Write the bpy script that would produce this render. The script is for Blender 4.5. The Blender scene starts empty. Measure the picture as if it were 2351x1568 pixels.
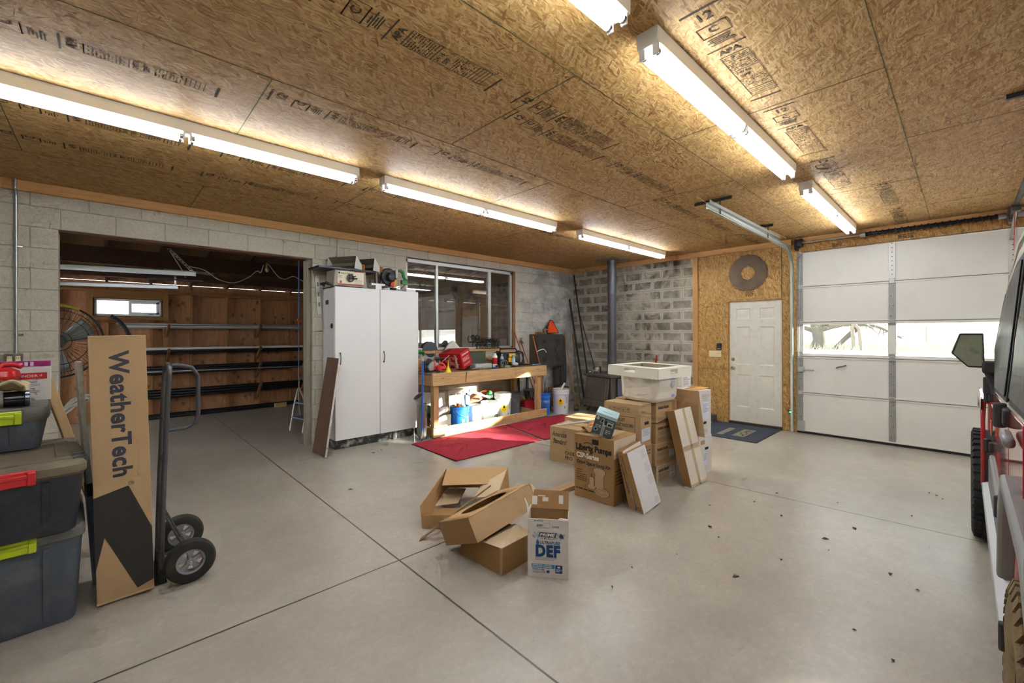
import bpy, bmesh, math, random
from mathutils import Vector, Matrix, Euler
PI = math.pi
D = math.radians
scene = bpy.context.scene
COL = scene.collection
rnd = random.Random(7)

# ------------------------------------------------------------------ mesh builder
class MB:
    def __init__(s):
        s.v = []; s.f = []; s.T = Matrix.Identity(4)
    def at(s, loc=(0, 0, 0), rot=(0, 0, 0)):
        s.T = Matrix.Translation(Vector(loc)) @ Euler(rot, 'XYZ').to_matrix().to_4x4(); return s
    def add(s, vs, fs):
        n = len(s.v)
        s.v += [tuple(s.T @ Vector(p)) for p in vs]
        s.f += [tuple(i + n for i in f) for f in fs]; return s
    def box(s, x0, x1, y0, y1, z0, z1):
        return s.add([(x0, y0, z0), (x1, y0, z0), (x1, y1, z0), (x0, y1, z0), (x0, y0, z1), (x1, y0, z1), (x1, y1, z1), (x0, y1, z1)],
                     [(3, 2, 1, 0), (4, 5, 6, 7), (0, 1, 5, 4), (1, 2, 6, 5), (2, 3, 7, 6), (3, 0, 4, 7)])
    def cbox(s, c, d):
        return s.box(c[0] - d[0] / 2, c[0] + d[0] / 2, c[1] - d[1] / 2, c[1] + d[1] / 2, c[2] - d[2] / 2, c[2] + d[2] / 2)
    def frustum(s, a, b, z0, z1, cx=0, cy=0):
        (l0, w0), (l1, w1) = a, b
        P = lambda l, w, z: [(cx - l / 2, cy - w / 2, z), (cx + l / 2, cy - w / 2, z), (cx + l / 2, cy + w / 2, z), (cx - l / 2, cy + w / 2, z)]
        return s.add(P(l0, w0, z0) + P(l1, w1, z1), [(3, 2, 1, 0), (4, 5, 6, 7), (0, 1, 5, 4), (1, 2, 6, 5), (2, 3, 7, 6), (3, 0, 4, 7)])
    def cyl(s, p, q, r, r2=None, n=16, caps=True):
        r2 = r if r2 is None else r2
        p = Vector(p); q = Vector(q); d = (q - p).normalized()
        a = d.orthogonal().normalized(); b = d.cross(a)
        vs = []
        for c, rr in ((p, r), (q, r2)):
            for i in range(n):
                t = 2 * PI * i / n
                vs.append(c + (a * math.cos(t) + b * math.sin(t)) * rr)
        fs = [(i, (i + 1) % n, n + (i + 1) % n, n + i) for i in range(n)]
        if caps: fs += [tuple(range(n - 1, -1, -1)), tuple(range(n, 2 * n))]
        return s.add(vs, fs)
    def tube(s, pts, r, n=8, closed=False):
        P = [Vector(p) for p in pts]; m = len(P); vs = []; a = None
        for i in range(m):
            if closed: d = P[(i + 1) % m] - P[i - 1]
            else: d = P[min(i + 1, m - 1)] - P[max(i - 1, 0)]
            d = d.normalized() if d.length > 1e-9 else Vector((0, 0, 1))
            if a is None: a = d.orthogonal().normalized()
            else:
                a = a - d * a.dot(d)
                a = a.normalized() if a.length > 1e-6 else d.orthogonal().normalized()
            b = d.cross(a)
            rr = r[i] if isinstance(r, (list, tuple)) else r
            for k in range(n):
                t = 2 * PI * k / n
                vs.append(P[i] + (a * math.cos(t) + b * math.sin(t)) * rr)
        fs = []
        for i in range(m if closed else m - 1):
            j = (i + 1) % m
            for k in range(n):
                fs.append((i * n + k, i * n + (k + 1) % n, j * n + (k + 1) % n, j * n + k))
        if not closed: fs += [tuple(range(n - 1, -1, -1)), tuple(range((m - 1) * n, m * n))]
        return s.add(vs, fs)
    def lathe(s, prof, n=24):
        vs = []; fs = []; m = len(prof)
        for r, z in prof:
            for k in range(n):
                t = 2 * PI * k / n
                vs.append((max(r, 1e-5) * math.cos(t), max(r, 1e-5) * math.sin(t), z))
        for i in range(m - 1):
            for k in range(n):
                fs.append((i * n + k, i * n + (k + 1) % n, (i + 1) * n + (k + 1) % n, (i + 1) * n + k))
        return s.add(vs, fs)
    def prism(s, poly, z0, z1):
        n = len(poly)
        vs = [(x, y, z0) for x, y in poly] + [(x, y, z1) for x, y in poly]
        fs = [tuple(range(n - 1, -1, -1)), tuple(range(n, 2 * n))] + [(i, (i + 1) % n, n + (i + 1) % n, n + i) for i in range(n)]
        return s.add(vs, fs)
    def poly(s, pts):
        return s.add(pts, [tuple(range(len(pts)))])
    def slab(s, pts, t):
        P = [Vector(p) for p in pts]; nrm = (P[1] - P[0]).cross(P[2] - P[0]).normalized() * t; n = len(P)
        return s.add(P + [p + nrm for p in P], [tuple(range(n - 1, -1, -1)), tuple(range(n, 2 * n))] + [(i, (i + 1) % n, n + (i + 1) % n, n + i) for i in range(n)])
    def sphere(s, c, r, nu=16, nv=10, sc=(1, 1, 1)):
        vs = []; fs = []
        for j in range(nv + 1):
            ph = PI * j / nv
            for i in range(nu):
                t = 2 * PI * i / nu
                vs.append((c[0] + r * sc[0] * math.sin(ph) * math.cos(t), c[1] + r * sc[1] * math.sin(ph) * math.sin(t), c[2] + r * sc[2] * math.cos(ph)))
        for j in range(nv):
            for i in range(nu):
                fs.append((j * nu + i, (j + 1) * nu + i, (j + 1) * nu + (i + 1) % nu, j * nu + (i + 1) % nu))
        return s.add(vs, fs)
    def grid(s, fn, nu, nv):
        vs = [fn(i / nu, j / nv) for j in range(nv + 1) for i in range(nu + 1)]
        fs = [(j * (nu + 1) + i, j * (nu + 1) + i + 1, (j + 1) * (nu + 1) + i + 1, (j + 1) * (nu + 1) + i) for j in range(nv) for i in range(nu)]
        return s.add(vs, fs)
    def build(s, name, m, parent=None, bevel=0, seg=2, loc=None, rot=None, kind=None, label=None, solid=0, sub=0, sharp=35):
        me = bpy.data.meshes.new(name)
        me.from_pydata(s.v, [], s.f); me.update()
        bm = bmesh.new(); bm.from_mesh(me)
        bmesh.ops.remove_doubles(bm, verts=bm.verts, dist=1e-5)
        bmesh.ops.recalc_face_normals(bm, faces=bm.faces); bm.to_mesh(me); bm.free()
        me.materials.append(m)
        me.polygons.foreach_set('use_smooth', [True] * len(me.polygons))
        me.set_sharp_from_angle(angle=D(sharp))
        o = bpy.data.objects.new(name, me); COL.objects.link(o)
        if parent: o.parent = parent
        if loc is not None: o.location = loc
        if rot is not None: o.rotation_euler = rot
        if solid:
            md = o.modifiers.new('thickness', 'SOLIDIFY'); md.thickness = solid; md.offset = 0
        if bevel:
            md = o.modifiers.new('bevel', 'BEVEL'); md.width = bevel; md.segments = seg; md.limit_method = 'ANGLE'; md.angle_limit = D(40)
        if sub:
            md = o.modifiers.new('sub', 'SUBSURF'); md.levels = sub; md.render_levels = sub
        if kind: o['kind'] = kind
        if label: o['label'] = label
        return o

def tag(o, label, cat, group=None, kind=None):
    o['label'] = label; o['category'] = cat
    if group: o['group'] = group
    if kind: o['kind'] = kind
    return o
def thing(name, label, cat, loc=(0, 0, 0), rot=(0, 0, 0), group=None):
    o = bpy.data.objects.new(name, None); COL.objects.link(o)
    o.empty_display_size = .1
    o.location = loc
    o.rotation_euler = (0, 0, rot) if isinstance(rot, (int, float)) else rot
    return tag(o, label, cat, group)
def copy_tree(o, parent=None):
    c = o.copy(); COL.objects.link(c)
    if parent: c.parent = parent
    for ch in list(o.children): copy_tree(ch, c)
    return c

def text_geo(s, size=1.0, bold=0.0, shear=0.0, align='LEFT', space=1.0):
    cu = bpy.data.curves.new('lettering', 'FONT'); cu.body = s; cu.size = size
    cu.offset = bold * size; cu.shear = shear; cu.align_x = align; cu.space_character = space; cu.resolution_u = 3
    ob = bpy.data.objects.new('lettering', cu)
    me = bpy.data.meshes.new_from_object(ob)
    vs = [tuple(v.co) for v in me.vertices]; fs = [tuple(p.vertices) for p in me.polygons]
    bpy.data.meshes.remove(me); bpy.data.objects.remove(ob); bpy.data.curves.remove(cu)
    return vs, fs
def put_text(b, s, size, org, u, v, bold=0.0, shear=0.0, align='LEFT', space=1.0, width=None, lift=.0012):
    """adds flat lettering to builder b: origin, reading direction u, up direction v"""
    vs, fs = text_geo(s, size, bold, shear, align, space)
    u = Vector(u).normalized(); v = Vector(v).normalized(); n = u.cross(v); o = Vector(org) + n * lift
    k = 1.0
    if width and vs:
        w = max(p[0] for p in vs) - min(p[0] for p in vs); k = width / w
    return b.add([o + u * (p[0] * k) + v * p[1] for p in vs], fs)
def put_poly(b, pts, org, u, v, lift=.0012):
    u = Vector(u).normalized(); v = Vector(v).normalized(); n = u.cross(v); o = Vector(org) + n * lift
    return b.poly([o + u * p[0] + v * p[1] for p in pts])
def put_rect(b, x0, x1, y0, y1, org, u, v, lift=.001):
    return put_poly(b, [(x0, y0), (x1, y0), (x1, y1), (x0, y1)], org, u, v, lift)
def put_frame(b, x0, x1, y0, y1, t, org, u, v, lift=.001):
    put_rect(b, x0, x1, y0, y0 + t, org, u, v, lift); put_rect(b, x0, x1, y1 - t, y1, org, u, v, lift)
    put_rect(b, x0, x0 + t, y0 + t, y1 - t, org, u, v, lift); put_rect(b, x1 - t, x1, y0 + t, y1 - t, org, u, v, lift)
def put_lines(b, x0, x1, y, dy, n, h, org, u, v, seed=1, lift=.001):
    """rows of small print, as broken bars"""
    r = random.Random(seed)
    for i in range(n):
        x = x0; xe = x0 + (x1 - x0) * (r.uniform(.6, 1) if i % 3 == 2 else 1)
        while x < xe - h:
            w = r.uniform(1.5, 5) * h; put_rect(b, x, min(x + w, xe), y - i * dy, y - i * dy + h, org, u, v, lift); x += w + h * .7

# ------------------------------------------------------------------ materials
class NT:
    def __init__(s, name):
        s.m = bpy.data.materials.new(name); s.m.use_nodes = True; s.t = s.m.node_tree; s.t.nodes.clear()
        s.out = s.n('ShaderNodeOutputMaterial'); s.b = s.n('ShaderNodeBsdfPrincipled')
        s.t.links.new(s.b.outputs[0], s.out.inputs[0])
        s.co = s.n('ShaderNodeTexCoord').outputs['Object']
    def n(s, typ, **kw):
        nd = s.t.nodes.new(typ)
        for k, v in kw.items(): setattr(nd, k, v)
        return nd
    def set(s, nd, key, val):
        if hasattr(val, 'node'): s.t.links.new(val, nd.inputs[key])
        elif val is not None: nd.inputs[key].default_value = val
    def math(s, op, a, b=None, c=None, clamp=False):
        nd = s.n('ShaderNodeMath', operation=op, use_clamp=clamp); s.set(nd, 0, a); s.set(nd, 1, b)
        if c is not None: s.set(nd, 2, c)
        return nd.outputs[0]
    def mapping(s, vec, scale=(1, 1, 1), rot=(0, 0, 0), loc=(0, 0, 0)):
        nd = s.n('ShaderNodeMapping'); s.set(nd, 'Vector', vec); nd.inputs['Scale'].default_value = scale
        nd.inputs['Rotation'].default_value = rot; nd.inputs['Location'].default_value = loc; return nd.outputs[0]
    def noise(s, vec, scale=5, detail=3, rough=.5, dist=0, out=0, dims='3D'):
        nd = s.n('ShaderNodeTexNoise'); nd.noise_dimensions = dims; s.set(nd, 'Vector', vec); nd.inputs['Scale'].default_value = scale
        nd.inputs['Detail'].default_value = detail; nd.inputs['Roughness'].default_value = rough; nd.inputs['Distortion'].default_value = dist
        return nd.outputs[out]
    def ramp(s, fac, stops, interp='LINEAR'):
        nd = s.n('ShaderNodeValToRGB'); nd.color_ramp.interpolation = interp; el = nd.color_ramp.elements
        while len(el) < len(stops): el.new(.5)
        for e, (p, c) in zip(el, stops):
            e.position = p; e.color = (c, c, c, 1) if isinstance(c, (int, float)) else (*c, 1)
        s.set(nd, 0, fac); return nd.outputs[0]
    def mix(s, fac, a, b, typ='MIX'):
        nd = s.n('ShaderNodeMix', data_type='RGBA', blend_type=typ)
        s.set(nd, 0, fac)
        for k, v in ((6, a), (7, b)):
            if isinstance(v, tuple): v = (*v, 1) if len(v) == 3 else v
            s.set(nd, k, v)
        return nd.outputs[2]
    def sep(s, vec):
        nd = s.n('ShaderNodeSeparateXYZ'); s.set(nd, 0, vec); return nd.outputs
    def comb(s, x=0, y=0, z=0):
        nd = s.n('ShaderNodeCombineXYZ'); s.set(nd, 0, x); s.set(nd, 1, y); s.set(nd, 2, z); return nd.outputs[0]
    def bump(s, h, strength=.3, dist=.01):
        nd = s.n('ShaderNodeBump'); nd.inputs['Strength'].default_value = strength; nd.inputs['Distance'].default_value = dist
        s.set(nd, 'Height', h); s.t.links.new(nd.outputs[0], s.b.inputs['Normal']); return nd
    def fin(s, col=None, rough=None, metal=None, **kw):
        if isinstance(col, tuple): col = (*col, 1) if len(col) == 3 else col
        s.set(s.b, 'Base Color', col); s.set(s.b, 'Roughness', rough); s.set(s.b, 'Metallic', metal)
        for k, v in kw.items(): s.set(s.b, k, v)
        return s.m
def srgb(r, g, b):
    f = lambda c: (c / 255 / 12.92) if c <= 10 else (((c / 255) + .055) / 1.055) ** 2.4
    return (f(r), f(g), f(b))
def scale_c(c, k): return tuple(min(1, x * k) for x in c)

_cache = {}
def plain(name, rgb, rough=.55, metal=0, vary=.12, nscale=9, bump=0, bscale=60, coat=0, spec=None, wear=None):
    """one-colour surface with mottling; wear=(rgb, amount) adds blotches of dirt"""
    if name in _cache: return _cache[name]
    t = NT(name); c = srgb(*rgb)
    n = t.noise(t.co, nscale, 4, .6)
    col = t.mix(n, scale_c(c, 1 - vary), scale_c(c, 1 + vary))
    if wear:
        w = t.ramp(t.noise(t.co, wear[2] if len(wear) > 2 else 6, 6, .7), [(.5, 0), (.72, wear[1])])
        col = t.mix(w, col, srgb(*wear[0]))
    if bump: t.bump(t.noise(t.co, bscale, 4, .6), bump, .004)
    lo, hi = (max(.02, rough - .03), min(.25, rough + .03)) if rough < .265 else (max(.29, rough - .05), min(1, max(.31, rough + .06)))
    r = t.ramp(n, [(.3, lo), (.7, hi)])
    kw = {}
    if coat: kw['Coat Weight'] = coat; kw['Coat Roughness'] = .06
    if spec is not None: kw['Specular IOR Level'] = spec
    _cache[name] = t.fin(col, r, metal, **kw); return _cache[name]

def wood(name, rgb, axis='x', knots=.6, rough=.6, dark=.7, vary=.25, wear=None):
    if name in _cache: return _cache[name]
    t = NT(name); c = srgb(*rgb)
    sc = {'x': (1.2, 16, 16), 'y': (16, 1.2, 16), 'z': (16, 16, 1.2)}[axis]
    m = t.mapping(t.co, sc)
    g = t.noise(m, 1.6, 6, .65, .8)
    fine = t.noise(t.mapping(t.co, tuple(k * 6 for k in sc)), 2, 3, .6)
    col = t.mix(t.ramp(g, [(.3, 0), (.7, 1)]), scale_c(c, dark), scale_c(c, 1 + vary * .6))
    col = t.mix(t.math('MULTIPLY', fine, .25), col, scale_c(c, .6))
    if knots:
        ks = {'x': (2.2, 9, 9), 'y': (9, 2.2, 9), 'z': (9, 9, 2.2)}[axis]
        vo = t.n('ShaderNodeTexVoronoi'); t.set(vo, 'Vector', t.mapping(t.co, ks)); vo.inputs['Scale'].default_value = 1.0
        k = t.ramp(vo.outputs['Distance'], [(.04, 1), (.13, 0)])
        col = t.mix(t.math('MULTIPLY', k, knots), col, scale_c(c, .25))
    if wear:
        w = t.ramp(t.noise(t.co, 5, 6, .7), [(.5, 0), (.7, wear[1])]); col = t.mix(w, col, srgb(*wear[0]))
    t.bump(g, .15, .003)
    _cache[name] = t.fin(col, rough, 0, **{'Specular IOR Level': .3}); return _cache[name]

def board(name, rgb, wear=None):
    """corrugated cardboard"""
    if name in _cache: return _cache[name]
    t = NT(name); c = srgb(*rgb)
    n = t.noise(t.co, 4, 4, .6); f = t.noise(t.mapping(t.co, (160, 160, 18)), 1, 2)
    col = t.mix(n, scale_c(c, .88), scale_c(c, 1.1)); col = t.mix(t.math('MULTIPLY', f, .22), col, scale_c(c, .72))
    t.bump(f, .08, .002)
    _cache[name] = t.fin(col, .78, 0, **{'Specular IOR Level': .25}); return _cache[name]

def osb(name, axis, tint=(1, 1, 1), along=1.0, dim=1.0):
    """oriented strand board: layers of overlapping long chips"""
    t = NT(name)
    x, y, z = t.sep(t.co)
    u, v = {'xy': (x, y), 'yz': (z, y), 'xz': (x, z)}[axis]
    base = t.comb(u, v, 0)
    wob = t.noise(base, 7, 1, .5, 0, 1, dims='2D')
    wv = t.n('ShaderNodeVectorMath', operation='MULTIPLY_ADD'); t.set(wv, 0, wob); wv.inputs[1].default_value = (.05, .05, 0); t.set(wv, 2, base)
    base2 = wv.outputs[0]
    col = None; hgt = None
    stops = [(0, srgb(122, 86, 46)), (.05, srgb(148, 110, 62)), (.25, srgb(174, 138, 86)), (.6, srgb(192, 160, 110)), (.88, srgb(208, 180, 132)), (1, srgb(226, 204, 162))]
    stops = [(p, tuple(min(1, c[i] * tint[i] * dim) for i in range(3))) for p, c in stops]
    for i, (ang, sx, sy, thr) in enumerate([(0.06, 17, 110, 0), (.42, 16, 95, .45), (-.4, 17, 105, .45), (1.2, 20, 105, .66), (.16, 13, 85, .55), (-.1, 14, 115, .55), (-.9, 16, 80, .74)]):
        m = t.mapping(t.mapping(base2, (1, 1, 1), (0, 0, ang), (i * 3.7, i * 1.9, 0)), (sx, sy, 1))
        vo = t.n('ShaderNodeTexVoronoi'); vo.voronoi_dimensions = '2D'; t.set(vo, 'Vector', m); vo.inputs['Scale'].default_value = 1.0
        cr = t.sep(vo.outputs['Color'])
        lev = t.math('ADD', t.math('MULTIPLY', cr[0], .85), .02)
        if i in (0, 4):
            grain = t.noise(t.mapping(m, (.35, 3.2, 1)), 2.5, 4, .65)
            lev = t.math('ADD', lev, t.math('MULTIPLY', t.math('SUBTRACT', grain, .5), .6))
        c = t.ramp(lev, stops)
        # a dark hairline where a strand's edge shows
        if col is None: col = c
        else:
            msk = t.math('GREATER_THAN', cr[1], thr)
            col = t.mix(msk, col, c)
    fl = t.noise(t.mapping(base, (14, 90, 1)), 1.0, 2, .7, dims='2D')
    col = t.mix(t.ramp(fl, [(.58, 0), (.70, .55)]), col, scale_c(srgb(112, 72, 36), dim))
    gr = t.noise(t.mapping(base2, (22, 150, 1)), 1.0, 3, .7, dims='2D')
    col = t.mix(1.0, col, t.ramp(gr, [(.25, .72), (.75, 1.18)]), 'MULTIPLY')
    big = t.noise(base, 1.3, 3, .5)
    col = t.mix(t.math('MULTIPLY', big, .2), col, scale_c(srgb(160, 116, 64), dim))
    return t.fin(col, .62, 0, **{'Specular IOR Level': .35})

def blocks(name, axis, u0, v0, soot, base=(202, 196, 178)):
    """painted-on-nothing grey concrete block: 16 x 8 in running bond"""
    t = NT(name)
    x, y, z = t.sep(t.co); u = x if axis == 'x' else y
    vec = t.comb(t.math('ADD', u, -u0), t.math('ADD', z, -v0), 0)
    nd = t.n('ShaderNodeTexBrick'); t.set(nd, 'Vector', vec)
    nd.offset = .5; nd.inputs['Scale'].default_value = 1; nd.inputs['Brick Width'].default_value = .4066; nd.inputs['Row Height'].default_value = .2026
    nd.inputs['Mortar Size'].default_value = .0055; nd.inputs['Mortar Smooth'].default_value = .25; nd.inputs['Bias'].default_value = 0
    nd.inputs['Color1'].default_value = (0, 0, 0, 1); nd.inputs['Color2'].default_value = (1, 1, 1, 1); nd.inputs['Mortar'].default_value = (.5, .5, .5, 1)
    c = srgb(*base)
    n1 = t.noise(t.co, 2.2, 5, .65); n2 = t.noise(t.co, 55, 5, .75)
    col = t.mix(n1, scale_c(c, .8), scale_c(c, 1.12))
    col = t.mix(t.math('MULTIPLY', t.sep(nd.outputs['Color'])[0], .18), col, scale_c(c, .72))
    col = t.mix(t.ramp(n2, [(.42, 0), (.72, .6)]), col, scale_c(c, .5))
    col = t.mix(t.math('MULTIPLY', nd.outputs['Fac'], .7), col, scale_c(c, .5))
    if soot == 1:      # grey smudges growing towards the stove corner
        g = t.ramp(t.math('MULTIPLY', t.math('ADD', x, -5.3), .6), [(0, 0), (1, 1)])
        s = t.ramp(t.noise(t.mapping(t.co, (1, 1, 1.3)), 2.6, 8, .72, .25), [(.40, 0), (.62, 1)])
        col = t.mix(t.math('MULTIPLY', g, .7), col, srgb(204, 205, 202))
        col = t.mix(t.math('MULTIPLY', t.math('MULTIPLY', s, g), .66), col, srgb(84, 87, 90))
    if soot == 2:      # stained blocks: dark centres, pale scrubbed rims
        nb = t.n('ShaderNodeTexBrick'); t.set(nb, 'Vector', vec); nb.offset = .5
        for k, v in (('Scale', 1), ('Brick Width', .4066), ('Row Height', .2026), ('Mortar Size', .05), ('Mortar Smooth', 1.0), ('Bias', 0)): nb.inputs[k].default_value = v
        nb.inputs['Color1'].default_value = (0, 0, 0, 1); nb.inputs['Color2'].default_value = (1, 1, 1, 1)
        core = t.math('SUBTRACT', 1, nb.outputs['Fac'])
        pn = t.ramp(t.noise(t.co, 1.1, 3, .5), [(.36, 0), (.6, 1)])
        near = t.ramp(y, [(0, 1), (1, 1)])
        wb = t.noise(t.co, 9, 4, .7)
        rim = t.math('ADD', nb.outputs['Fac'], t.math('MULTIPLY', t.math('SUBTRACT', wb, .5), .9))
        zone = t.ramp(t.noise(t.mapping(t.co, (1, 1.1, .8), (0, 0, 0), (0, 2.2, .3)), .75, 2, .5), [(.34, .2), (.50, 1)])
        pale = t.math('MULTIPLY', t.ramp(rim, [(.22, 0), (.5, 1)]), zone)
        col = t.mix(.35, col, srgb(142, 134, 120))
        s = t.ramp(t.noise(t.co, 3.0, 7, .72, .9), [(.40, 0), (.60, 1)])
        dk = t.math('MULTIPLY', t.math('MULTIPLY', s, t.ramp(rim, [(.1, 1), (.6, .25)])), t.ramp(t.noise(t.mapping(t.co, (1, 1, 1), (0, 0, 0), (3, 1, 4)), .7, 2), [(.36, .45), (.58, 1)]))
        col = t.mix(t.math('MULTIPLY', pale, .88), col, srgb(206, 202, 190))
        col = t.mix(t.math('MULTIPLY', dk, .85), col, srgb(58, 55, 50))
        col = t.mix(t.math('MULTIPLY', nd.outputs['Fac'], .5), col, srgb(132, 122, 104))
    h = t.math('SUBTRACT', t.math('MULTIPLY', n2, .5), nd.outputs['Fac'])
    t.bump(h, .55, .008)
    return t.fin(col, .88, 0, **{'Specular IOR Level': .25})

def concrete():
    t = NT('concrete_floor')
    x, y, z = t.sep(t.co)
    n1 = t.noise(t.co, .8, 6, .62); n2 = t.noise(t.co, 7, 6, .7); n3 = t.noise(t.co, 90, 3, .7)
    c = srgb(190, 184, 170)
    col = t.mix(t.ramp(n1, [(.3, 0), (.7, 1)]), scale_c(c, .68), scale_c(c, 1.1))
    col = t.mix(t.ramp(n2, [(.3, 0), (.85, .55)]), col, srgb(150, 142, 126))
    n4 = t.noise(t.mapping(t.co, (1, 1.3, 1), (0, 0, .5)), 24, 5, .75)
    col = t.mix(t.ramp(n4, [(.42, 0), (.72, .42)]), col, scale_c(c, .55))
    col = t.mix(t.ramp(n4, [(.25, .35), (.42, 0)]), col, scale_c(c, 1.16))
    col = t.mix(t.ramp(n3, [(.5, 0), (.8, .35)]), col, scale_c(c, .55))
    # scattered scuffs and dirt spots
    sp = t.ramp(t.noise(t.mapping(t.co, (1, 1.6, 1), (0, 0, .6)), 11, 3, .8), [(.70, 0), (.76, .7)])
    col = t.mix(sp, col, srgb(92, 78, 58))
    vo = t.n('ShaderNodeTexVoronoi'); t.set(vo, 'Vector', t.mapping(t.co, (1, 1, 1), (0, 0, .4))); vo.inputs['Scale'].default_value = 2.3
    dot = t.math('LESS_THAN', t.math('ADD', vo.outputs['Distance'], t.math('MULTIPLY', t.noise(t.co, 60, 3), .03)), .028)
    col = t.mix(t.math('MULTIPLY', dot, t.math('GREATER_THAN', t.noise(t.co, 2.5, 1), .5)), col, srgb(84, 68, 46))
    wob = t.math('MULTIPLY', t.math('SUBTRACT', t.noise(t.co, 14, 3), .5), .004)
    J = None
    for a, p in ((x, 1.446), (y, 2.66), (t.math('ADD', x, t.math('MULTIPLY', y, .07)), 4.7)):
        d = t.math('ABSOLUTE', t.math('ADD', t.math('ADD', a, wob), -p)); k = t.ramp(d, [(.0035, 1), (.008, 0)])
        J = k if J is None else t.math('MAXIMUM', J, k)
    col = t.mix(t.math('MULTIPLY', J, .92), col, srgb(52, 44, 34))
    r = t.ramp(t.math('ADD', t.math('MULTIPLY', n1, .6), t.math('MULTIPLY', n2, .4)), [(.36, .295), (.62, .36)])
    t.bump(t.math('SUBTRACT', t.math('MULTIPLY', n2, .6), J), .12, .004)
    return t.fin(col, r, 0, **{'Specular IOR Level': .62})

def plywood(name, rgb, axis):
    t = NT(name); x, y, z = t.sep(t.co); u = x if axis == 'x' else y
    c = srgb(*rgb); vec = t.comb(u, z, 0)
    g = t.noise(t.mapping(vec, (7, 1.1, 1)), 1.6, 5, .6, 1.4)
    col = t.mix(t.ramp(g, [(.3, 0), (.7, 1)]), scale_c(c, .7), scale_c(c, 1.2))
    vo = t.n('ShaderNodeTexVoronoi'); vo.voronoi_dimensions = '2D'; t.set(vo, 'Vector', t.mapping(vec, (5.5, 4.2, 1))); vo.inputs['Scale'].default_value = 1
    k = t.ramp(vo.outputs['Distance'], [(.08, 1), (.22, 0)])
    k = t.math('MULTIPLY', k, t.math('GREATER_THAN', t.noise(vec, 1.6, 1), .5))
    col = t.mix(t.math('MULTIPLY', k, .75), col, scale_c(c, .28))
    p = t.math('FRACT', t.math('DIVIDE', t.math('ADD', u, .01), 1.22)); e = t.math('LESS_THAN', p, .004)
    col = t.mix(t.math('MULTIPLY', e, .7), col, scale_c(c, .2))
    return t.fin(col, .75, 0, **{'Specular IOR Level': .3})

def emis(name, rgb, strength):
    t = NT(name); return t.fin((.9, .9, .9), .4, 0, **{'Emission Color': (*srgb(*rgb), 1), 'Emission Strength': strength})
def glass(name, tint=(235, 240, 238), gloss=.1, film=0.0, rough=.01):
    """thin sheet glass: mostly lets light straight through, mirrors a little; film = dust haze"""
    t = NT(name); n = t.t; n.nodes.remove(t.b)
    tr = t.n('ShaderNodeBsdfTransparent'); tr.inputs[0].default_value = (*srgb(*tint), 1)
    gl = t.n('ShaderNodeBsdfGlossy'); gl.inputs['Roughness'].default_value = rough; gl.inputs[0].default_value = (.95, .95, .95, 1)
    lw = t.n('ShaderNodeLayerWeight'); fac5 = t.math('MULTIPLY_ADD', t.math('POWER', lw.outputs['Facing'], 5), .9, .04)
    mx = t.n('ShaderNodeMixShader'); t.set(mx, 0, t.math('ADD', fac5, gloss, clamp=True)); n.links.new(tr.outputs[0], mx.inputs[1]); n.links.new(gl.outputs[0], mx.inputs[2])
    sh = mx.outputs[0]
    if film:
        df = t.n('ShaderNodeBsdfDiffuse'); df.inputs[0].default_value = (.55, .55, .52, 1)
        m2 = t.n('ShaderNodeMixShader'); t.set(m2, 0, t.ramp(t.noise(t.mapping(t.co, (1, 1, .6)), 3, 5, .6), [(.3, film * .5), (.75, film * 1.6)]))
        n.links.new(sh, m2.inputs[1]); n.links.new(df.outputs[0], m2.inputs[2]); sh = m2.outputs[0]
    n.links.new(sh, t.out.inputs[0]); return t.m

# common stock
GALV = plain('galvanised_steel', (176, 180, 180), .38, .85, .15, 14)
STEEL = plain('bright_steel', (200, 200, 198), .25, 1, .06, 20)
CHROME = plain('chrome', (225, 225, 225), .08, 1, .03, 20)
BLKMET = plain('black_metal', (34, 34, 36), .45, .3, .2, 12, wear=((92, 86, 78), .35))
BLKPLA = plain('black_plastic', (26, 27, 29), .42, 0, .2, 10, .1, 120)
BLKRUB = plain('black_rubber', (30, 30, 30), .75, 0, .25, 14, .2, 90)
WHTPLA = plain('white_plastic', (236, 236, 232), .35, 0, .04, 6)
WHTPAINT = plain('white_painted_metal', (232, 231, 226), .4, 0, .04, 5)
FIR_X = wood('fir_lumber_long_x', (206, 172, 124), 'x', .55)
FIR_Y = wood('fir_lumber_long_y', (206, 172, 124), 'y', .55)
FIR_Z = wood('fir_lumber_upright', (198, 164, 116), 'z', .5)
LEDGE_X = wood('ledger_board_x', (204, 156, 100), 'x', .8, dark=.82)
LEDGE_Y = wood('ledger_board_y', (204, 156, 100), 'y', .8, dark=.82)
LEDGE_Z = wood('trim_board_upright', (204, 156, 100), 'z', .8, dark=.82)
STUD_Z = wood('weathered_stud', (158, 116, 74), 'z', .4)
STUD_X = wood('weathered_plate', (150, 108, 68), 'x', .4)
DARKWOOD = wood('dark_stained_rafter', (78, 54, 44), 'y', .2)
CARD = board('kraft_cardboard', (188, 158, 118))
CARD_D = board('dark_kraft_cardboard', (166, 130, 86))
CARD_L = board('pale_kraft_cardboard', (210, 188, 154))
CARD_W = board('white_faced_cardboard', (226, 222, 216))
INK = plain('black_ink', (38, 34, 30), .7, 0, .1)
INKB = plain('brown_black_ink', (74, 56, 40), .75, 0, .1)
PAPER = plain('white_paper', (238, 240, 244), .6, 0, .03)
WHTINK = plain('white_ink', (236, 228, 214), .6, 0, .05)
COPPER = plain('copper_pipe', (178, 110, 70), .35, .9, .2, 18)
RED = plain('red_plastic', (196, 36, 40), .4, 0, .1)
LIME = plain('lime_plastic', (186, 208, 30), .4, 0, .06)
YEL = plain('yellow_plastic', (236, 208, 24), .45, 0, .06)
ORA = plain('orange_plastic', (224, 92, 40), .45, 0, .08)
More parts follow.
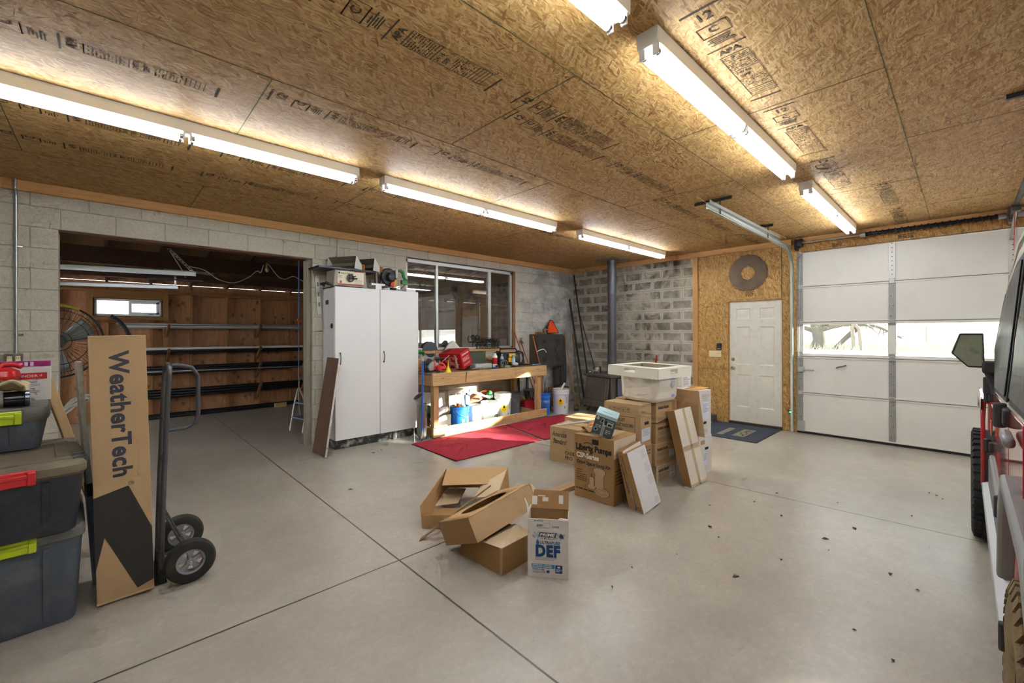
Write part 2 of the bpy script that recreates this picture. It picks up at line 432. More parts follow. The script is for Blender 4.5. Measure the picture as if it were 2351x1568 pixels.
GRN = plain('green_plastic', (52, 132, 66), .45, 0, .1)
BLU = plain('blue_plastic', (34, 100, 196), .4, 0, .08)
TUBE_E = 18.5; SUN_E = 30.0; SUN_D = (-.542, .84, -.19); SKY_E = 3.4; EXPO = 1.08
# ------------------------------------------------------------------ the building
CEIL = 3.022; W1Y = 6.21; W2X = 7.83; XL = -4.2; YR = -5.6; SHY = 10.55; SHX = 8.4
def struct(b, name, m, **k): return b.build(name, m, kind='structure', **k)
FLOOR = concrete()
struct(MB().box(XL - .3, W2X + .25, YR - .3, SHY + .2, -.12, 0), 'floor', FLOOR)
# block wall with doorway and window holes
BLK1 = blocks('concrete_block_shed_side', 'x', .0605 - .2033, 2.598 - 20 * .2026, 1)
b = MB()
for x0, x1, z0, z1 in ((XL, -.362, 0, CEIL), (-.362, 2.062, 2.596, CEIL), (2.062, 3.506, 0, CEIL), (3.506, 5.96, 0, 1.215), (3.506, 5.96, 2.796, CEIL), (5.96, W2X, 0, CEIL)):
    b.box(x0, x1, W1Y, W1Y + .2, z0, z1)
struct(b, 'wall_left', BLK1)
struct(MB().box(2.002, 2.062, W1Y + .06, W1Y + .2, 0, 2.596), 'trim_1', plain('jamb_mortar', (150, 142, 126), .85, 0, .2, 20, .3))
struct(MB().box(-.362, 2.002, W1Y + .02, W1Y + .18, 2.578, 2.596), 'trim_2', plain('rusty_lintel', (96, 62, 46), .7, .3, .3, 20))
BLK2 = blocks('concrete_block_stove_side', 'y', .18, 2.598 - 20 * .2026, 2)
struct(MB().box(W2X, W2X + .2, 3.40, W1Y, 0, CEIL), 'wall_back', BLK2)
OSBW = osb('osb_wall_sheet', 'yz', (1.12, 1.03, .82))
b = MB()
GY0, GY1, GZ = -2.55, 1.80, 2.80      # garage door opening
for y0, y1, z0, z1 in ((2.80, 3.40, 0, CEIL), (2.0, 2.80, 2.09, CEIL), (GY1, 2.0, 0, CEIL), (GY0, GY1, GZ, CEIL), (YR, GY0, 0, CEIL)):
    b.box(W2X, W2X + .14, y0, y1, z0, z1)
struct(b, 'wall_right', OSBW)
# the parts of the room behind the camera
PLYR = plywood('brown_plywood_wall', (140, 96, 62), 'x')
b = MB(); RD0, RD1, RDZ = 2.2, 6.2, 2.7
for x0, x1, z0, z1 in ((XL, RD0, 0, CEIL), (RD0, RD1, RDZ, CEIL), (RD1, W2X, 0, CEIL)): b.box(x0, x1, YR - .12, YR, z0, z1)
struct(b, 'wall_rear', PLYR)
struct(MB().box(XL - .12, XL, YR - .12, W1Y + .2, 0, CEIL), 'wall_side', plywood('pale_side_wall', (206, 198, 182), 'y'))
# ceiling sheets
OSBC = osb('osb_ceiling_sheet', 'xy', (1.03, .99, .86))
ceil_o = struct(MB().box(XL - .12, W2X + .14, YR - .12, W1Y + .2, CEIL, CEIL + .1), 'ceiling', OSBC)
# green edge-sealed sheet joints
SEAM = plain('green_sheet_edge', (70, 84, 44), .8, 0, .3, 30)
b = MB(); ys = [2.74 + 1.22 * k for k in range(-7, 4)]
for y in ys:
    if YR < y < W1Y: b.box(XL, W2X, y - .0016, y + .0016, CEIL - .0012, CEIL)
for i, y in enumerate(ys + [ys[-1] + 1.22]):
    xs = [(1.94 if (i % 2) else .69) + 2.44 * k for k in range(-4, 5)]
    for x in xs:
        if XL < x < W2X: b.box(x - .0025, x + .0025, max(YR, y - 1.22), min(W1Y, y), CEIL - .0014, CEIL)
b.build('sheet_joint', SEAM, ceil_o, kind='structure')
# mill stamps printed along the ceiling sheets
STAMP = plain('mill_stamp_ink', (66, 52, 34), .85, 0, .3, 40)
def stamp_row(x0, y0, flip, seed, run=1.22, h=.115, fade=1.0):
    """a mill stamp: boxes, bars and grade marks, printed across the sheet and repeated along it"""
    r = random.Random(seed); b = MB()
    # letters read towards -y with their tops towards -x; the columns follow one another along +x
    u = Vector((0, -1, 0)); v = Vector((-1, 0, 0)); org = Vector((x0, y0, CEIL))
    if flip: u, v = -u, -v
    def R(a0, a1, c0, c1): put_rect(b, c0, c1, -a1, -a0, org, u, v, .002)
    def Tx(s, size, a, c, bold=.02): put_text(b, s, size, org + v * (-a - size * .72) + u * c, u, v, bold, 0, 'LEFT', 1, None, .002)
    W = h; s = run
    R(0, .01 * s, -.02, W + .02)
    Tx('12', .07 * s, .03 * s, .03)
    R(.12 * s, .126 * s, 0, W); Tx('C', .06 * s, .135 * s, .045); R(.20 * s, .206 * s, 0, W)
    R(.12 * s, .20 * s, 0, .004); R(.12 * s, .20 * s, W - .004, W)
    for k in range(5): R(.22 * s + k * .012 * s, .226 * s + k * .012 * s, r.uniform(0, .03), W - r.uniform(0, .05))
    R(.31 * s, .318 * s, -.03, W + .02)
    Tx('APA', .05 * s, .335 * s, .012, .03)
    R(.39 * s, .395 * s, 0, W)
    for k in range(10):
        a = .405 * s + k * .0135 * s; c = 0
        while c < W - .01:
            w = r.uniform(.005, .02)
            if r.random() < .8: R(a, a + .004 * s + .004 * s * r.random(), c, min(c + w, W))
            c += w + .004
    R(.545 * s, .55 * s, 0, W); Tx('24/16', .032 * s, .56 * s, .01); Tx('SPF', .036 * s, .60 * s, .02)
    for k in range(8):
        a = .645 * s + k * .014 * s; c = 0
        while c < W - .01:
            w = r.uniform(.005, .018)
            if r.random() < .75: R(a, a + .003 * s + .005 * s * r.random(), c, min(c + w, W))
            c += w + .004
    R(.765 * s, .77 * s, 0, W)
    for k in range(4): R(.785 * s + k * .02 * s, .789 * s + k * .02 * s, 0, W)
    R(.39 * s, .86 * s, 0, .003); R(.39 * s, .86 * s, W - .003, W); R(.9 * s, .912 * s, -.03, W)
    return b
def stamps(name, rows, m):
    b = MB()
    for i, (xa, xb, y, flip, h) in enumerate(rows):
        x = xa; k = 0
        while x < xb:
            q = stamp_row(x, y, flip, 31 * i + k, 1.12, h); b.add(q.v, q.f); x += 1.22; k += 1
    b.build(name, m, ceil_o, kind='structure')
stamps('mill_stamp', [(-1.8, 1.9, 1.965, False, .135), (1.97, 4.4, 2.15, False, .11), (-1.75, .6, 3.16, False, .10), (.72, 3.0, 2.98, False, .09),
                      (-.55, 5.0, 4.22, False, .09), (-.6, 2.2, 4.85, False, .09), (1.95, 5.4, .9, False, .14), (5.5, 7.4, .62, False, .12), (4.4, 7.0, 2.35, False, .07)], STAMP)
# ledger boards and upright trim
struct(MB().box(XL, W2X, W1Y - .04, W1Y, 2.925, CEIL), 'trim_3', LEDGE_X, bevel=.003)
struct(MB().box(W2X - .04, W2X, GY1 + .06, W1Y - .04, 2.93, CEIL), 'trim_4', LEDGE_Y, bevel=.003)
struct(MB().box(W2X - .03, W2X, 3.335, 3.425, 0, 2.93), 'trim_5', LEDGE_Z, bevel=.003)
struct(MB().box(W2X - .045, W2X, GY0, GY1, 2.93, CEIL), 'trim_6', LEDGE_Y, bevel=.003)
# lapped OSB joints beside the door
b = MB(); b.box(W2X - .002, W2X, 2.0, 2.01, 2.12, 2.93).box(W2X - .002, W2X, 2.81, 3.33, .915, .919)
b.build('sheet_joint', SEAM, bpy.data.objects['wall_right'], kind='structure')
b = MB()
for (y, z, sz, s) in ((2.62, 2.93 - .1, .05, 'SPF 12'),):
    put_text(b, s, sz, (W2X, y, z), (0, -1, 0), (0, 0, 1), .03, lift=.002)
put_lines(b, 0, .13, 2.24, .022, 4, .011, (W2X, 2.54, 0), (0, -1, 0), (0, 0, 1), 4)
put_lines(b, 0, .16, 2.875, .02, 3, .01, (W2X, .62, 0), (0, -1, 0), (0, 0, 1), 5)
put_lines(b, 0, .12, 2.87, .02, 3, .01, (W2X, 1.35, 0), (0, -1, 0), (0, 0, 1), 6)
b.build('mill_stamp', STAMP, bpy.data.objects['wall_right'], kind='structure')

# ------------------------------------------------------------------ storage shed behind the doorway
PLYS = plywood('shed_plywood', (182, 134, 100), 'x')
PLYY = plywood('shed_plywood_end', (150, 108, 70), 'y')
wx0, wx1, wz0, wz1 = -.178, .735, 1.885, 2.19
b = MB()
for x0, x1, z0, z1 in ((XL, wx0, 0, 2.505), (wx0, wx1, 0, wz0), (wx0, wx1, wz1, 2.505), (wx1, SHX, 0, 2.505)): b.box(x0, x1, SHY, SHY + .03, z0, z1)
b.box(XL, SHX, SHY, SHY + .03, 2.511, 2.85)
struct(b, 'wall_shed', PLYS)
struct(MB().box(XL - .03, XL, W1Y + .2, 6.9, 0, 3.6).box(XL - .03, XL, 10.2, SHY, 0, 3.6).box(XL - .03, XL, 6.9, 10.2, 2.45, 3.6).box(SHX, SHX + .03, W1Y + .2, SHY, 0, 3.6), 'wall_shed_end', PLYY)
# studs and plates belong to the shed wall
b = MB()
for k in range(-7, 12):
    x = 1.19 + .605 * k
    if wx0 - .06 < x < wx1 + .04: 
        b.box(x - .019, x + .019, SHY - .09, SHY, 0, wz0 - .08); continue
    b.box(x - .019, x + .019, SHY - .09, SHY, 0, 2.31)
b.box(wx0 - .10, wx0 - .02, SHY - .09, SHY, 0, 2.31).box(wx1 + .02, wx1 + .10, SHY - .09, SHY, 0, 2.31)
b.build('wall_stud', STUD_Z, bpy.data.objects['wall_shed'], kind='structure')
MB().box(XL, SHX, SHY - .09, SHY, 2.31, 2.35).box(wx0 - .02, wx1 + .02, SHY - .09, SHY, wz0 - .08, wz0 - .01).box(wx0 - .02, wx1 + .02, SHY - .09, SHY, wz1 + .01, 2.31).build('wall_plate', STUD_X, bpy.data.objects['wall_shed'], kind='structure')
# the shed roof slopes down to the far wall
def roofz(y): return 3.35 - (y - W1Y) * .155
b = MB()
b.add([(XL, W1Y + .2, roofz(W1Y + .2)), (SHX, W1Y + .2, roofz(W1Y + .2)), (SHX, SHY + .5, roofz(SHY + .5)), (XL, SHY + .5, roofz(SHY + .5)),
       (XL, W1Y + .2, roofz(W1Y + .2) + .03), (SHX, W1Y + .2, roofz(W1Y + .2) + .03), (SHX, SHY + .5, roofz(SHY + .5) + .03), (XL, SHY + .5, roofz(SHY + .5) + .03)],
      [(0, 1, 2, 3), (7, 6, 5, 4), (0, 4, 5, 1), (1, 5, 6, 2), (2, 6, 7, 3), (3, 7, 4, 0)])
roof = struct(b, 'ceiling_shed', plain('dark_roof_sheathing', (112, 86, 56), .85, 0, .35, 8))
b = MB()
for k in range(-7, 12):
    x = 1.19 + .605 * k; y0 = W1Y + .2; y1 = SHY + .3
    b.add([(x - .02, y0, roofz(y0)), (x + .02, y0, roofz(y0)), (x + .02, y1, roofz(y1)), (x - .02, y1, roofz(y1)),
           (x - .02, y0, roofz(y0) - .19), (x + .02, y0, roofz(y0) - .19), (x + .02, y1, roofz(y1) - .19), (x - .02, y1, roofz(y1) - .19)],
          [(3, 2, 1, 0), (4, 5, 6, 7), (0, 1, 5, 4), (1, 2, 6, 5), (2, 3, 7, 6), (3, 0, 4, 7)])
b.build('rafter', DARKWOOD, roof, kind='structure')
MB().box(XL, SHX, 8.45, 8.53, 2.56, 2.80).box(XL, SHX, 9.6, 9.68, 2.50, 2.62).build('ceiling_beam', DARKWOOD, roof, kind='structure')
struct(MB().box(XL, SHX, W1Y + .1, W1Y + .2, CEIL + .09, 3.42), 'leak_filler', DARKWOOD)  # unseen filler added above the wall to stop sky light leaking in
# dark room behind the big window, seen only faintly through the glass

# shed slider window
VINYL = plain('white_vinyl', (222, 226, 232), .4, 0, .04)
w = thing('window_1', 'small white sliding window high in the shed wall', 'window'); w['kind'] = 'structure'
fx0, fx1, fz0, fz1 = wx0, wx1, wz0, wz1; yy = SHY
b = MB(); b.box(fx0, fx1, yy - .05, yy + .04, fz0, fz0 + .035).box(fx0, fx1, yy - .05, yy + .04, fz1 - .035, fz1).box(fx0, fx0 + .03, yy - .05, yy + .04, fz0, fz1).box(fx1 - .03, fx1, yy - .05, yy + .04, fz0, fz1)
b.build('window_frame', VINYL, w, .003)
b = MB(); b.box(.27, .315, yy - .03, yy + .03, fz0, fz1).box(.315, fx1 - .03, yy - .03, yy + .02, fz0 + .035, fz0 + .075).box(.315, fx1 - .03, yy - .03, yy + .02, fz1 - .075, fz1 - .035).box(fx1 - .075, fx1 - .03, yy - .03, yy + .02, fz0, fz1)
b.build('sash', VINYL, w, .003)
MB().box(.55, .62, yy - .045, yy - .03, fz0 + .03, fz0 + .045).build('latch', BLKPLA, w)
GLS = glass('clear_pane', (240, 244, 248), .02)
MB().box(fx0 + .02, .28, yy + .010, yy + .014, fz0 + .03, fz1 - .03).build('pane', GLS, w)
MB().box(.31, fx1 - .07, yy - .004, yy, fz0 + .06, fz1 - .06).build('pane', GLS, w)

# big aluminium window in the block wall
ALU = plain('dull_aluminium', (196, 198, 194), .4, .6, .1, 10)
w = thing('window_2', 'wide three-light aluminium window above the workbench', 'window'); w['kind'] = 'structure'
x0, x1, z0, z1 = 3.506, 5.96, 1.215, 2.796; yg = W1Y + .06
b = MB(); b.box(x0, x1 - .02, yg - .03, yg + .05, z1 - .07, z1 - .01).box(x0, x1 - .02, yg - .03, yg + .05, z0 + .055, z0 + .095).box(x0, x0 + .045, yg - .03, yg + .05, z0 + .05, z1).box(x1 - .11, x1 - .06, yg - .03, yg + .05, z0 + .05, z1)
b.build('window_frame', ALU, w, .003)
b = MB(); b.box(4.10, 4.145, yg - .03, yg + .03, z0 + .08, z1 - .06).build('mullion', ALU, w, .003)
b = MB(); b.box(5.275, 5.345, yg - .03, yg + .03, z0 + .08, z1 - .06).build('mullion', ALU, w, .003)
GL2 = glass('dusty_pane', (190, 190, 186), .10, .05, .004)
for a, c in ((x0 + .04, 4.11), (4.14, 5.29), (5.33, x1 - .10)): MB().box(a, c, yg, yg + .005, z0 + .09, z1 - .06).build('pane', GL2, w)
MB().box(x0, x1, W1Y - .012, W1Y + .2, z0 - .001, z0 + .05).build('window_sill', LEDGE_X, w, .003)
MB().box(x1 - .06, x1, W1Y + .005, W1Y + .2, z0 + .05, z1).build('jamb_board', STUD_Z, w, .003)
# ------------------------------------------------------------------ left corner: totes, boards, tall carton on hand truck
GREYT = plain('grey_tote_plastic', (78, 86, 96), .5, 0, .16, 5, .06, 40, wear=((140, 132, 116), .35, 5))
GREYL = plain('grey_tote_lid', (98, 98, 94), .6, 0, .2, 6, .06, 40, wear=((146, 136, 112), .6, 4))
BLKT = plain('black_tote_plastic', (34, 39, 46), .42, 0, .2, 5, .05, 40, wear=((96, 96, 92), .2, 7))
DUSTL = plain('dusty_black_lid', (112, 102, 82), .75, 0, .3, 5, .1, 40, wear=((56, 54, 52), .6, 4))
def rrect(l, w, r, n=5):
    pts = []
    for cx, cy, a0 in ((l / 2 - r, w / 2 - r, 0), (-l / 2 + r, w / 2 - r, 90), (-l / 2 + r, -w / 2 + r, 180), (l / 2 - r, -w / 2 + r, 270)):
        for i in range(n + 1):
            a = D(a0 + 90 * i / n); pts.append((cx + r * math.cos(a), cy + r * math.sin(a)))
    return pts
def loft(b, rings, cap0=True, cap1=True):
    """rings: list of (list of xy, z)"""
    n = len(rings[0][0]); vs = [(x, y, z) for ring, z in rings for x, y in ring]; fs = []
    for i in range(len(rings) - 1):
        for k in range(n): fs.append((i * n + k, i * n + (k + 1) % n, (i + 1) * n + (k + 1) % n, (i + 1) * n + k))
    if cap0: fs.append(tuple(range(n - 1, -1, -1)))
    if cap1: fs.append(tuple(range((len(rings) - 1) * n, len(rings) * n)))
    return b.add(vs, fs)
def tote(label, loc, rz, l, w, h, bm_, lm, latch, lw, rough_lid=False):
    """l across (x), w deep (y); latches on the two short ends that face +-y"""
    t = thing('storage_tote', label, 'storage tote', loc, rz, None)
    b = MB(); k = .86
    loft(b, [(rrect(l * k, w * k, .05), 0), (rrect(l * (k + .015), w * (k + .015), .06), .02), (rrect(l * .955, w * .955, .06), h - .085), (rrect(l * .955, w * .955, .06), h - .05)])
    for s in (-1, 1):       # moulded upright ribs on the ends
        for x in (-l * .24, l * .24):
            b.add([(x - .012, s * w * .43, .03), (x + .012, s * w * .43, .03), (x + .012, s * w * .487, h - .09), (x - .012, s * w * .487, h - .09),
                   (x - .012, s * (w * .43 + .007), .03), (x + .012, s * (w * .43 + .007), .03), (x + .012, s * (w * .487 + .007), h - .09), (x - .012, s * (w * .487 + .007), h - .09)],
                  [(0, 1, 2, 3), (7, 6, 5, 4), (0, 4, 5, 1), (1, 5, 6, 2), (2, 6, 7, 3), (3, 7, 4, 0)])
    b.build('tub', bm_, t)
    b = MB()
    loft(b, [(rrect(l * .965, w * .965, .06), h - .075), (rrect(l, w, .07), h - .06), (rrect(l, w, .07), h - .022), (rrect(l * .96, w * .96, .06), h - .004), (rrect(l * .9, w * .92, .05), h)])
    ld = b.build('lid', lm, t)
    if rough_lid:
        b = MB()
        for s in (-1, 1): b.box(-l * .40, l * .40, s * w * .36 - .03, s * w * .36 + .03, h - .004, h + .006)
        for x in (-l * .36, l * .36): b.box(x - .03, x + .03, -w * .3, w * .3, h - .004, h + .005)
        b.build('raised_rib', lm, ld, .004)
        for x in (-l * .5 + .02, l * .5 - .02):
            for yy in (-w * .40, -w * .30, -w * .20): MB().box(x - .035, x + .022, yy - .02, yy + .02, h - .05, h + .004).build('hinge_block', bm_, ld, .008)
    for s in (-1, 1):
        b = MB(); b.box(-lw / 2, lw / 2, s * w * .5 - .012, s * w * .5 + .012, h - .085, h - .012).box(-lw / 2 + .01, lw / 2 - .01, s * w * .5 - .018, s * w * .5 + .018, h - .05, h - .03)
        b.box(lw / 2 - .03, lw / 2, s * w * .5 - .02, s * w * .5 + .02, h - .085, h - .02)
        b.build('latch', latch, t, .005, label='lime latch' if latch is LIME else 'red latch')
    return t
tote('big grey tote with lime latch on the floor, lowest of the stack', (-.392, 3.655, 0), D(3), .565, .76, .52, GREYT, GREYL, LIME, .205)
tote('black tote with red latch and dusty lid, middle of the stack', (-.405, 3.56, .521), D(5), .585, .80, .37, BLKT, DUSTL, RED, .215, True)
tote('smaller grey tote with lime latch on top of the black one', (-.53, 3.86, .898), D(3), .54, .48, .235, GREYT, GREYL, LIME, .33)
# carton with a coloured band standing on the top tote
t = thing('product_carton', 'white carton with magenta and red bands standing on the small grey tote', 'carton', (-.50, 4.06, 1.133), D(4))
bw, bd, bh = .46, .055, .215
MB().box(-bw / 2, bw / 2, -bd / 2, bd / 2, 0, bh).build('carton_body', CARD_W, t, .002)
t_ = NT('magenta_to_red_print'); xg = t_.sep(t_.co)[0]
BAND = t_.fin(t_.ramp(t_.math('MULTIPLY_ADD', xg, 2.6, .62), [(0, srgb(120, 40, 150)), (.6, srgb(170, 22, 96)), (1, srgb(206, 36, 44))]), .4)
MAG = plain('magenta_print', (150, 20, 104), .4, 0, .08)
o_ = (0, -bd / 2, 0); X_ = (1, 0, 0); Z_ = (0, 0, 1)
b = MB(); put_rect(b, -bw / 2 + .01, bw / 2 - .018, .135, .175, o_, X_, Z_); b.build('printed_band', BAND, t)
b = MB(); put_text(b, 'PATHFINDER 4', .021, (.025, -bd / 2, .148), X_, Z_, .01, 0, 'LEFT', 1, .165, .002); b.build('printed_lettering', WHTINK, t)
b = MB().box(-bw / 2, bw / 2 - .002, -bd / 2 - .001, bd / 2 + .001, bh, bh + .034); b.build('printed_flap', MAG, t, .002)
b = MB(); r = random.Random(3)
for i in range(16): xx = -.22 + i * .024; put_rect(b, xx, xx + r.uniform(.006, .018), bh + .004, bh + r.uniform(.018, .03), (0, -bd / 2 - .001, 0), X_, Z_)
b.build('printed_pattern', plain('pale_pink_ink', (224, 196, 226), .5, 0, .05), t)
b = MB()
for i, xx in enumerate((-.06, .03, .13)):
    put_rect(b, xx, xx + .04, .114, .12, o_, X_, Z_); put_lines(b, xx - .005, xx + .05, .1, .009, 2, .003, o_, X_, Z_, i)
    put_rect(b, xx + .01, xx + .03, .072, .078, o_, X_, Z_); put_lines(b, xx - .005, xx + .05, .06, .009, 2, .003, o_, X_, Z_, i + 9)
b.build('small_print', plain('grey_ink', (120, 120, 126), .6, 0, .05), t)
# clutter on the tote lid
t = thing('black_canister', 'short shiny black canister lying on the small grey tote lid', 'canister', (-.385, 3.75, 1.1345), D(8))
MB().cyl((-.05, 0, .045), (.03, 0, .045), .044, n=24).build('barrel', plain('gloss_black', (20, 21, 24), .15, 0, .1), t, .003)
MB().cyl((.03, 0, .045), (.05, 0, .045), .0455, n=24).build('collar', plain('brushed_band', (120, 128, 140), .25, .8, .1), t, .002)
t = thing('black_case', 'black plastic tool case beside the shiny canister, at the left edge', 'case', (-.565, 3.80, 1.1345), D(2))
MB().box(-.09, .085, -.06, .06, 0, .075).build('case_body', BLKPLA, t, .012)
MB().tube([(-.04, -.062, .03), (-.04, -.085, .03), (.03, -.085, .03), (.03, -.062, .03)], .007).build('handle', BLKPLA, t)
CANV = plain('tan_canvas', (196, 180, 140), .9, 0, .15, 12, .3, 60)
b = MB(); b.grid(lambda u, v: (-.20 + .36 * u, -.085 + .17 * v, .012 * math.sin(u * 9 + v * 4) + .018 * math.sin(v * 7 + 1) - .03 * max(0, u - .75) * 4 * .5 + .012 * math.cos(u * 21)), 26, 14)
tag(b.build('canvas_cloth', CANV, solid=.016, loc=(-.51, 3.79, 1.258), rot=(0, D(2), D(-4))), 'folded tan canvas cloth lying across the black canister and case', 'cloth')
t = thing('ear_protector', 'red ear protector on the folded canvas at the left edge', 'ear protector', (-.45, 3.84, 1.287), D(15))
b = MB(); b.lathe([(0, 0), (.066, 0), (.076, .02), (.068, .05), (.035, .068), (0, .07)], 20); b.build('cup', plain('glossy_red', (190, 30, 34), .25, 0, .08), t)
MB().tube([(-.02, .02, .055), (.01, .03, .085), (.05, .02, .083), (.075, 0, .07)], .014, 10).build('strap', RED, t)
# timber leaning behind the totes
b = MB(); b.box(-.025, .025, -.019, .019, 0, 1.30)
tag(b.build('timber_offcut', FIR_Z, bevel=.003, loc=(.015, 4.185, .0), rot=(D(-4), D(-13.5), D(20))), 'fir board leaning behind the tote stack', 'timber')
b = MB(); b.box(-.012, .012, -.03, .03, 0, 1.375)
PB = plain('scuffed_white_paint', (214, 214, 204), .55, 0, .08, 9, wear=((120, 122, 120), .5, 30))
t = thing('painted_board', 'long thin white painted board standing between the totes and the tall carton', 'board', (-.055, 3.74, 0), (D(-1), D(-3.2), D(12)))
MB().box(-.013, .013, -.035, .035, .62, 1.385).build('upper_board', PB, t, .003)
MB().box(-.014, .014, -.036, .036, 0, .56).build('lower_board', plain('grey_blue_paint', (134, 144, 166), .5, 0, .1, 9), t, .003)
MB().box(-.015, .015, -.038, .038, .55, .63).build('tape_wrap', plain('dark_blue_tape', (40, 44, 60), .4, 0, .2), t, .002)

# hand truck
FRM = plain('grey_hammered_paint', (78, 80, 84), .4, .4, .12, 20, wear=((50, 48, 46), .5, 12))
t = thing('hand_truck', 'dark grey two-wheeled hand truck carrying the tall carton', 'hand truck', (0, 0, 0))
ya, yb = 3.44, 3.72; xb, xt = .235, .275
def rail(y): return [(xb, y, .02), (xb + .012, y, .5), (xb + .03, y, 1.0), (xt, y, 1.26)]
arch = [(xt + .004, ya + .0, 1.30), (xt + .008, ya + .03, 1.335), (xt + .01, ya + .08, 1.352), (xt + .01, yb - .08, 1.352), (xt + .008, yb - .03, 1.335), (xt + .004, yb, 1.30)]
MB().tube(rail(ya) + arch + list(reversed(rail(yb))), .0145, 12).build('frame', FRM, t)
yh = (ya + yb) / 2 - .03
MB().tube([(xt, yh, 1.345), (xt + .06, yh - .0, 1.347), (xt + .13, yh, 1.33), (xt + .165, yh, 1.27), (xt + .165, yh, 1.02), (xt + .15, yh, .955), (xt + .10, yh, .93), (xb + .04, yh, .925)], .0125, 12).build('rear_handle', FRM, t)
for z in (.14, .42, .74, 1.0):
    MB().tube([(xb + .012 + z * .018, ya, z), (xb + .012 + z * .018, (ya + yb) / 2, z + .01), (xb + .012 + z * .018, yb, z)], .010, 8).build('cross_bar', FRM, t)
MB().tube([(xb + .035, (ya + yb) / 2, .93), (xb + .02, (ya + yb) / 2, .14)], .008, 8).build('centre_bar', FRM, t)
b = MB(); b.box(-.03, xb + .03, 3.42, 3.79, .002, .008).box(xb - .006, xb + .018, 3.42, 3.79, .002, .09)
b.build('toe_plate', BLKMET, t, .002)
for y in (ya + .02, yb - .02):
    MB().tube([(xb + .01, y, .44), (.36, y, .16)], .007, 8).build('wheel_strut', FRM, t)
    MB().tube([(xb, y, .06), (.40, y, .10)], .009, 8).build('axle_bracket', FRM, t)
MB().cyl((.372, 3.28, .133), (.372, 3.88, .133), .0085, n=12).build('axle', STEEL, t)
TYRE = plain('dusty_black_tyre', (38, 37, 34), .8, 0, .2, 14, .2, 60, wear=((82, 76, 60), .5, 9))
HUB = plain('grey_hub', (150, 150, 152), .45, .2, .08)
for y, s in ((3.335, -1), (3.825, 1)):
    wt = MB().at((.372, y, .133), (D(90), 0, 0)).lathe([(.075, -.028), (.105, -.034), (.122, -.028), (.1325, -.012), (.1325, .012), (.122, .028), (.105, .034), (.075, .028), (.075, -.028)], 40).build('tyre', TYRE, t)
    q = MB().at((.372, y, .133), (D(90), 0, 0)); q.lathe([(.064, -.022), (.078, -.026), (.078, .026), (.064, .022), (.064, -.022)], 36)
    for k in range(5):
        a = 2 * PI * k / 5 + .3
        pts = [(.018 * math.cos(a - .5), .018 * math.sin(a - .5)), (.068 * math.cos(a - .30), .068 * math.sin(a - .30)), (.068 * math.cos(a + .30), .068 * math.sin(a + .30)), (.018 * math.cos(a + .5), .018 * math.sin(a + .5))]
        q.prism(pts, -.012, .012)
    q.cyl((0, 0, -.03), (0, 0, .03), .022, n=20)
    q.build('hub', HUB, wt, .001)
    MB().cyl((.372, y - .036, .133), (.372, y + .036, .133), .011, n=14).build('axle_nut', STEEL, wt)
# tall carton
t = thing('tall_carton', 'tall brown carton lettered down its face, standing on the hand truck', 'carton', (-.049, 3.366, .0085), (D(-1.1), D(-1.4), 0))
CL, CW, CH = .250, .34, 1.533
MB().box(0, CL, 0, CW, 0, CH).build('carton_body', CARD, t, .003)
b = MB(); put_text(b, 'WeatherTech', .118, (.088, 0, 1.44), (0, 0, -1), (1, 0, 0), .03, 0, 'LEFT', 1.06, .735)
put_text(b, '®', .035, (.150, 0, .675), (0, 0, -1), (1, 0, 0), .0); b.build('printed_lettering', plain('blue_black_ink', (52, 54, 66), .55, 0, .08), t)
pts = [(-.049, 0)]
face = [(0, .612), (.150, .650), (.2485, .375), (.2485, .062), (.174, .036), (.041, .378), (0, .195)]
b = MB(); put_poly(b, [face[0], face[1], face[2], face[5]], (0, 0, 0), (1, 0, 0), (0, 0, 1)); put_poly(b, [face[2], face[3], face[4], face[5]], (0, 0, 0), (1, 0, 0), (0, 0, 1)); put_poly(b, [face[0], face[5], face[6]], (0, 0, 0), (1, 0, 0), (0, 0, 1))
b.build('printed_emblem', plain('charcoal_print', (44, 43, 42), .36, 0, .1), t)
MB().box(-.001, CL + .001, -.0012, .0, .008, .014).build('bottom_seam', CARD_L, t)

# outlet box, conduit and level on the block wall
t = thing('conduit', 'thin galvanised conduit running down the block wall to the outlet box, far left', 'conduit', (-.638, W1Y - .016, 1.37))
MB().tube([(0, 0, 0), (0, 0, 1.50), (0, -.012, 1.545), (0, -.045, 1.56), (0, -.045, 1.652)], .0115, 12).build('pipe', GALV, t)
for z in (.18, 1.02): MB().box(-.014, .045, -.004, .0155, z - .008, z + .008).build('strap', STEEL, t, .002)
t = thing('outlet_box', 'grey metal box with two ivory duplex outlets at the end of the conduit', 'electrical outlet', (-.65, W1Y, 1.31))
MB().box(-.057, .057, -.05, 0, -.057, .057).build('box', GALV, t, .006)
MB().box(-.06, .06, -.054, -.05, -.06, .06).build('cover', STEEL, t, .006)
IVORY = plain('ivory_plastic', (226, 214, 168), .4, 0, .05)
for x in (-.026, .026):
    b = MB().box(x - .017, x + .017, -.058, -.054, -.036, .036); p = b.build('receptacle', IVORY, t, .004)
    for z in (-.018, .018):
        q = MB(); q.box(x - .008, x - .005, -.0586, -.057, z - .006, z + .006).box(x + .005, x + .008, -.0586, -.057, z - .006, z + .006); q.build('slot', BLKPLA, p)
t = thing('conduit', 'thin conduit on the block wall above the white cabinet', 'conduit', (2.406, W1Y - .014, 2.60))
MB().tube([(0, 0, 0), (0, 0, .33)], .010, 10).build('pipe', plain('painted_conduit', (196, 190, 172), .5, .2, .1), t)
t = thing('straightedge', 'pale aluminium straightedge hanging beside the shed doorway', 'straightedge', (2.105, W1Y - .011, 1.80), (0, D(-4), 0))
MB().box(.02, .075, -.01, .01, .02, .56).build('blade', plain('cream_aluminium', (206, 204, 190), .45, .3, .1), t, .003)
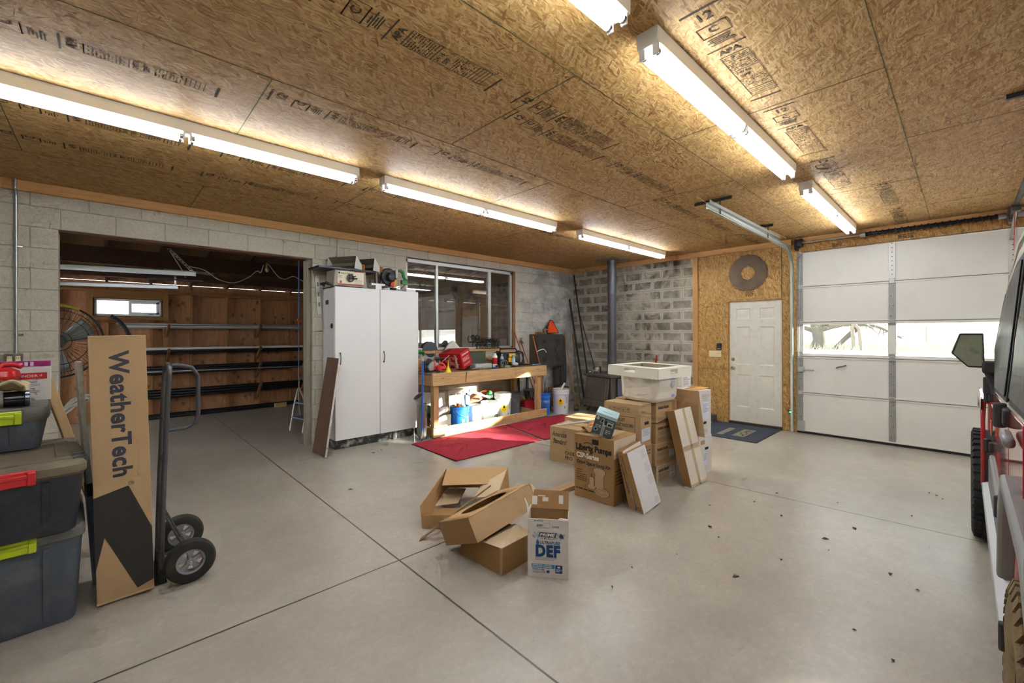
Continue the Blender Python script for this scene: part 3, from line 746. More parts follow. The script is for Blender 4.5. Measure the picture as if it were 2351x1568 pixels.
for z in (.16, .3, .44): MB().box(.035, .06, -.0115, .0, z - .03, z + .03).build('window_slot', plain('mid_grey', (120, 120, 112), .5, 0, .1), t)
# ------------------------------------------------------------------ things in the shed
# pipe arms on the far wall
arms = [(.82, 1.50, 1.74), (.82, 1.00, 1.28), (.82, .62, .90), (.82, .20, .46), (2.33, 1.48, 1.76), (2.33, 1.00, 1.30), (2.33, .63, .98), (2.33, .17, .55)]
where = ['top', 'second', 'third', 'lowest']
ARM = wood('bracket_timber', (126, 92, 60), 'y', .3)
for i, (x, z0, z1) in enumerate(arms):
    b = MB(); y0 = SHY - .09
    b.slab([(x - .02, y0, z0), (x - .02, y0, z0 + .10), (x - .02, y0 - .30, z1), (x - .02, y0 - .34, z1 - .06)], .04)
    b.box(x - .06, x - .015, y0 - .02, y0, z0 - .02, z1 + .02)
    tag(b.build('pipe_bracket', ARM, bevel=.003), '%s wooden pipe bracket in the %s column on the shed wall' % (where[i % 4], 'left' if i < 4 else 'right'), 'bracket', 'wooden brackets on the shed wall')
TBL = plain('black_iron_pipe', (22, 22, 24), .4, .3, .2, 10); WPVC = plain('white_pvc_pipe', (214, 216, 214), .35, 0, .05)
def pipe(x0, x1, y, z0, z1, r, m, lab, grp, sag=0):
    n = 9; pts = [(x0 + (x1 - x0) * i / n, y, z0 + (z1 - z0) * i / n - sag * math.sin(PI * i / n)) for i in range(n + 1)]
    tag(MB().tube(pts, r, 10).build('pipe', m), lab, 'pipe', grp)
g = 'pipes stored on the top row of brackets'
pipe(.10, 3.18, 10.25, 1.738, 1.728, .020, GALV, 'grey pipe lying foremost on the top row of brackets', g)
pipe(.22, 3.18, 10.31, 1.70, 1.70, .018, WPVC, 'pale pipe sagging on the top row of brackets', g)
pipe(.15, 3.19, 10.36, 1.672, 1.668, .016, GALV, 'grey pipe behind the foremost one on the top row', g)
for k in range(3): pipe(.02 - .06 * k, 3.19, 10.40 + .02 * k, 1.755 + .012 * k, 1.70 + .012 * k, .008, COPPER, ['lowest', 'middle', 'uppermost'][k] + ' of the three thin copper tubes on the top row', 'copper tubes on the top row')
g = 'pipes stored on the second row of brackets'
pipe(.2, 3.19, 10.24, 1.28, 1.277, .026, WPVC, 'fat pale pipe on the second row of brackets', g)
pipe(.2, 3.19, 10.30, 1.235, 1.233, .024, TBL, 'black pipe under the pale one on the second row', g)
pipe(.2, 3.19, 10.36, 1.195, 1.193, .022, TBL, 'black pipe at the back of the second row', g)
g = 'pipes stored on the third row of brackets'
for k, (y, z, nm) in enumerate(((10.27, .917, 'foremost'), (10.33, .870, 'second'), (10.39, .817, 'lowest'), (10.33, .928, 'upper'), (10.39, .882, 'rear'))):
    pipe(.2, 3.19, y, z, z, .024, TBL, nm + ' black pipe on the third row of brackets', g)
pipe(.2, 3.19, 10.105, .87, .835, .011, GALV, 'thin bright conduit under the black pipes of the third row', g)
g = 'pipes stored on the lowest row of brackets'
for k, (y, z, nm) in enumerate(((10.27, .480, 'foremost'), (10.33, .425, 'second'), (10.39, .37, 'lowest'), (10.33, .488, 'upper'), (10.39, .435, 'rear'))):
    pipe(.2, 3.19, y, z, z, .028, TBL, nm + ' black pipe on the lowest row of brackets', g)
g = 'pipes on the shed floor'
pipe(.3, 3.1, 10.22, .04, .04, .04, TBL, 'fat black pipe on the shed floor against the far wall', g)
pipe(.3, 2.6, 10.10, .032, .032, .03, TBL, 'thinner black pipe on the shed floor in front of the fat one', g)
tag(MB().box(2.55, 2.78, 9.98, 10.03, 0, .09).build('wood_block', FIR_X, bevel=.003), 'pale wood block on the shed floor under the blue rope', 'wood block')
# stored overhead-door tracks under the shed roof
TRK = plain('pale_track_steel', (196, 204, 200), .38, .7, .1, 12)
def track_profile(b, p, q, w=.055, d=.028):
    p = Vector(p); q = Vector(q); dr = (q - p).normalized(); up = Vector((0, 0, 1)); sd = dr.cross(up).normalized()
    prof = [(-w / 2, d), (-w / 2, 0), (w / 2, 0), (w / 2, d), (w / 2 - .004, d), (w / 2 - .004, .004), (-w / 2 + .004, .004), (-w / 2 + .004, d)]
    vs = [o_ + up * u + sd * s for o_ in (p, q) for u, s in prof]; n = 8
    return b.add(vs, [(i, (i + 1) % n, n + (i + 1) % n, n + i) for i in range(n)] + [(7, 4, 3, 0)[::-1]])
t = thing('door_track', 'long pale steel door track hung under the shed roof, left of the doorway', 'door track', (0, 7.7, 0))
b = track_profile(MB(), (-1.5, 0, 2.36), (.93, .0, 2.425), .062, .035); b.build('rail', TRK, t)
b = MB(); b.slab([(.60, .03, 2.76), (.64, .03, 2.77), (.935, 0, 2.44), (.895, 0, 2.43)], .004); br = b.build('hanger_strap', TRK, t)
for k in range(9):
    f = k / 9 + .04; MB().at((.617 + .30 * f, .026 - .03 * f, 2.757 - .325 * f)).cyl((0, -.003, 0), (0, .003, 0), .009, n=8).build('hole', BLKPLA, br)
MB().tube([(.62, .03, 2.76), (.80, .35, 2.52), (.86, .5, 2.42)], .008, 6).build('rear_strap', TRK, t)
t = thing('door_track', 'lower, duller door track below the long pale one under the shed roof', 'door track', (0, 7.9, 0))
track_profile(MB(), (-1.5, 0, 2.165), (.74, 0, 2.235), .045, .028).build('rail', GALV, t)
MB().box(.70, .72, -.01, .01, 2.25, 2.40).build('hanger_strap', GALV, t)
MB().box(.40, 1.05, -.01, .01, 2.335, 2.36).build('angle_iron', BLKMET, t)
t = thing('track_bundle', 'short bundle of greyish track lengths behind the hanger strap in the shed', 'track bundle', (.62, 8.5, 2.555), (0, D(2), 0))
for k in range(2): MB().box(0, .64, -.03 + .06 * k, .02 + .06 * k, -.02 + .03 * k, .02 + .03 * k).build('track_length', plain('grey_violet_steel', (150, 146, 156), .4, .5, .1), t, .003)
# cable, bulb, rope
CABW = plain('white_cable', (206, 204, 196), .5, 0, .05)
t = thing('power_cable', 'wavy white power cable hanging under the shed roof', 'cable', (0, 8.4, 0))
def smooth(p, n=6):
    out = []
    P = [Vector(q) for q in p]
    for i in range(len(P) - 1):
        a = P[max(i - 1, 0)]; b_ = P[i]; c = P[i + 1]; d_ = P[min(i + 2, len(P) - 1)]
        for k in range(n):
            s = k / n; out.append(.5 * ((2 * b_) + (c - a) * s + (2 * a - 5 * b_ + 4 * c - d_) * s * s + (3 * b_ - a - 3 * c + d_) * s ** 3))
    return out + [P[-1]]
MB().tube(smooth([(.93, 0, 2.62), (1.13, 0, 2.58), (1.31, 0, 2.45), (1.53, 0, 2.41), (1.74, 0, 2.52), (1.87, 0, 2.64), (1.93, 0, 2.62), (1.97, 0, 2.76)]), .007, 6).build('cord', CABW, t)
MB().tube(smooth([(2.03, 0, 2.80), (2.09, 0, 2.72), (2.20, 0, 2.58), (2.31, 0, 2.54), (2.45, 0, 2.60), (2.55, 0, 2.56), (2.72, 0, 2.48)]), .007, 6).build('cord', CABW, t)
t = thing('lamp_socket', 'small bulb in a brass socket hanging under the shed roof', 'light bulb', (2.02, 8.38, 2.70))
MB().lathe([(0, .09), (.02, .088), (.024, .02), (.02, 0), (0, 0)], 14).build('socket', plain('old_brass', (150, 128, 76), .4, .8, .2), t)
MB().sphere((0, 0, -.03), .032, 14, 10, (1, 1, 1.2)).build('bulb', plain('bulb_glass', (200, 196, 176), .1, 0, .1), t)
t = thing('hanging_rope', 'blue air hose hanging straight down inside the shed doorway', 'hose', (2.33, 7.7, 0))
BLUH = plain('blue_hose', (96, 138, 192), .5, 0, .08)
MB().tube([(0, 0, 2.84), (0, 0, 1.2), (.005, 0, .75)], .007, 8).build('hose', BLUH, t)
MB().tube([(.012, .01, 2.84), (.014, .01, 1.78)], .006, 8).build('hose_return', BLUH, t)
MB().tube(smooth([(.005, 0, .75), (.0, 0, .45), (.02, -.02, .2), (.08, -.06, .10), (.14, -.1, .09)]), .007, 8).build('hose_end', plain('pale_hose', (190, 190, 180), .5, 0, .08), t)
MB().cbox((0, -.01, 1.78), (.055, .03, .06)).cbox((.035, -.01, 1.77), (.03, .025, .025)).cbox((-.035, -.01, 1.77), (.03, .025, .025)).build('coupler', ORA, t, .01, label='orange coupler')
tag(MB().at((2.62, 7.4, 2.72), (D(90), 0, 0)).tube([(.12 * math.cos(a / 20 * 2 * PI) + .01 * (a > 20), .17 * math.sin(a / 20 * 2 * PI), .01 * (a // 20)) for a in range(60)], .006, 6).build('coiled_rope', plain('yellow_rope', (190, 172, 120), .8, 0, .1)), 'coil of pale rope hanging at the right jamb of the shed', 'rope')
# step ladder half hidden behind the leaning brown board
t = thing('step_ladder', 'white step ladder with blue-grey treads just inside the shed doorway', 'step ladder', (2.235, 7.12, 0), D(15))
LW = plain('white_tube', (206, 208, 206), .4, .3, .06)
for y in (0, .34):
    MB().tube([(-.03, y, 0), (.04, y, .40), (.10, y, .64), (.13, y, .67)], .012, 8).build('leg', LW, t)
    MB().tube([(.36, y, 0), (.20, y, .5), (.13, y, .67)], .012, 8).build('leg', LW, t)
for z, x in ((.2, .0), (.43, .045)): MB().box(x - .01, x + .16, 0, .34, z, z + .02).build('tread', plain('blue_grey_tread', (110, 124, 146), .6, 0, .1), t, .004)
# fan in the doorway
t = thing('pedestal_fan', 'large black caged fan standing in the left of the shed doorway', 'fan', (-.42, 6.78, 0), D(18))
CAGE = plain('black_wire', (34, 34, 34), .5, .4, .15)
zc, R_ = 1.475, .40
b = MB(); b.at((0, 0, zc), (D(90), 0, 0))
for k in range(40):
    a = 2 * PI * k / 40; c, s = math.cos(a), math.sin(a)
    b.tube([(.10 * c, .10 * s, .115), (.25 * c, .25 * s, .10), (.36 * c, .36 * s, .06), (R_ * c, R_ * s, 0), (.36 * c, .36 * s, -.05), (.2 * c, .2 * s, -.08)], .0022, 4)
for rr, zz in ((.10, .115), (.25, .10), (R_, 0), (.34, .07)): b.tube([(rr * math.cos(2 * PI * i / 40), rr * math.sin(2 * PI * i / 40), zz) for i in range(40)], .0042 if rr < R_ else .011, 6, True)
b.build('cage', CAGE, t)
b = MB().at((0, 0, zc), (D(90), 0, 0))
for k in range(3):
    a = 2 * PI * k / 3 + .5
    b.grid(lambda u, v: ((.07 + .26 * u) * math.cos(a + (v - .5) * (1.0 - .2 * u)), (.07 + .26 * u) * math.sin(a + (v - .5) * (1.0 - .2 * u)), .05 * (v - .5)), 6, 6)
b.build('blade', plain('grey_blade', (120, 122, 120), .4, .5, .1), t, solid=.003)
MB().at((0, 0, zc), (D(90), 0, 0)).cyl((0, 0, -.02), (0, 0, .05), .07, n=20).cyl((0, 0, -.2), (0, 0, -.02), .085, n=20).build('motor', BLKPLA, t, .006)
b = MB().at((0, 0, zc), (D(90), 0, 0)); n = 14
b.tube([((R_ - .005) * math.cos(D(62 + 60 * i / n)), (R_ - .005) * math.sin(D(62 + 60 * i / n)), .02) for i in range(n + 1)], .016, 8); b.build('badge_strip', plain('yellow_green_band', (150, 150, 40), .5, 0, .15), t)
MB().tube([(0, .12, 0), (0, .12, zc - .1), (0, .1, zc)], .022, 10).build('post', BLKPLA, t)
MB().cyl((0, .12, 0), (0, .12, .03), .26, .24, n=32).build('base', BLKPLA, t, .006)
tag(MB().tube(smooth([(.02, 7.25, 1.78), (.11, 7.25, 1.70), (.18, 7.25, 1.56), (.205, 7.25, 1.38), (.18, 7.25, 1.1), (.13, 7.25, .6), (.12, 7.25, .02)]), .022, 10).build('hose', BLKRUB), 'black corrugated hose arching up behind the fan', 'hose')
tag(MB().tube([(.02, 6.62, .0), (.015, 6.64, 1.1)], .011, 8).build('steel_post', BLKMET), 'slim dark post standing behind the white painted board', 'post')
# coil of pale tubing behind the boards
t = thing('tubing_coil', 'coil of pale plastic tubing leaning behind the white painted board', 'tubing', (-.12, 6.66, .0), (0, 0, D(10)))
CT = plain('pale_tubing', (178, 176, 164), .5, 0, .08)
b = MB(); n = 40
b.at((0, 0, .44), (D(72), 0, 0)).tube([((.30 + .04 * math.sin(i * 2.1 / n * 2 * PI)) * math.cos(2 * PI * i / n), (.38 + .03 * math.sin(i * .9)) * math.sin(2 * PI * i / n) * 1.1, .11 * (i / n / 7 - .5)) for i in range(n * 7)], .0125, 6)
b.build('coil', CT, t)

# things behind the big window, seen through its glass
t = thing('shelf_unit', 'perforated steel shelf unit behind the right light of the big window', 'shelf unit', (6.35, 7.45, 0))
for x in (0, 1.2):
    for y in (0, .4):
        MB().box(x - .02, x + .02, y - .02, y + .02, 0, 2.28).build('post', GALV, t)
for z in (.5, 1.15, 1.62, 2.2): MB().box(-.02, 1.22, -.02, .42, z, z + .03).build('shelf_board', STUD_X, t)
tag(MB().box(6.55, 7.0, 7.50, 7.80, 1.181, 1.42).build('carton', CARD_D, bevel=.003), 'brown carton on the shelf behind the right light of the big window', 'carton')
tag(MB().box(6.9, 7.4, 7.48, 7.82, 1.651, 1.80).build('dark_case', BLKPLA, bevel=.01), 'dark case on the shelf behind the right light of the big window', 'case')
t = thing('white_cupboard', 'pale cupboard against the shed wall behind the big window', 'cupboard', (5.75, 8.6, 0))
MB().box(0, .62, 0, .5, 0, 1.75).build('body', plain('pale_grey_enamel', (176, 176, 172), .4, 0, .05), t, .006); MB().box(.02, .60, -.02, 0, .05, 1.72).build('door', plain('pale_grey_enamel', (0, 0, 0)), t, .006)
# ------------------------------------------------------------------ white cabinet and the things on it
CABP = plain('white_cabinet_paint', (228, 228, 226), .38, 0, .03, 3, wear=((190, 188, 182), .12, 3))
t = thing('cabinet', 'tall white two-door cabinet against the block wall', 'cabinet', (2.19, 5.77, 0))
W_, H_, Dp = 1.268, 2.175, .43
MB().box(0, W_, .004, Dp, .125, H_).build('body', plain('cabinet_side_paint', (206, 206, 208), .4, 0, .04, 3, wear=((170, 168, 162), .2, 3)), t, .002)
KICK = plain('scuffed_black_kick', (40, 40, 42), .6, 0, .3, 8, wear=((196, 192, 184), .9, 9))
MB().box(.015, W_ - .01, .012, Dp - .02, 0, .125).build('toe_kick', KICK, t)
for x0, x1, hx in ((.006, .638, .072), (.645, W_ - .002, .70)):
    d = MB().box(x0, x1, -.018, .003, .12, H_ + .012).build('door', CABP, t, .003)
    q = MB().tube([(hx, -.018, 1.155), (hx, -.038, 1.175), (hx, -.042, 1.22), (hx, -.038, 1.265), (hx, -.018, 1.285)], .006, 8); q.build('handle', plain('old_chrome', (120, 116, 108), .3, .9, .2), d)
    for z in (1.15, 1.29): MB().at((hx, -.019, z), (D(90), 0, 0)).lathe([(0, .004), (.011, .003), (.014, 0), (0, 0)], 12).build('handle_rose', plain('old_chrome', (0, 0, 0)), d)
MB().box(-.012, 0, .20, .285, 1.955, 2.015).build('outlet_plate', plain('dark_plate', (50, 50, 50), .5, .2, .2), t, .004)
MB().at((-.001, .08, 1.66), (0, D(-90), 0)).lathe([(0, .012), (.03, .01), (.036, 0), (0, 0)], 16).build('round_cap', BLKPLA, t)
# brown panel leaning on its side
t = thing('leaning_panel', 'dark brown wood panel leaning against the side of the white cabinet', 'panel', (2.15, 5.71, 0), (0, 0, 0))
WAL = wood('walnut_panel', (112, 82, 62), 'z', 0, .5)
P0, P1, P2, P3 = Vector((1.93, 5.55, 0)), Vector((1.985, 5.36, .0)), Vector((2.145, 5.52, 1.24)), Vector((2.10, 5.78, 1.24))
P = [Vector(p) - Vector((2.15, 5.71, 0)) for p in ((1.935, 5.86, .01), (1.955, 5.47, .01), (2.155, 5.53, 1.235), (2.15, 5.92, 1.235))]
b = MB().slab(P, -.022); b.build('panel', WAL, t, .002)
e = [P[1] + Vector((-.001, -.004, 0)), P[1] + Vector((.024, -.004, .004)), P[2] + Vector((.024, -.004, .004)), P[2] + Vector((-.001, -.004, 0))]
MB().slab(e, .003).build('edge_band', plain('chewed_white_edge', (196, 192, 186), .7, 0, .2, 30, wear=((90, 70, 52), .9, 20)), t)

# bench table saw
TOP = 2.189
t = thing('table_saw', 'grey bench table saw with a cream printed front, on top of the cabinet', 'table saw', (2.19, 5.80, TOP), 0)
SAWB = plain('grey_beige_enamel', (146, 138, 122), .5, .2, .08); SAWT = plain('dark_cast_top', (62, 62, 72), .4, .6, .12)
b = MB(); b.add([(.0, .0, 0), (.46, -.03, 0), (.46, .30, 0), (0, .30, 0), (.02, .0, .235), (.44, -.02, .235), (.44, .30, .235), (.02, .30, .235)], [(3, 2, 1, 0), (4, 5, 6, 7), (0, 1, 5, 4), (1, 2, 6, 5), (2, 3, 7, 6), (3, 0, 4, 7)])
b.build('base', SAWB, t, .008)
b = MB().add([(-.20, -.02, .235), (.46, -.055, .225), (.62, .02, .235), (.62, .36, .235), (-.20, .36, .235), (-.20, -.02, .262), (.46, -.055, .252), (.62, .02, .262), (.62, .36, .262), (-.20, .36, .262)], [(4, 3, 2, 1, 0), (5, 6, 7, 8, 9), (0, 1, 6, 5), (1, 2, 7, 6), (2, 3, 8, 7), (3, 4, 9, 8), (4, 0, 5, 9)])
b.build('table', SAWT, t, .002)
u_ = Vector((.46, -.03, 0)).normalized(); v_ = Vector((.02, 0, .235)).normalized()
PAN = plain('cream_panel', (226, 218, 192), .45, 0, .05)
o_ = Vector((.0, -.001, 0)); vv = Vector((0, .0, 1))
fp = MB(); put_rect(fp, .055, .41, .045, .215, o_, u_, vv, .002); fpo = fp.build('front_plate', PAN, t)
b = MB(); put_text(b, 'Bench Table Saw', .026, o_ + u_ * .10 + vv * .178, u_, vv, .02, 0, 'LEFT', 1, .17, .0035); put_rect(b, .062, .088, .178, .205, o_, u_, vv, .0035)
put_lines(b, .07, .12, .155, .01, 4, .003, o_, u_, vv, 2, .0035); put_lines(b, .28, .39, .10, .012, 5, .003, o_, u_, vv, 3, .0035); b.build('printed_lettering', INKB, fpo)
b = MB(); put_rect(b, .08, .11, .05, .085, o_, u_, vv, .0035); put_rect(b, .27, .41, .212, .222, o_, u_, vv, .0035); put_rect(b, .06, .40, .030, .046, o_, u_, vv, .003); b.build('red_marks', plain('faded_red_ink', (166, 66, 56), .5, 0, .1), fpo)
hw = MB().at((.215, -.045, .125), (D(90), 0, 0)); hw.tube([(.046 * math.cos(2 * PI * i / 24), .046 * math.sin(2 * PI * i / 24), 0) for i in range(24)], .008, 8, True)
for k in range(3): hw.cyl((0, 0, 0), (.046 * math.cos(2.1 * k), .046 * math.sin(2.1 * k), 0), .006, n=8)
hw.cyl((0, 0, -.03), (0, 0, .012), .016, n=12); hwo = hw.build('handwheel', plain('dark_handle', (70, 66, 62), .35, .5, .15), t)
MB().tube([(.23, -.05, .12), (.30, -.07, .118)], .010, 8).build('crank_grip', BLKPLA, hwo)
MB().tube([(.24, -.04, .14), (.285, -.06, .155)], .006, 8).build('lock_lever', BLKPLA, hwo)
MB().box(.60, .63, -.0, .04, .09, .24).build('fence_arm', plain('grey_cast_arm', (110, 104, 98), .45, .5, .1), t, .008)
for x in (.05, .42): MB().box(x - .05, x + .05, -.02, .03, -.001, .02).build('foot', SAWB, t, .008)
MB().tube(smooth([(.02, -.02, .012), (.15, -.04, .008), (.25, -.035, .006), (.36, -.03, .006), (.44, -.0, .03)]), .005, 6).build('power_cord', BLKPLA, t)
tag(MB().tube(smooth([(2.10, 5.86, TOP + .012), (2.06, 5.90, TOP + .03), (2.12, 5.95, TOP + .05), (2.17, 5.90, TOP + .035), (2.12, 5.86, TOP + .055), (2.20, 5.84, TOP + .012)]), .012, 8).build('clamp', BLKMET), 'small black clamp on the left end of the cabinet top', 'clamp')
# two sheet-metal troughs with white ends on the saw
def trough(label, loc, rz):
    t = thing('metal_trough', label, 'trough', loc, rz, 'sheet-metal troughs stacked on the saw')
    L = .46; w = .15; TR = plain('weathered_zinc', (132, 128, 112), .5, .5, .15, 12)
    b = MB(); b.slab([(0, 0, 0), (w, 0, 0), (w, L, 0), (0, L, 0)], .004); b.slab([(w, 0, .0), (w, 0, .065), (w, L, .065), (w, L, .0)], .004); b.slab([(w, 0, .065), (.03, 0, .175), (.03, L, .175), (w, L, .065)], .004); b.build('channel', TR, t)
    MB().slab([(.02, .03, .04), (.02, L - .06, .03), (.05, L - .06, .085), (.05, .03, .09)], .004).build('inner_lip', TR, t)
    EP = plain('white_enamel_end', (220, 222, 218), .4, 0, .05)
    for y in (0, L): MB().slab([(-.01, y, -.004), (w + .004, y, -.004), (w + .004, y, .07), (.028, y, .185)], .004).build('end_plate', EP, t)
    MB().box(w + .006, w + .055, -.02, .05, .0, .075).build('wood_end', wood('orange_wood', (172, 118, 62), 'z', 0), t, .003)
    return t
trough('nearer of two zinc troughs with white triangular ends on the table saw', (2.47, 5.765, TOP + .268), D(31))
trough('second zinc trough on the saw, the one further right towards the mitre saw', (2.75, 5.79, TOP + .268), D(31))
# mitre saw
t = thing('mitre_saw', 'black and green mitre saw on the right of the cabinet top', 'mitre saw', (3.03, 5.93, TOP), D(0))
SG = plain('saw_silver', (176, 174, 168), .4, .6, .12); SB = plain('saw_black_guard', (40, 40, 38), .4, .1, .15)
MB().lathe([(0, 0), (.13, 0), (.13, .035), (.12, .045), (0, .045)], 28).build('turntable', SG, t)
MB().box(-.20, .26, .03, .16, .0, .04).build('base', SG, t, .006)
MB().box(-.19, -.02, .03, .05, .04, .10).box(.06, .24, .03, .05, .04, .10).build('fence', STEEL, t, .004)
MB().box(-.02, .06, -.19, -.08, .012, .04).build('mitre_handle', BLKPLA, t, .008)
g_ = MB().at((.02, .0, .21), (D(90), 0, D(12))); g_.cyl((0, 0, -.03), (0, 0, .03), .135, n=32); g_.build('blade_guard', SB, t, .012)
g_ = MB().at((.02, .0, .21), (D(90), 0, D(12))); g_.cyl((0, 0, .03), (0, 0, .09), .07, .06, n=24); g_.build('motor_housing', SB, t, .008)
MB().box(-.09, -.02, .02, .10, .04, .22).build('arm_pivot', SG, t, .01)
MB().slab([(-.16, -.02, .05), (-.03, -.035, .30), (.05, -.035, .32), (.0, -.03, .06)], .02).build('front_plate', SB, t, .006)
MB().slab([(.07, -.045, .06), (.13, -.045, .07), (.14, -.045, .17), (.08, -.045, .18)], .03).build('lower_guard', plain('amber_guard', (190, 140, 50), .35, 0, .1), t, .01)
MB().at((.07, -.05, .10), (D(90), 0, 0)).cyl((0, 0, 0), (0, 0, .02), .045, n=16).build('danger_disc', RED, t, .004)
MB().box(.13, .17, -.03, .05, .20, .33).build('grey_cap', plain('light_grey_cap', (180, 176, 170), .45, .1, .05), t, .008)
MB().tube(smooth([(.16, 0, .31), (.21, -.005, .325), (.255, -.01, .30), (.27, -.01, .25), (.29, -.01, .21), (.33, -.01, .17)]), [.020] * 8 + [.026] * 12 + [.022] * 11, 12).box(.235, .335, -.03, .02, .12, .185).build('green_handle', GRN, t, .006, label='green grip')
MB().tube(smooth([(.30, -.01, .13), (.25, -.03, .08), (.20, -.04, .05)]), .006, 6).build('power_cord', BLKPLA, t)
tag(MB().box(2.78, 2.87, 5.775, 5.90, TOP, TOP + .055).build('wood_scrap', CABP, bevel=.003), 'small white block at the front of the cabinet top, between the two saws', 'block')
tag(MB().box(2.72, 2.93, 5.785, 5.87, TOP + .0555, TOP + .085).build('metal_bracket', plain('white_bracket', (214, 214, 210), .45, .2, .05), bevel=.003), 'white metal bracket lying on the small block on the cabinet', 'bracket')
tag(MB().box(3.28, 3.44, 5.80, 5.92, TOP, TOP + .04).build('wood_scrap', CABP, bevel=.003), 'white offcut at the right end of the cabinet top', 'block')
# ------------------------------------------------------------------ workbench
t = thing('workbench', 'rough timber workbench under the wide window', 'workbench', (3.464, 5.39, 0))
BW, BD = 2.471, .77
BX = wood('bench_fir_x', (208, 172, 122), 'x', .7, wear=((120, 84, 50), .3)); BY = wood('bench_fir_y', (180, 140, 92), 'y', .5); BZ = wood('bench_fir_z', (200, 160, 110), 'z', .5)
MB().box(0, BW, -.001, BD, .932, .962).build('bench_top', wood('worn_bench_top', (140, 112, 74), 'x', .3, wear=((70, 62, 50), .6)), t, .003)
MB().box(-.005, BW + .01, -.04, 0, .775, .962).build('front_apron', BX, t, .004)
MB().box(0, BW, BD - .04, BD, .775, .93).build('rear_apron', BX, t, .004)
for x in (0, BW - .038): MB().box(x, x + .038, 0, BD - .04, .775, .931).build('end_apron', BY, t, .004)
for x in (.035, BW - .19):
    for y in (.001, BD - .13): MB().box(x, x + .089, y, y + .089, .0 if y > .1 else .0, .775).build('leg', BZ, t, .004)
MB().box(-.0, BW + .01, -.042, -.002, .018, .155).build('bottom_rail', BX, t, .004)
for x in (0.04, BW - .185): MB().box(x + .0, x + .038, .092, BD - .13, .02, .14).build('end_rail', BY, t, .004)
b = MB().add([(0.585, -.0415, .80), (.60, -.0415, .79), (.605, -.0415, .86), (.62, -.0415, .955), (.60, -.0415, .95), (.59, -.0415, .87)], [(0, 1, 2, 5), (5, 2, 3, 4)]); b.build('dark_crack', plain('crack_brown', (74, 48, 28), .8, 0, .2), t)  # crack drawn as a flat dark brown shape
BT = .962
def on(name, label, cat, x, y, rz=0, group=None, z=BT + .001): return thing(name, label, cat, (x, y, z), rz, group)
# circular saw
t = on('circular_saw', 'circular saw with orange-red housing at the left front of the bench', 'circular saw', 3.585, 5.49, D(-8))
MB().slab([(-.16, -.075, 0), (.12, -.075, 0), (.12, .065, 0), (-.16, .065, 0)], .005).build('shoe', STEEL, t, .002)
g_ = MB().at((-.03, -.02, .085), (D(90), 0, 0)); g_.prism([(.085 * math.cos(D(a)), .085 * math.sin(D(a))) for a in range(-20, 221, 12)], -.02, .02); g_.build('blade_guard', plain('grey_cast_guard', (160, 160, 158), .4, .4, .1), t, .006)
MB().at((.03, .0, .075), (D(90), 0, 0)).cyl((0, 0, .01), (0, 0, .11), .042, n=20).build('motor', RED, t, .008)
MB().box(-.04, .17, -.05, .0, .045, .095).build('housing', plain('orange_red', (222, 62, 44), .4, 0, .08), t, .014)
MB().tube([(.03, -.03, .10), (.06, -.03, .15), (.12, -.03, .13), (.165, -.03, .075)], .016, 8).build('rear_handle', plain('orange_red', (0, 0, 0)), t)
MB().cyl((-.02, -.06, .09), (-.02, -.03, .18), .013, n=10).build('front_grip', plain('orange_red', (0, 0, 0)), t)
# funnel
t = on('funnel', 'small yellow funnel standing upside down on the bench edge', 'funnel', 3.775, 5.42)
MB().lathe([(.052, 0), (.048, .008), (.012, .085), (.0075, .11), (.004, .185), (.003, .185), (.006, .11), (.011, .083), (.046, .006), (.052, 0)], 24).build('cone', YEL, t)
# boxed power tool, tipped up
RB = plain('red_printed_carton', (190, 18, 26), .4, 0, .06)
t = thing('tool_carton', 'red tool carton tipped up at a slant on the bench', 'carton', (4.13, 5.50, .975), (D(-2.2), D(-18.9), D(18)))
MB().box(0, .264, 0, .43, 0, .274).build('carton_body', RB, t, .002)
o1, u1, v1 = (0, .43, 0), (0, -1, 0), (0, 0, 1)
b = MB(); put_text(b, 'milwaukee', .085, (-.001, .125, .25), (0, 0, -1), (0, -1, 0), .03, .15, 'LEFT', 1, .23)
o2, u2, v2 = (0, 0, 0), (1, 0, 0), (0, 0, 1)
put_text(b, 'milwaukee', .05, (.03, 0, .215), u2, v2, .02, .15, 'LEFT', 1, .2)
put_lines(b, .04, .22, .17, .014, 5, .006, o2, u2, v2, 3); put_lines(b, .04, .22, .07, .012, 3, .004, o2, u2, v2, 5)
b.build('printed_lettering', plain('white_print', (236, 230, 226), .45, 0, .03), t)
b = MB()
for y0, y1, z0, z1 in ((.05, .33, .205, .217), (.10, .135, .13, .20), (.18, .22, .12, .205), (.26, .29, .17, .205)): put_rect(b, y0, y1, z0, z1, o1, u1, v1)
b.build('pictured_tool', plain('grey_pink_print', (196, 150, 146), .45, 0, .08), t)
b = MB(); put_poly(b, [(.15, 0.0), (.29, 0), (.30, .06), (.28, .12), (.22, .14), (.165, .12), (.145, .06)], o1, u1, v1); b.build('pictured_body', plain('peach_print', (216, 136, 110), .45, 0, .12), t)
b = MB(); put_rect(b, .18, .27, .02, .075, o1, u1, v1, .002); put_rect(b, .03, .26, .02, .045, (0, 0, .274), (1, 0, 0), (0, 1, 0)); put_rect(b, .03, .24, .30, .38, (0, 0, .274), (1, 0, 0), (0, 1, 0)); b.build('dark_print', plain('maroon_print', (110, 20, 24), .45, 0, .1), t)
MB().box(.262, .266, .02, .41, -.003, .06).build('bottom_edge', CARD_W, t)
for k in range(2): tag(MB().tube([(4.10 + .05 * k, 5.58 + .07 * k, BT + .012), (4.30 + .07 * k, 5.45 + .03 * k, BT + .012)], .010, 8).build('rubber_grip_bar', BLKPLA), ('front' if k == 0 else 'rear') + ' black rubber grip lying under the red carton', 'tool', 'tools under the red carton')
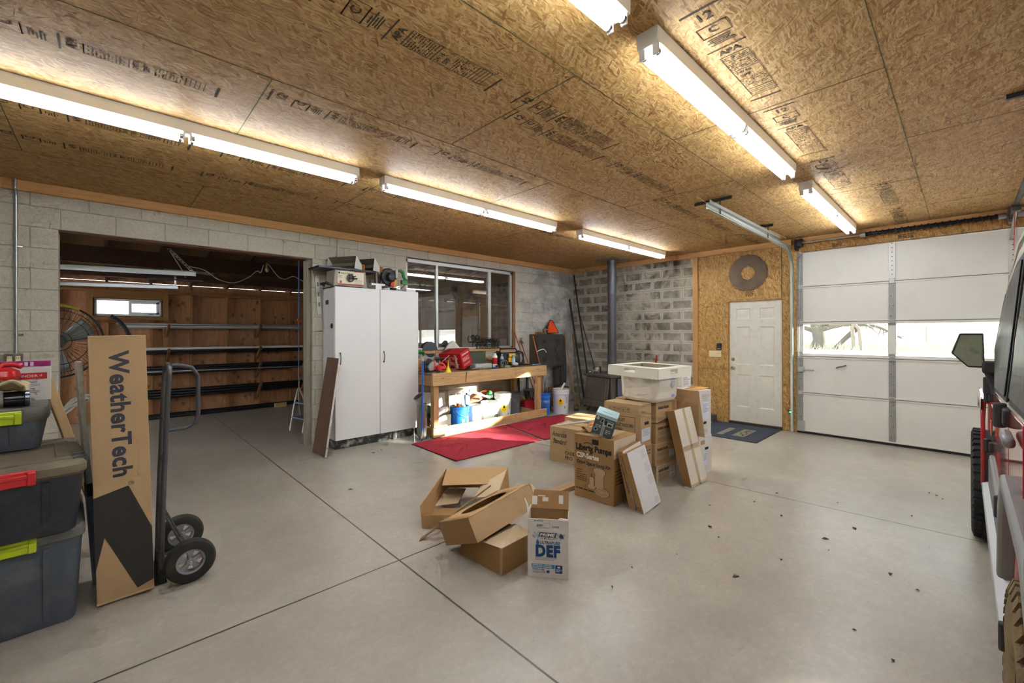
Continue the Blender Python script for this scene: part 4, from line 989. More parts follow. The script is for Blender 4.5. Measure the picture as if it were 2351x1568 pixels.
# small things beside the carton
for k, (x0, y0, x1, y1) in enumerate(((4.20, 5.44, 4.47, 5.50), (4.22, 5.50, 4.48, 5.43), (4.24, 5.41, 4.45, 5.41))):
    tag(MB().tube([(x0, y0, BT + .007 + .011 * k), (x1, y1, BT + .007 + .011 * k)], .0055, 8).sphere((x1, y1, BT + .007 + .011 * k), .011, 10, 8, (1, 1, .5)).build('spanner', STEEL), ['lowest', 'middle', 'uppermost'][k] + ' of the bright spanners right of the red carton', 'spanner', 'spanners beside the red carton')
t = on('screwdriver', 'long screwdriver with a blue grip at the bench edge', 'screwdriver', 4.42, 5.52, D(-27))
MB().tube([(-.0, 0, .014), (.26, 0, .014)], .005, 8).build('shaft', STEEL, t)
MB().tube([(.24, 0, .014), (.26, 0, .014), (.34, 0, .014), (.36, 0, .014)], [.008, .013, .013, .006], 10).build('grip', BLU, t)
MB().tube([(-.01, 0, .014), (.05, 0, .014)], .011, 8).build('collar', BLU, t)
OLV = plain('olive_drab_paint', (74, 82, 66), .5, .2, .1, 8)
t = on('ammunition_case', 'olive green metal case behind the red carton', 'case', 4.66, 5.90, D(-6))
MB().box(-.17, .19, -.08, .08, 0, .265).build('case_body', OLV, t, .006)
MB().box(-.175, .195, -.085, .085, .265, .28).build('lid', OLV, t, .005)
t = on('small_carton', 'small open brown carton behind the bottles on the bench', 'carton', 4.96, 5.94, D(14))
MB().box(-.08, .1, -.06, .06, 0, .17).build('carton_body', CARD, t, .002); MB().slab([(-.08, -.06, .17), (.1, -.06, .17), (.12, -.13, .11), (-.06, -.13, .11)], .004).build('flap', CARD_D, t)
tag(MB().box(4.47, 4.83, 5.62, 5.78, BT + .001, BT + .075).build('pale_tray', plain('pale_grey_plastic', (186, 190, 186), .5, 0, .08), bevel=.01), 'pale grey tray in front of the olive case', 'tray')
def bottle(label, x, y, h, r, body, band, cap, rz=0, grp='bottles on the workbench'):
    t = on('bottle', label, 'bottle', x, y, rz, grp)
    MB().lathe([(0, 0), (r, 0), (r, h * .68), (r * .8, h * .78), (r * .36, h * .86), (r * .36, h * .93), (0, h * .93)], 20).build('bottle_body', body, t)
    MB().lathe([(r + .0006, h * .2), (r + .0006, h * .62)], 20).build('paper_label', band, t)
    MB().lathe([(0, h * .92), (r * .4, h * .92), (r * .42, h * .99), (0, h)], 16).build('cap', cap, t)
    return t
bottle('white bottle with a red band near the middle of the bench', 4.985, 5.72, .26, .047, WHTPLA, plain('red_paper_band', (200, 34, 44), .5, 0, .1), STEEL)
WATER = plain('pale_blue_plastic', (160, 186, 206), .15, 0, .08)
bottle('blue water bottle right of the red banded one', 5.10, 5.66, .22, .034, WATER, plain('blue_paper_band', (40, 84, 160), .4, 0, .1), WHTPLA)
bottle('pale water bottle standing in front of the black and yellow radio', 5.40, 5.68, .22, .034, WATER, plain('pale_paper_band', (196, 214, 224), .4, 0, .05), WHTPLA)
tag(MB().tube(smooth([(4.90, 5.50, BT + .02), (4.97, 5.53, BT + .09), (5.05, 5.52, BT + .12), (5.07, 5.48, BT + .07), (4.99, 5.45, BT + .02), (4.93, 5.49, BT + .07), (5.02, 5.56, BT + .13), (5.09, 5.55, BT + .06), (5.0, 5.47, BT + .013)]), .011, 8).build('hose_bundle', plain('olive_hose', (104, 100, 70), .6, 0, .2)), 'loop of olive hose at the front of the bottles', 'hose')
tag(MB().at((5.02, 5.44, BT + .001)).lathe([(0, 0), (.05, 0), (.056, .02), (.045, .035), (0, .04)], 18).build('green_pouch', plain('pale_green', (150, 178, 150), .6, 0, .1)), 'pale green pouch at the bench edge below the bottles', 'pouch')
for k, (x, y) in enumerate(((4.80, 5.47), (4.87, 5.46))): tag(MB().cyl((x, y, BT + .001), (x, y, BT + .05), .018, .022, n=14).build('pipe_fitting', BLKMET, bevel=.004), ('left' if k == 0 else 'right') + ' black pipe fitting at the bench front', 'fitting', 'black fittings at the bench front')
# site radio in a roll cage
t = on('jobsite_radio', 'black and yellow jobsite radio in a roll cage near the right of the bench', 'radio', 5.50, 5.92, D(-6))
YL = plain('tool_yellow', (232, 180, 36), .45, 0, .08)
MB().box(-.22, .22, -.09, .10, .03, .235).build('cabinet', plain('radio_black', (38, 38, 40), .5, 0, .12), t, .02)
MB().box(-.06, .10, -.103, -.088, .15, .215).build('display_panel', YL, t, .006)
for x in (-.15, .14): MB().at((x, -.088, .12), (D(90), 0, 0)).lathe([(0, .014), (.055, .012), (.066, .004), (.066, 0), (0, 0)], 24).build('speaker', plain('speaker_grille', (58, 60, 62), .6, 0, .1), t)
MB().box(-.075, .065, -.102, -.088, .05, .14).build('front_panel', YL, t, .008)
for x in (-.235, .26):
    MB().tube([(x, -.12, .02), (x, -.125, .12), (x - .01, -.11, .23), (x - .015, 0, .255), (x - .01, .10, .23), (x, .11, .02)], .014, 8).build('cage_bar', BLKPLA, t)
for y, z in ((-.12, .03), (.11, .03)): MB().tube([(-.235, y, z), (.26, y, z)], .012, 8).build('cage_bar', BLKPLA, t)
MB().tube([(-.20, 0, .25), (-.19, 0, .30), (.17, 0, .30), (.21, 0, .25)], .013, 8).build('carry_handle', BLKPLA, t)
for x in (-.27, .02): MB().box(x - .02, x + .02, -.145, -.10, 0, .09).build('yellow_foot', YL, t, .01)
MB().tube(smooth([(.27, .0, .2), (.33, -.02, .22), (.36, -.02, .17), (.33, -.03, .1), (.29, -.03, .03), (.33, -.06, .006)]), .006, 6).build('power_cord', BLKPLA, t)
tag(MB().sphere((5.37, 5.60, BT + .035), .055, 14, 10, (1.3, .8, .62)).build('plastic_wrap', plain('clear_crumple', (198, 204, 208), .2, 0, .2, 30)), 'crumpled clear wrap in front of the radio', 'wrapping')
for k, (x0, y0, x1, y1) in enumerate(((5.20, 5.48, 5.40, 5.46), (5.62, 5.62, 5.85, 5.68), (5.60, 5.70, 5.84, 5.78))):
    tag(MB().box(min(x0, x1), max(x0, x1), min(y0, y1), max(y0, y1) + .02, BT + .001, BT + .016).build('file_tool', BLKMET, bevel=.003), ['flat black file at the bench front below the radio', 'flat dark tool on the bench right of the radio', 'flat dark tool behind the other one, right of the radio'][k], 'hand tool')
tag(MB().box(5.70, 5.90, 5.48, 5.54, BT + .001, BT + .022).build('sponge_pad', plain('slate_blue_pad', (92, 130, 150), .8, 0, .12), bevel=.008), 'slate blue pad near the right end of the bench', 'pad')
# left end: green reel, black tools
t = on('garden_sprayer', 'green handled tool at the back left of the bench beside the cabinet', 'tool', 3.62, 6.0, D(20))
MB().tube(smooth([(-.12, 0, .27), (-.02, 0, .30), (.08, 0, .28), (.12, 0, .24)]), [.03] * 7 + [.034] * 6 + [.02] * 6, 10).build('handle', GRN, t)
MB().tube([(.1, 0, .26), (.22, .0, .25), (.30, .02, .25)], .007, 6).build('lead', BLKPLA, t)
MB().tube([(0, 0, .28), (.03, -.02, .0)], .012, 8).build('stem', STEEL, t)
tag(MB().box(3.46, 3.60, 5.80, 5.98, BT + .001, BT + .20).build('brown_sack', plain('brown_paper', (168, 126, 76), .8, 0, .1), bevel=.02), 'brown paper sack standing against the cabinet end of the bench', 'sack')
for k, (x, y, a, h) in enumerate(((3.55, 5.70, .5, .17), (3.66, 5.76, -.6, .15), (3.72, 5.86, 1.2, .19), (3.82, 5.78, .2, .13), (3.9, 5.90, -.3, .21))):
    t = on('hand_drill', ['leftmost', 'second', 'third', 'fourth', 'rightmost'][k] + ' dark cordless tool in the row behind the circular saw', 'power tool', x, y, a, 'dark cordless tools at the back of the bench')
    MB().box(-.05, .05, -.03, .03, 0, .05).build('battery', BLKPLA, t, .008)
    MB().box(-.02, .02, -.02, .02, .05, h - .05).build('grip', plain('dark_green_grip', (40, 62, 50), .5, 0, .15), t, .01)
    MB().tube([(-.05, 0, h - .03), (.06, 0, h - .03), (.09, 0, h - .03)], [.03, .03, .014], 12).build('motor', plain('dark_grey_body', (62, 64, 64), .4, .1, .15), t)
tag(MB().tube([(3.75, 5.62, BT + .11), (3.96, 5.66, BT + .24)], .007, 8).build('chrome_bar', STEEL), 'thin chrome bar slanting in front of the cordless tools', 'bar')
tag(MB().tube([(3.73, 5.70, BT + .002), (3.72, 5.70, BT + .30)], .008, 8).build('chrome_bar', STEEL), 'upright chrome bar among the cordless tools', 'bar')
# on the window sill
t = thing('grey_hood', 'dark grey rounded hood on the window sill beside the cabinet', 'hood', (3.97, W1Y + .02, 1.267))
MB().sphere((0, 0, 0), .13, 20, 12, (1.15, .25, 1.15)).build('hood_shell', plain('charcoal_shell', (72, 76, 80), .5, 0, .1), t) 
b = MB(); b.grid(lambda u, v: (-.19 + .38 * u, .0 + .02 * math.sin(7 * u), v * (.16 * math.exp(-((u - .45) / .28) ** 2) + .0) + .004 * math.sin(23 * u + 9 * v)), 24, 8)
CLO = plain('white_cloth', (222, 218, 206), .9, 0, .08, 14, .3, 40)
tag(b.build('cloth_bag', CLO, solid=.05, loc=(4.40, 6.16, 1.267)), 'crumpled white cloth bag on the window sill above the red carton', 'bag')
SGN = plain('black_sign_metal', (36, 36, 36), .5, .3, .1)
t = thing('metal_sign', 'black sign of cut-out metal letters standing on the window sill', 'sign', (4.92, W1Y - .006, 1.2665))
b = MB(); put_text(b, 'PLUMBING', .105, (.10, 0, .115), (1, 0, 0), (0, 0, 1), .03, 0, 'LEFT', 1, .50); put_text(b, 'SOLUTIONS', .095, (.10, 0, .022), (1, 0, 0), (0, 0, 1), .03, 0, 'LEFT', 1, .50)
b.build('lettering', SGN, t, solid=.004)
MB().box(.08, .63, -.002, .002, .0, .012).box(.08, .63, -.002, .002, .10, .106).box(.08, .63, -.002, .002, .20, .207).build('rule', SGN, t)
MB().tube(smooth([(.04, 0, .0), (.05, 0, .10), (.02, 0, .13), (-.03, 0, .12), (-.06, 0, .18), (-.04, 0, .25)]), .012, 8).build('tap_cutout', SGN, t)
MB().tube(smooth([(.05, 0, .12), (.10, 0, .16), (.09, 0, .23), (.05, 0, .25), (.02, 0, .22), (.05, 0, .18)]), .018, 8).build('scroll_cutout', SGN, t)
# copper pipes leaning over the right end of the bench
for k, (a, c) in enumerate((((6.26, 5.80, .0), (5.90, 6.17, 1.585)), ((6.42, 5.66, .0), (6.20, 5.955, 1.50)), ((6.38, 5.84, .0), (6.08, 6.18, 1.42)))):
    t = thing('copper_pipe', ['copper pipe leaning by the window jamb', 'copper pipe leaning beside the black wall cabinet', 'shorter copper pipe close behind the one by the black cabinet'][k], 'pipe', a, 0, 'copper pipes leaning at the end of the bench')
    d = Vector(c) - Vector(a); MB().tube([(0, 0, 0), tuple(d)], .0125, 10).build('pipe', COPPER, t)
    if k == 1:
        MB().tube(smooth([tuple(d * .79), tuple(d * .80 + Vector((.08, -.03, .02))), tuple(d * .80 + Vector((.17, -.05, .03))), tuple(d * .79 + Vector((.23, -.06, -.02)))]), .008, 8).build('white_branch', WHTPLA, t)
        MB().tube([tuple(d * .62 + Vector((-.06, 0, 0))), tuple(d * .62 + Vector((.04, 0, .03)))], .009, 8).build('tee_branch', COPPER, t)
    MB().tube([tuple(d * .97), tuple(d)], .016, 10).build('fitting', COPPER, t)
t = thing('wall_tap', 'old brass tap on the block wall between the window and the black cabinet', 'tap', (6.08, W1Y - .005, 1.40))
MB().tube([(0, 0, 0), (0, -.07, 0), (0, -.10, -.05)], .014, 8).build('spout', plain('dull_brass', (150, 140, 110), .4, .7, .2), t); MB().cyl((0, -.05, 0), (0, -.05, .05), .008, n=8).cyl((-.03, -.05, .05), (.03, -.05, .05), .008, n=8).build('handle', plain('dull_brass', (0, 0, 0)), t)
# black wall cabinet with scrolls
t = thing('wall_cabinet', 'black sheet-metal wall cabinet with curled scrolls on its door', 'wall cabinet', (6.36, 5.98, .86))
BK = plain('sooty_black_sheet', (66, 63, 62), .6, .2, .2, 8, wear=((104, 98, 94), .4, 6))
cw, ch = .80, .675
MB().box(0, cw, 0, W1Y - 5.98, 0, ch).build('body', plain('rusty_brown_side', (92, 74, 56), .7, .1, .2), t, .004)
dd = MB().box(-.004, cw + .004, -.012, .0, .01, ch).build('door', BK, t, .004)
b = MB(); b.box(-.004, cw + .004, -.016, -.012, ch - .015, ch).box(-.004, cw + .004, -.016, -.012, .01, .022).box(-.004, .012, -.016, -.012, .022, ch - .015).box(cw - .012, cw + .004, -.016, -.012, .022, ch - .015)
b.build('door_rim', BK, dd)
def scroll(cx, cz, fx, fz, s=1.0):
    pts = []
    for i in range(34):
        a = i / 33 * 3.6 * PI; r = .012 + .05 * (i / 33)
        pts.append((cx + fx * s * (r * math.cos(a)), -.017, cz + fz * s * (r * math.sin(a))))
    e = pts[-1]; pts += [(e[0] + fx * s * .02, -.017, e[2] - fz * s * .06), (e[0] + fx * s * .05, -.017, e[2] - fz * s * .14), (e[0] + fx * s * .09, -.017, e[2] - fz * s * .17)]
    MB().tube(pts, .0055, 6).build('scroll', plain('worn_black_iron', (58, 54, 52), .45, .5, .2), dd)
scroll(.20, .53, 1, 1); scroll(.62, .53, -1, 1); scroll(.20, .15, 1, -1); scroll(.62, .15, -1, -1)
for z in (.12, .36, .58): MB().box(cw - .0, cw + .03, -.018, -.008, z - .008, z + .008).build('latch', STEEL, t, .002)
zt = .86 + ch
t = thing('slow_vehicle_triangle', 'orange slow-vehicle triangle standing on top of the black wall cabinet', 'warning triangle', (6.91, 6.06, zt), (D(-7), 0, 0))
MB().prism([(-.19, .02), (-.19, .06), (-.045, .31), (.045, .31), (.21, .06), (.21, .02)], -.004, .004).build('plate', plain('black_backing', (52, 30, 24), .5, 0, .1), t, rot=(D(90), 0, 0))
MB().prism([(-.165, .035), (-.165, .06), (-.035, .295), (.035, .295), (.185, .06), (.185, .035)], .0045, .006).build('reflector', plain('fluorescent_orange', (244, 84, 30), .45, 0, .05), t, rot=(D(90), 0, 0))
BR = plain('mixed_brass', (176, 150, 90), .35, .7, .25, 30)
rr = random.Random(5)
for k in range(14):
    x = 6.40 + .026 * k + rr.uniform(-.008, .008); y = 6.05 + rr.uniform(-.04, .04); q = MB()
    q.cyl((x, y, zt + .001), (x, y, zt + rr.uniform(.035, .06)), .013, .010, n=10)
    tag(q.build('brass_fitting', BR, bevel=.002), 'small brass fitting in the heap on the black wall cabinet', 'fitting', 'brass fittings on the wall cabinet')
tag(MB().box(6.37, 6.60, 5.99, 6.01, zt + .001, zt + .045).build('fitting_tray', wood('tray_wood', (120, 92, 50), 'x', 0), bevel=.002), 'low wooden lip in front of the brass fittings', 'tray')
tag(MB().tube([(6.60, 6.03, zt + .07), (6.66, 6.03, zt + .10), (6.74, 6.03, zt + .09)], .022, 10).box(6.62, 6.66, 6.0, 6.06, zt + .001, zt + .07).build('valve', plain('grey_brass', (150, 140, 120), .4, .6, .2), bevel=.003), 'larger valve standing left of the orange triangle', 'valve')
# dark coat hanging on the cabinet end
GC = plain('dark_grey_canvas', (66, 64, 58), .9, 0, .25, 6, .2, 40)
t = thing('hanging_coat', 'dark grey work coat hanging at the right end of the black wall cabinet', 'coat', (7.27, 6.12, .38))
b = MB(); b.grid(lambda u, v: (-.07 + .19 * u + .03 * (1 - v) * (u - .3) + .02 * math.sin(v * 5), .035 * math.sin(u * 10 + v * 2) * (1 - v * .4), v * 1.13 + (.16 * u * u if v < .01 else 0)), 16, 12); b.build('coat_body', GC, t, solid=.03)
b = MB(); b.grid(lambda u, v: (-.26 + .2 * u - .1 * v * 0, -.04 + .02 * math.sin(u * 8), -.0 + .42 * v + .05 * u), 10, 8); b.build('sleeve', plain('dark_brown_canvas', (56, 48, 42), .9, 0, .2), t, solid=.04)
# ------------------------------------------------------------------ under and around the bench
def bucket(label, x, y, h, r, m, band=None, grp='buckets under and beside the bench', handle=None, rim=True, rz=0, rim_m=None, z=0):
    t = thing('bucket', label, 'bucket', (x, y, z), rz, grp)
    r0 = r * .88
    MB().lathe([(0, 0), (r0, 0), (r0 + .004, .01), (r, h), (r - .006, h), (r0 - .004, .014), (0, .012)], 32).build('pail', m, t)
    if rim: MB().lathe([(r - .002, h - .10), (r + .008, h - .095), (r + .008, h - .07), (r + .002, h - .065), (r + .002, h - .045), (r + .009, h - .04), (r + .009, h - .02), (r + .002, h - .015), (r + .008, h), (r - .008, h), (r - .008, h - .1)], 32).build('rim', rim_m or m, t)
    if handle == 'down': MB().tube(smooth([((r + .012) * math.cos(a), (r + .012) * math.sin(a), h - .05 - .12 * math.sin((a - D(195)) / D(150) * PI)) for a in [D(195 + 15 * i) for i in range(11)]], 3), .003, 6).build('wire_handle', STEEL, t)
    return t
def diamond(t, r, h, ang, s, z):
    c = Vector((math.cos(ang), math.sin(ang), 0)); u = Vector((-c.y, c.x, 0)); o = c * (r * .97) + Vector((0, 0, z)); v = Vector((0, 0, 1))
    def bent(pts, lift):
        out = []
        for x, y in pts:
            a = x / r; out.append(Vector((math.cos(ang + a), math.sin(ang + a), 0)) * (r * (.88 + .12 * (z + y) / h) + lift) + v * (z + y))
        return out
    n = 8
    def strip(pts_fn, lift, m, name):
        b = MB()
        for i in range(n):
            x0 = -s + 2 * s * i / n; x1 = -s + 2 * s * (i + 1) / n; y0 = s - abs(x0); y1 = s - abs(x1)
            q = bent([(x0, -y0), (x1, -y1), (x1, y1), (x0, y0)], lift); b.poly(q)
        b.build(name, m, t)
    strip(None, .0025, plain('hazard_yellow', (244, 204, 20), .45, 0, .03), 'hazard_diamond')
    b = MB(); b.poly(bent([(-.018, .012), (.018, .012), (.022, .03), (.008, .048), (0, .062), (-.010, .045), (-.022, .03)], .004)); b.poly(bent([(-.022, .004), (.022, .004), (.022, .008), (-.022, .008)], .004)); b.poly(bent([(-.03, -.012), (.03, -.012), (.03, -.004), (-.03, -.004)], .004)); b.poly(bent([(-.024, -.028), (.024, -.028), (.024, -.02), (-.024, -.02)], .004)); b.build('hazard_mark', INK, t)
    def barsl(x0, x1, y0, y1): return bent([(x0, y0), (x1, y0), (x1, y1), (x0, y1)], .0025)
    b = MB()
    for i in range(9): b.poly(barsl(s + .03, s + .075, .10 - i * .014 - .005, .10 - i * .014))
    b.poly(barsl(s + .0, s + .03, .115, .125)); b.poly(barsl(s + .0, s + .02, -.12, -.08)); b.build('label_print', plain('grey_blue_ink', (120, 124, 140), .6, 0, .1), t)
WB = plain('white_bucket_plastic', (236, 236, 230), .4, 0, .04)
DB = plain('bright_blue_bucket', (28, 108, 206), .35, 0, .06)
GB = plain('grey_bucket_plastic', (104, 110, 120), .5, 0, .1, 8, wear=((150, 150, 148), .3, 10))
ANG = D(-118)
t = bucket('bright blue bucket heaped with bits, leftmost bucket under the bench', 4.19, 5.70, .37, .155, DB, handle='down', rz=D(15))
b = MB()
for k in range(5): put_rect(b, 0, .001, 0, .001, (0, 0, 0), (1, 0, 0), (0, 0, 1))
b = MB(); a0 = D(-85)
b.add([(Vector((math.cos(a0 + i * .09), math.sin(a0 + i * .09), 0)) * .1505 + Vector((0, 0, z))) for z in (.02, .20) for i in range(7)], [(i, i + 1, i + 8, i + 7) for i in range(6)]); b.build('paper_label', plain('cream_label', (228, 222, 210), .6, 0, .08, 20), t)
b = MB(); a0 = D(-125)
b.add([(Vector((math.cos(a0 + i * .06), math.sin(a0 + i * .06), 0)) * .1495 + Vector((0, 0, z))) for z in (.05, .17) for i in range(6)], [(i, i + 1, i + 7, i + 6) for i in range(5)]); b.build('torn_label', plain('brown_label', (150, 104, 84), .6, 0, .2, 30), t)
rr = random.Random(11)
for k in range(5):
    a = k * 1.3; tag(MB().box(-.03, .03, -.02, .02, 0, .03 + .02 * (k % 2)).build('fitting', [COPPER, WHTPLA, plain('tan_bit', (200, 170, 120), .6, 0, .1)][k % 3], bevel=.006, loc=(4.19 + .07 * math.cos(a), 5.70 + .07 * math.sin(a), .36), rot=(.2, .3, a)), 'small fitting on the heap in the blue bucket', 'fitting', 'fittings heaped in the blue bucket')
tag(MB().cyl((4.19, 5.70, .012), (4.19, 5.70, .362), .134, .15, n=28).build('bucket_contents', plain('mixed_scrap', (130, 110, 90), .7, .2, .4, 40, .5, 30)), 'scrap filling the bright blue bucket to its rim', 'contents', kind='stuff')
bucket('plain white bucket right of the blue one, sunlit', 4.57, 5.78, .33, .135, WB, handle='down', rim=False)
t = bucket('white bucket with dark cut-off lettering, in front of the tall hazard bucket', 4.935, 5.79, .345, .165, WB)
b = MB()
for i, ch_ in enumerate('Gold'):
    a = D(-105) + i * .20; o = Vector((math.cos(a), math.sin(a), 0)) * .1545; u = Vector((-math.sin(a), math.cos(a), 0)); put_text(b, ch_, .095, o + Vector((0, 0, .07)), u, (0, 0, 1), .02, .1)
b.build('printed_lettering', plain('navy_ink', (44, 48, 96), .6, 0, .1), t)
t = bucket('tall white bucket with a yellow hazard diamond under the bench', 5.26, 5.82, .47, .155, WB, rz=0); diamond(t, .1565, .47, D(-122), .082, .20)
MB().box(.13, .185, -.06, .02, .405, .425).build('bail_lug', WB, t, .006)
bucket('grey bucket between the hazard bucket and the red petrol can', 5.615, 5.93, .43, .155, GB, handle='down')
t = thing('petrol_can', 'red plastic petrol can under the right end of the bench', 'petrol can', (6.02, 5.90, 0), D(-20))
b = MB(); b.at((0, .1, 0), (D(90), 0, 0)).prism([(-.13, 0), (.15, 0), (.155, .02), (.15, .17), (.09, .245), (-.09, .255), (-.13, .22), (-.135, .03)], 0, .2); b.build('can_body', plain('petrol_red', (196, 34, 46), .4, 0, .1), t, .018)
MB().tube([(-.09, 0, .25), (-.10, 0, .30), (-.16, 0, .34), (-.19, 0, .33)], .016, 8).build('spout', plain('mustard_spout', (190, 160, 40), .4, 0, .1), t)
MB().tube([(-.03, 0, .245), (.02, 0, .285), (.08, 0, .27), (.12, 0, .215)], .014, 8).build('handle', plain('petrol_red', (0, 0, 0)), t)
MB().tube([(.07, -.105, .24), (.10, -.108, .18), (.10, -.106, .02)], .008, 6).build('white_strap', WHTPLA, t)
# right of the bench
t = bucket('blue and white bucket full of metal rods, beside the bench end', 6.12, 5.60, .42, .135, DB, rim_m=DB)
MB().lathe([(.1225, .06), (.1305, .27)], 30).build('white_wrap', plain('white_bucket_label', (226, 230, 236), .5, 0, .04, 10), t)
b = MB()
for i in range(6):
    a = D(-150) + 0; z = .24 - i * .03
    b.add([(Vector((math.cos(D(-150 + j * 9)), math.sin(D(-150 + j * 9)), 0)) * (.1318 - i * .0011) + Vector((0, 0, zz))) for zz in (z, z + .008) for j in range(4 + (i * 3) % 4)], [(j, j + 1, j + 1 + (4 + (i * 3) % 4), j + (4 + (i * 3) % 4)) for j in range(3 + (i * 3) % 4)])
b.build('label_print', plain('blue_grey_ink', (90, 110, 150), .6, 0, .1), t)
rr = random.Random(21)
for k in range(10):
    a = k * 2.399; r0 = .02 + .08 * ((k * 7) % 10) / 10; x0 = 6.12 + r0 * math.cos(a); y0 = 5.60 + r0 * math.sin(a); dx = rr.uniform(-.12, .16); dy = rr.uniform(-.1, .06); L = rr.uniform(.50, .72)
    tag(MB().tube([(x0 * .5 + 6.12 * .5, y0 * .5 + 5.60 * .5, .03), (x0 + dx * .6, y0 + dy * .6, L)], rr.uniform(.008, .014), 8).build('metal_rod', [BLKMET, GALV, COPPER, STEEL, plain('tan_stick', (176, 136, 90), .7, 0, .1)][k % 5]), 'metal rod or stick standing in the blue and white bucket', 'rod', 'rods standing in the blue and white bucket')
t = bucket('white bucket with a yellow hazard diamond out beside the stove', 6.44, 5.43, .47, .16, plain('cool_white_bucket', (222, 224, 230), .4, 0, .04), rz=0); diamond(t, .1615, .47, D(-142), .082, .23)
tag(MB().tube([(6.43, 5.45, .40), (6.50, 5.38, .58)], .020, 8).build('white_tube', WHTPLA), 'short white tube sticking up out of the stove-side hazard bucket', 'tube')
t = bucket('mustard brown bin against the wall behind the white hazard bucket', 7.0, 5.93, .42, .20, plain('mustard_bin', (150, 108, 44), .6, 0, .15), rim=False)
# sheet-metal duct pieces and blue pole by the cabinet
t = thing('duct_pipe', 'galvanised duct pipe standing at the left bench leg', 'duct', (3.37, 5.51, 0))
MB().lathe([(.072, 0), (.074, .01), (.074, .52), (.070, .52), (.070, 0), (.072, 0)], 28).build('pipe', plain('brushed_galvanised', (150, 152, 146), .35, .8, .15, 6), t)
MB().at((.0, .0, .53), (0, D(-35), 0)).lathe([(.07, 0), (.072, .02), (.072, .12), (.068, .12), (.068, 0)], 24).build('elbow', GALV, t)
t = thing('blue_pole', 'bright blue pole leaning between cabinet and bench', 'pole', (3.285, 5.38, .01))
MB().tube([(0, 0, 0), (.035, .03, .62), (.06, .06, 1.17)], .0135, 10).build('pole', BLU, t); MB().cyl((0, 0, -.006), (.008, .006, .13), .0145, n=10).build('steel_end', STEEL, t); MB().cyl((.058, .058, 1.14), (.061, .061, 1.19), .015, n=10).build('grey_end', GALV, t)
t = thing('stand_foot', 'small steel tripod foot on the floor at the cabinet corner', 'stand', (3.20, 5.44, 0))
for a in (.2, 2.2, 4.2): MB().tube([(0, 0, .12), (.05 * math.cos(a), .05 * math.sin(a), .06), (.09 * math.cos(a), .09 * math.sin(a), .008)], .007, 6).build('leg', STEEL, t)
MB().cyl((0, 0, .08), (0, 0, .17), .011, n=10).build('stem', STEEL, t)
# leaning sheet, panels and plastic under the bench
tag(MB().slab([(3.62, 6.13, .10), (4.22, 6.10, .0), (4.22, 6.17, .53), (3.62, 6.19, .60)], .012).build('white_sheet', plain('white_board', (238, 236, 228), .6, 0, .03)), 'big white board leaning on the wall under the bench', 'board')
t = thing('printed_card', 'white instruction card with grey print standing under the bench', 'card', (4.22, 6.02, .26), (D(-9), 0, D(-6)))
MB().box(0, .30, -.006, .006, 0, .345).build('card', plain('cream_card', (232, 226, 212), .6, 0, .03), t, .002)
b = MB()
put_rect(b, .03, .13, .235, .262, (0, -.006, 0), (1, 0, 0), (0, 0, 1)); put_rect(b, .16, .25, .235, .262, (0, -.006, 0), (1, 0, 0), (0, 0, 1)); put_lines(b, .03, .26, .2, .02, 6, .006, (0, -.006, 0), (1, 0, 0), (0, 0, 1), 8)
b.build('print', plain('mauve_grey_ink', (130, 112, 108), .6, 0, .1), t)
tag(MB().box(4.19, 4.55, 5.94, 6.12, 0, .262).build('carton', CARD_D, bevel=.003), 'low brown carton under the printed instruction card', 'carton')
t = thing('orange_shell', 'big faded orange plastic shell lying behind the white buckets under the bench', 'plastic shell', (5.10, 6.07, .0))
OS = plain('faded_orange_plastic', (206, 116, 72), .55, 0, .12, 5)
b = MB(); b.grid(lambda u, v: (-.42 + .80 * u, -.05 + .16 * v, .20 + .22 * min(1, u * 1.8) + .11 * math.sin(v * PI) - .25 * max(0, u - .82) + .035 * math.sin(u * 6)), 26, 10); b.build('shell', OS, t, solid=.012)
b = MB(); b.grid(lambda u, v: (-.40 + .76 * u, -.05 - .025 * math.sin(v * PI), .42 * v * (.46 + .54 * min(1, u * 1.8)) - .05), 20, 6); b.build('shell_front', OS, t, solid=.010)
MB().tube(smooth([(-.42, .11, .20), (-.2, .115, .36), (0, .12, .47), (.2, .12, .48), (.36, .12, .42)]), .012, 6).build('dark_edge', BLKPLA, t)
t = thing('caulk_tube', 'white and grey tube slanting over the orange shell', 'tube', (4.58, 5.93, .56))
MB().tube([(0, 0, 0), (.25, -.04, -.10)], .024, 12).build('barrel', WHTPLA, t); MB().tube([(.25, -.04, -.10), (.40, -.06, -.16)], .018, 10).build('plunger', GALV, t)
t = thing('blue_jug', 'pale blue jug beside the printed card under the bench', 'jug', (4.612, 6.06, .301), D(12))
MB().box(-.05, .06, -.04, .04, 0, .17).build('jug_body', plain('pale_blue_jug', (130, 176, 226), .4, 0, .1), t, .02); MB().cyl((0, 0, .165), (0, 0, .2), .018, n=12).build('cap', BLKPLA, t)
tag(MB().box(4.555, 4.67, 5.99, 6.13, 0, .30).build('carton', CARD, bevel=.003), 'small brown carton under the pale blue jug', 'carton')
t = thing('green_bottle', 'tall green bottle with a white label between the two biggest white buckets', 'bottle', (5.07, 5.965, 0))
MB().lathe([(0, 0), (.04, 0), (.042, .02), (.042, .34), (.066, .38), (.066, .44), (.045, .49), (.02, .51), (0, .51)], 20).build('bottle_body', GRN, t)
MB().lathe([(.0668, .385), (.0668, .435)], 20).build('paper_label', PAPER, t)
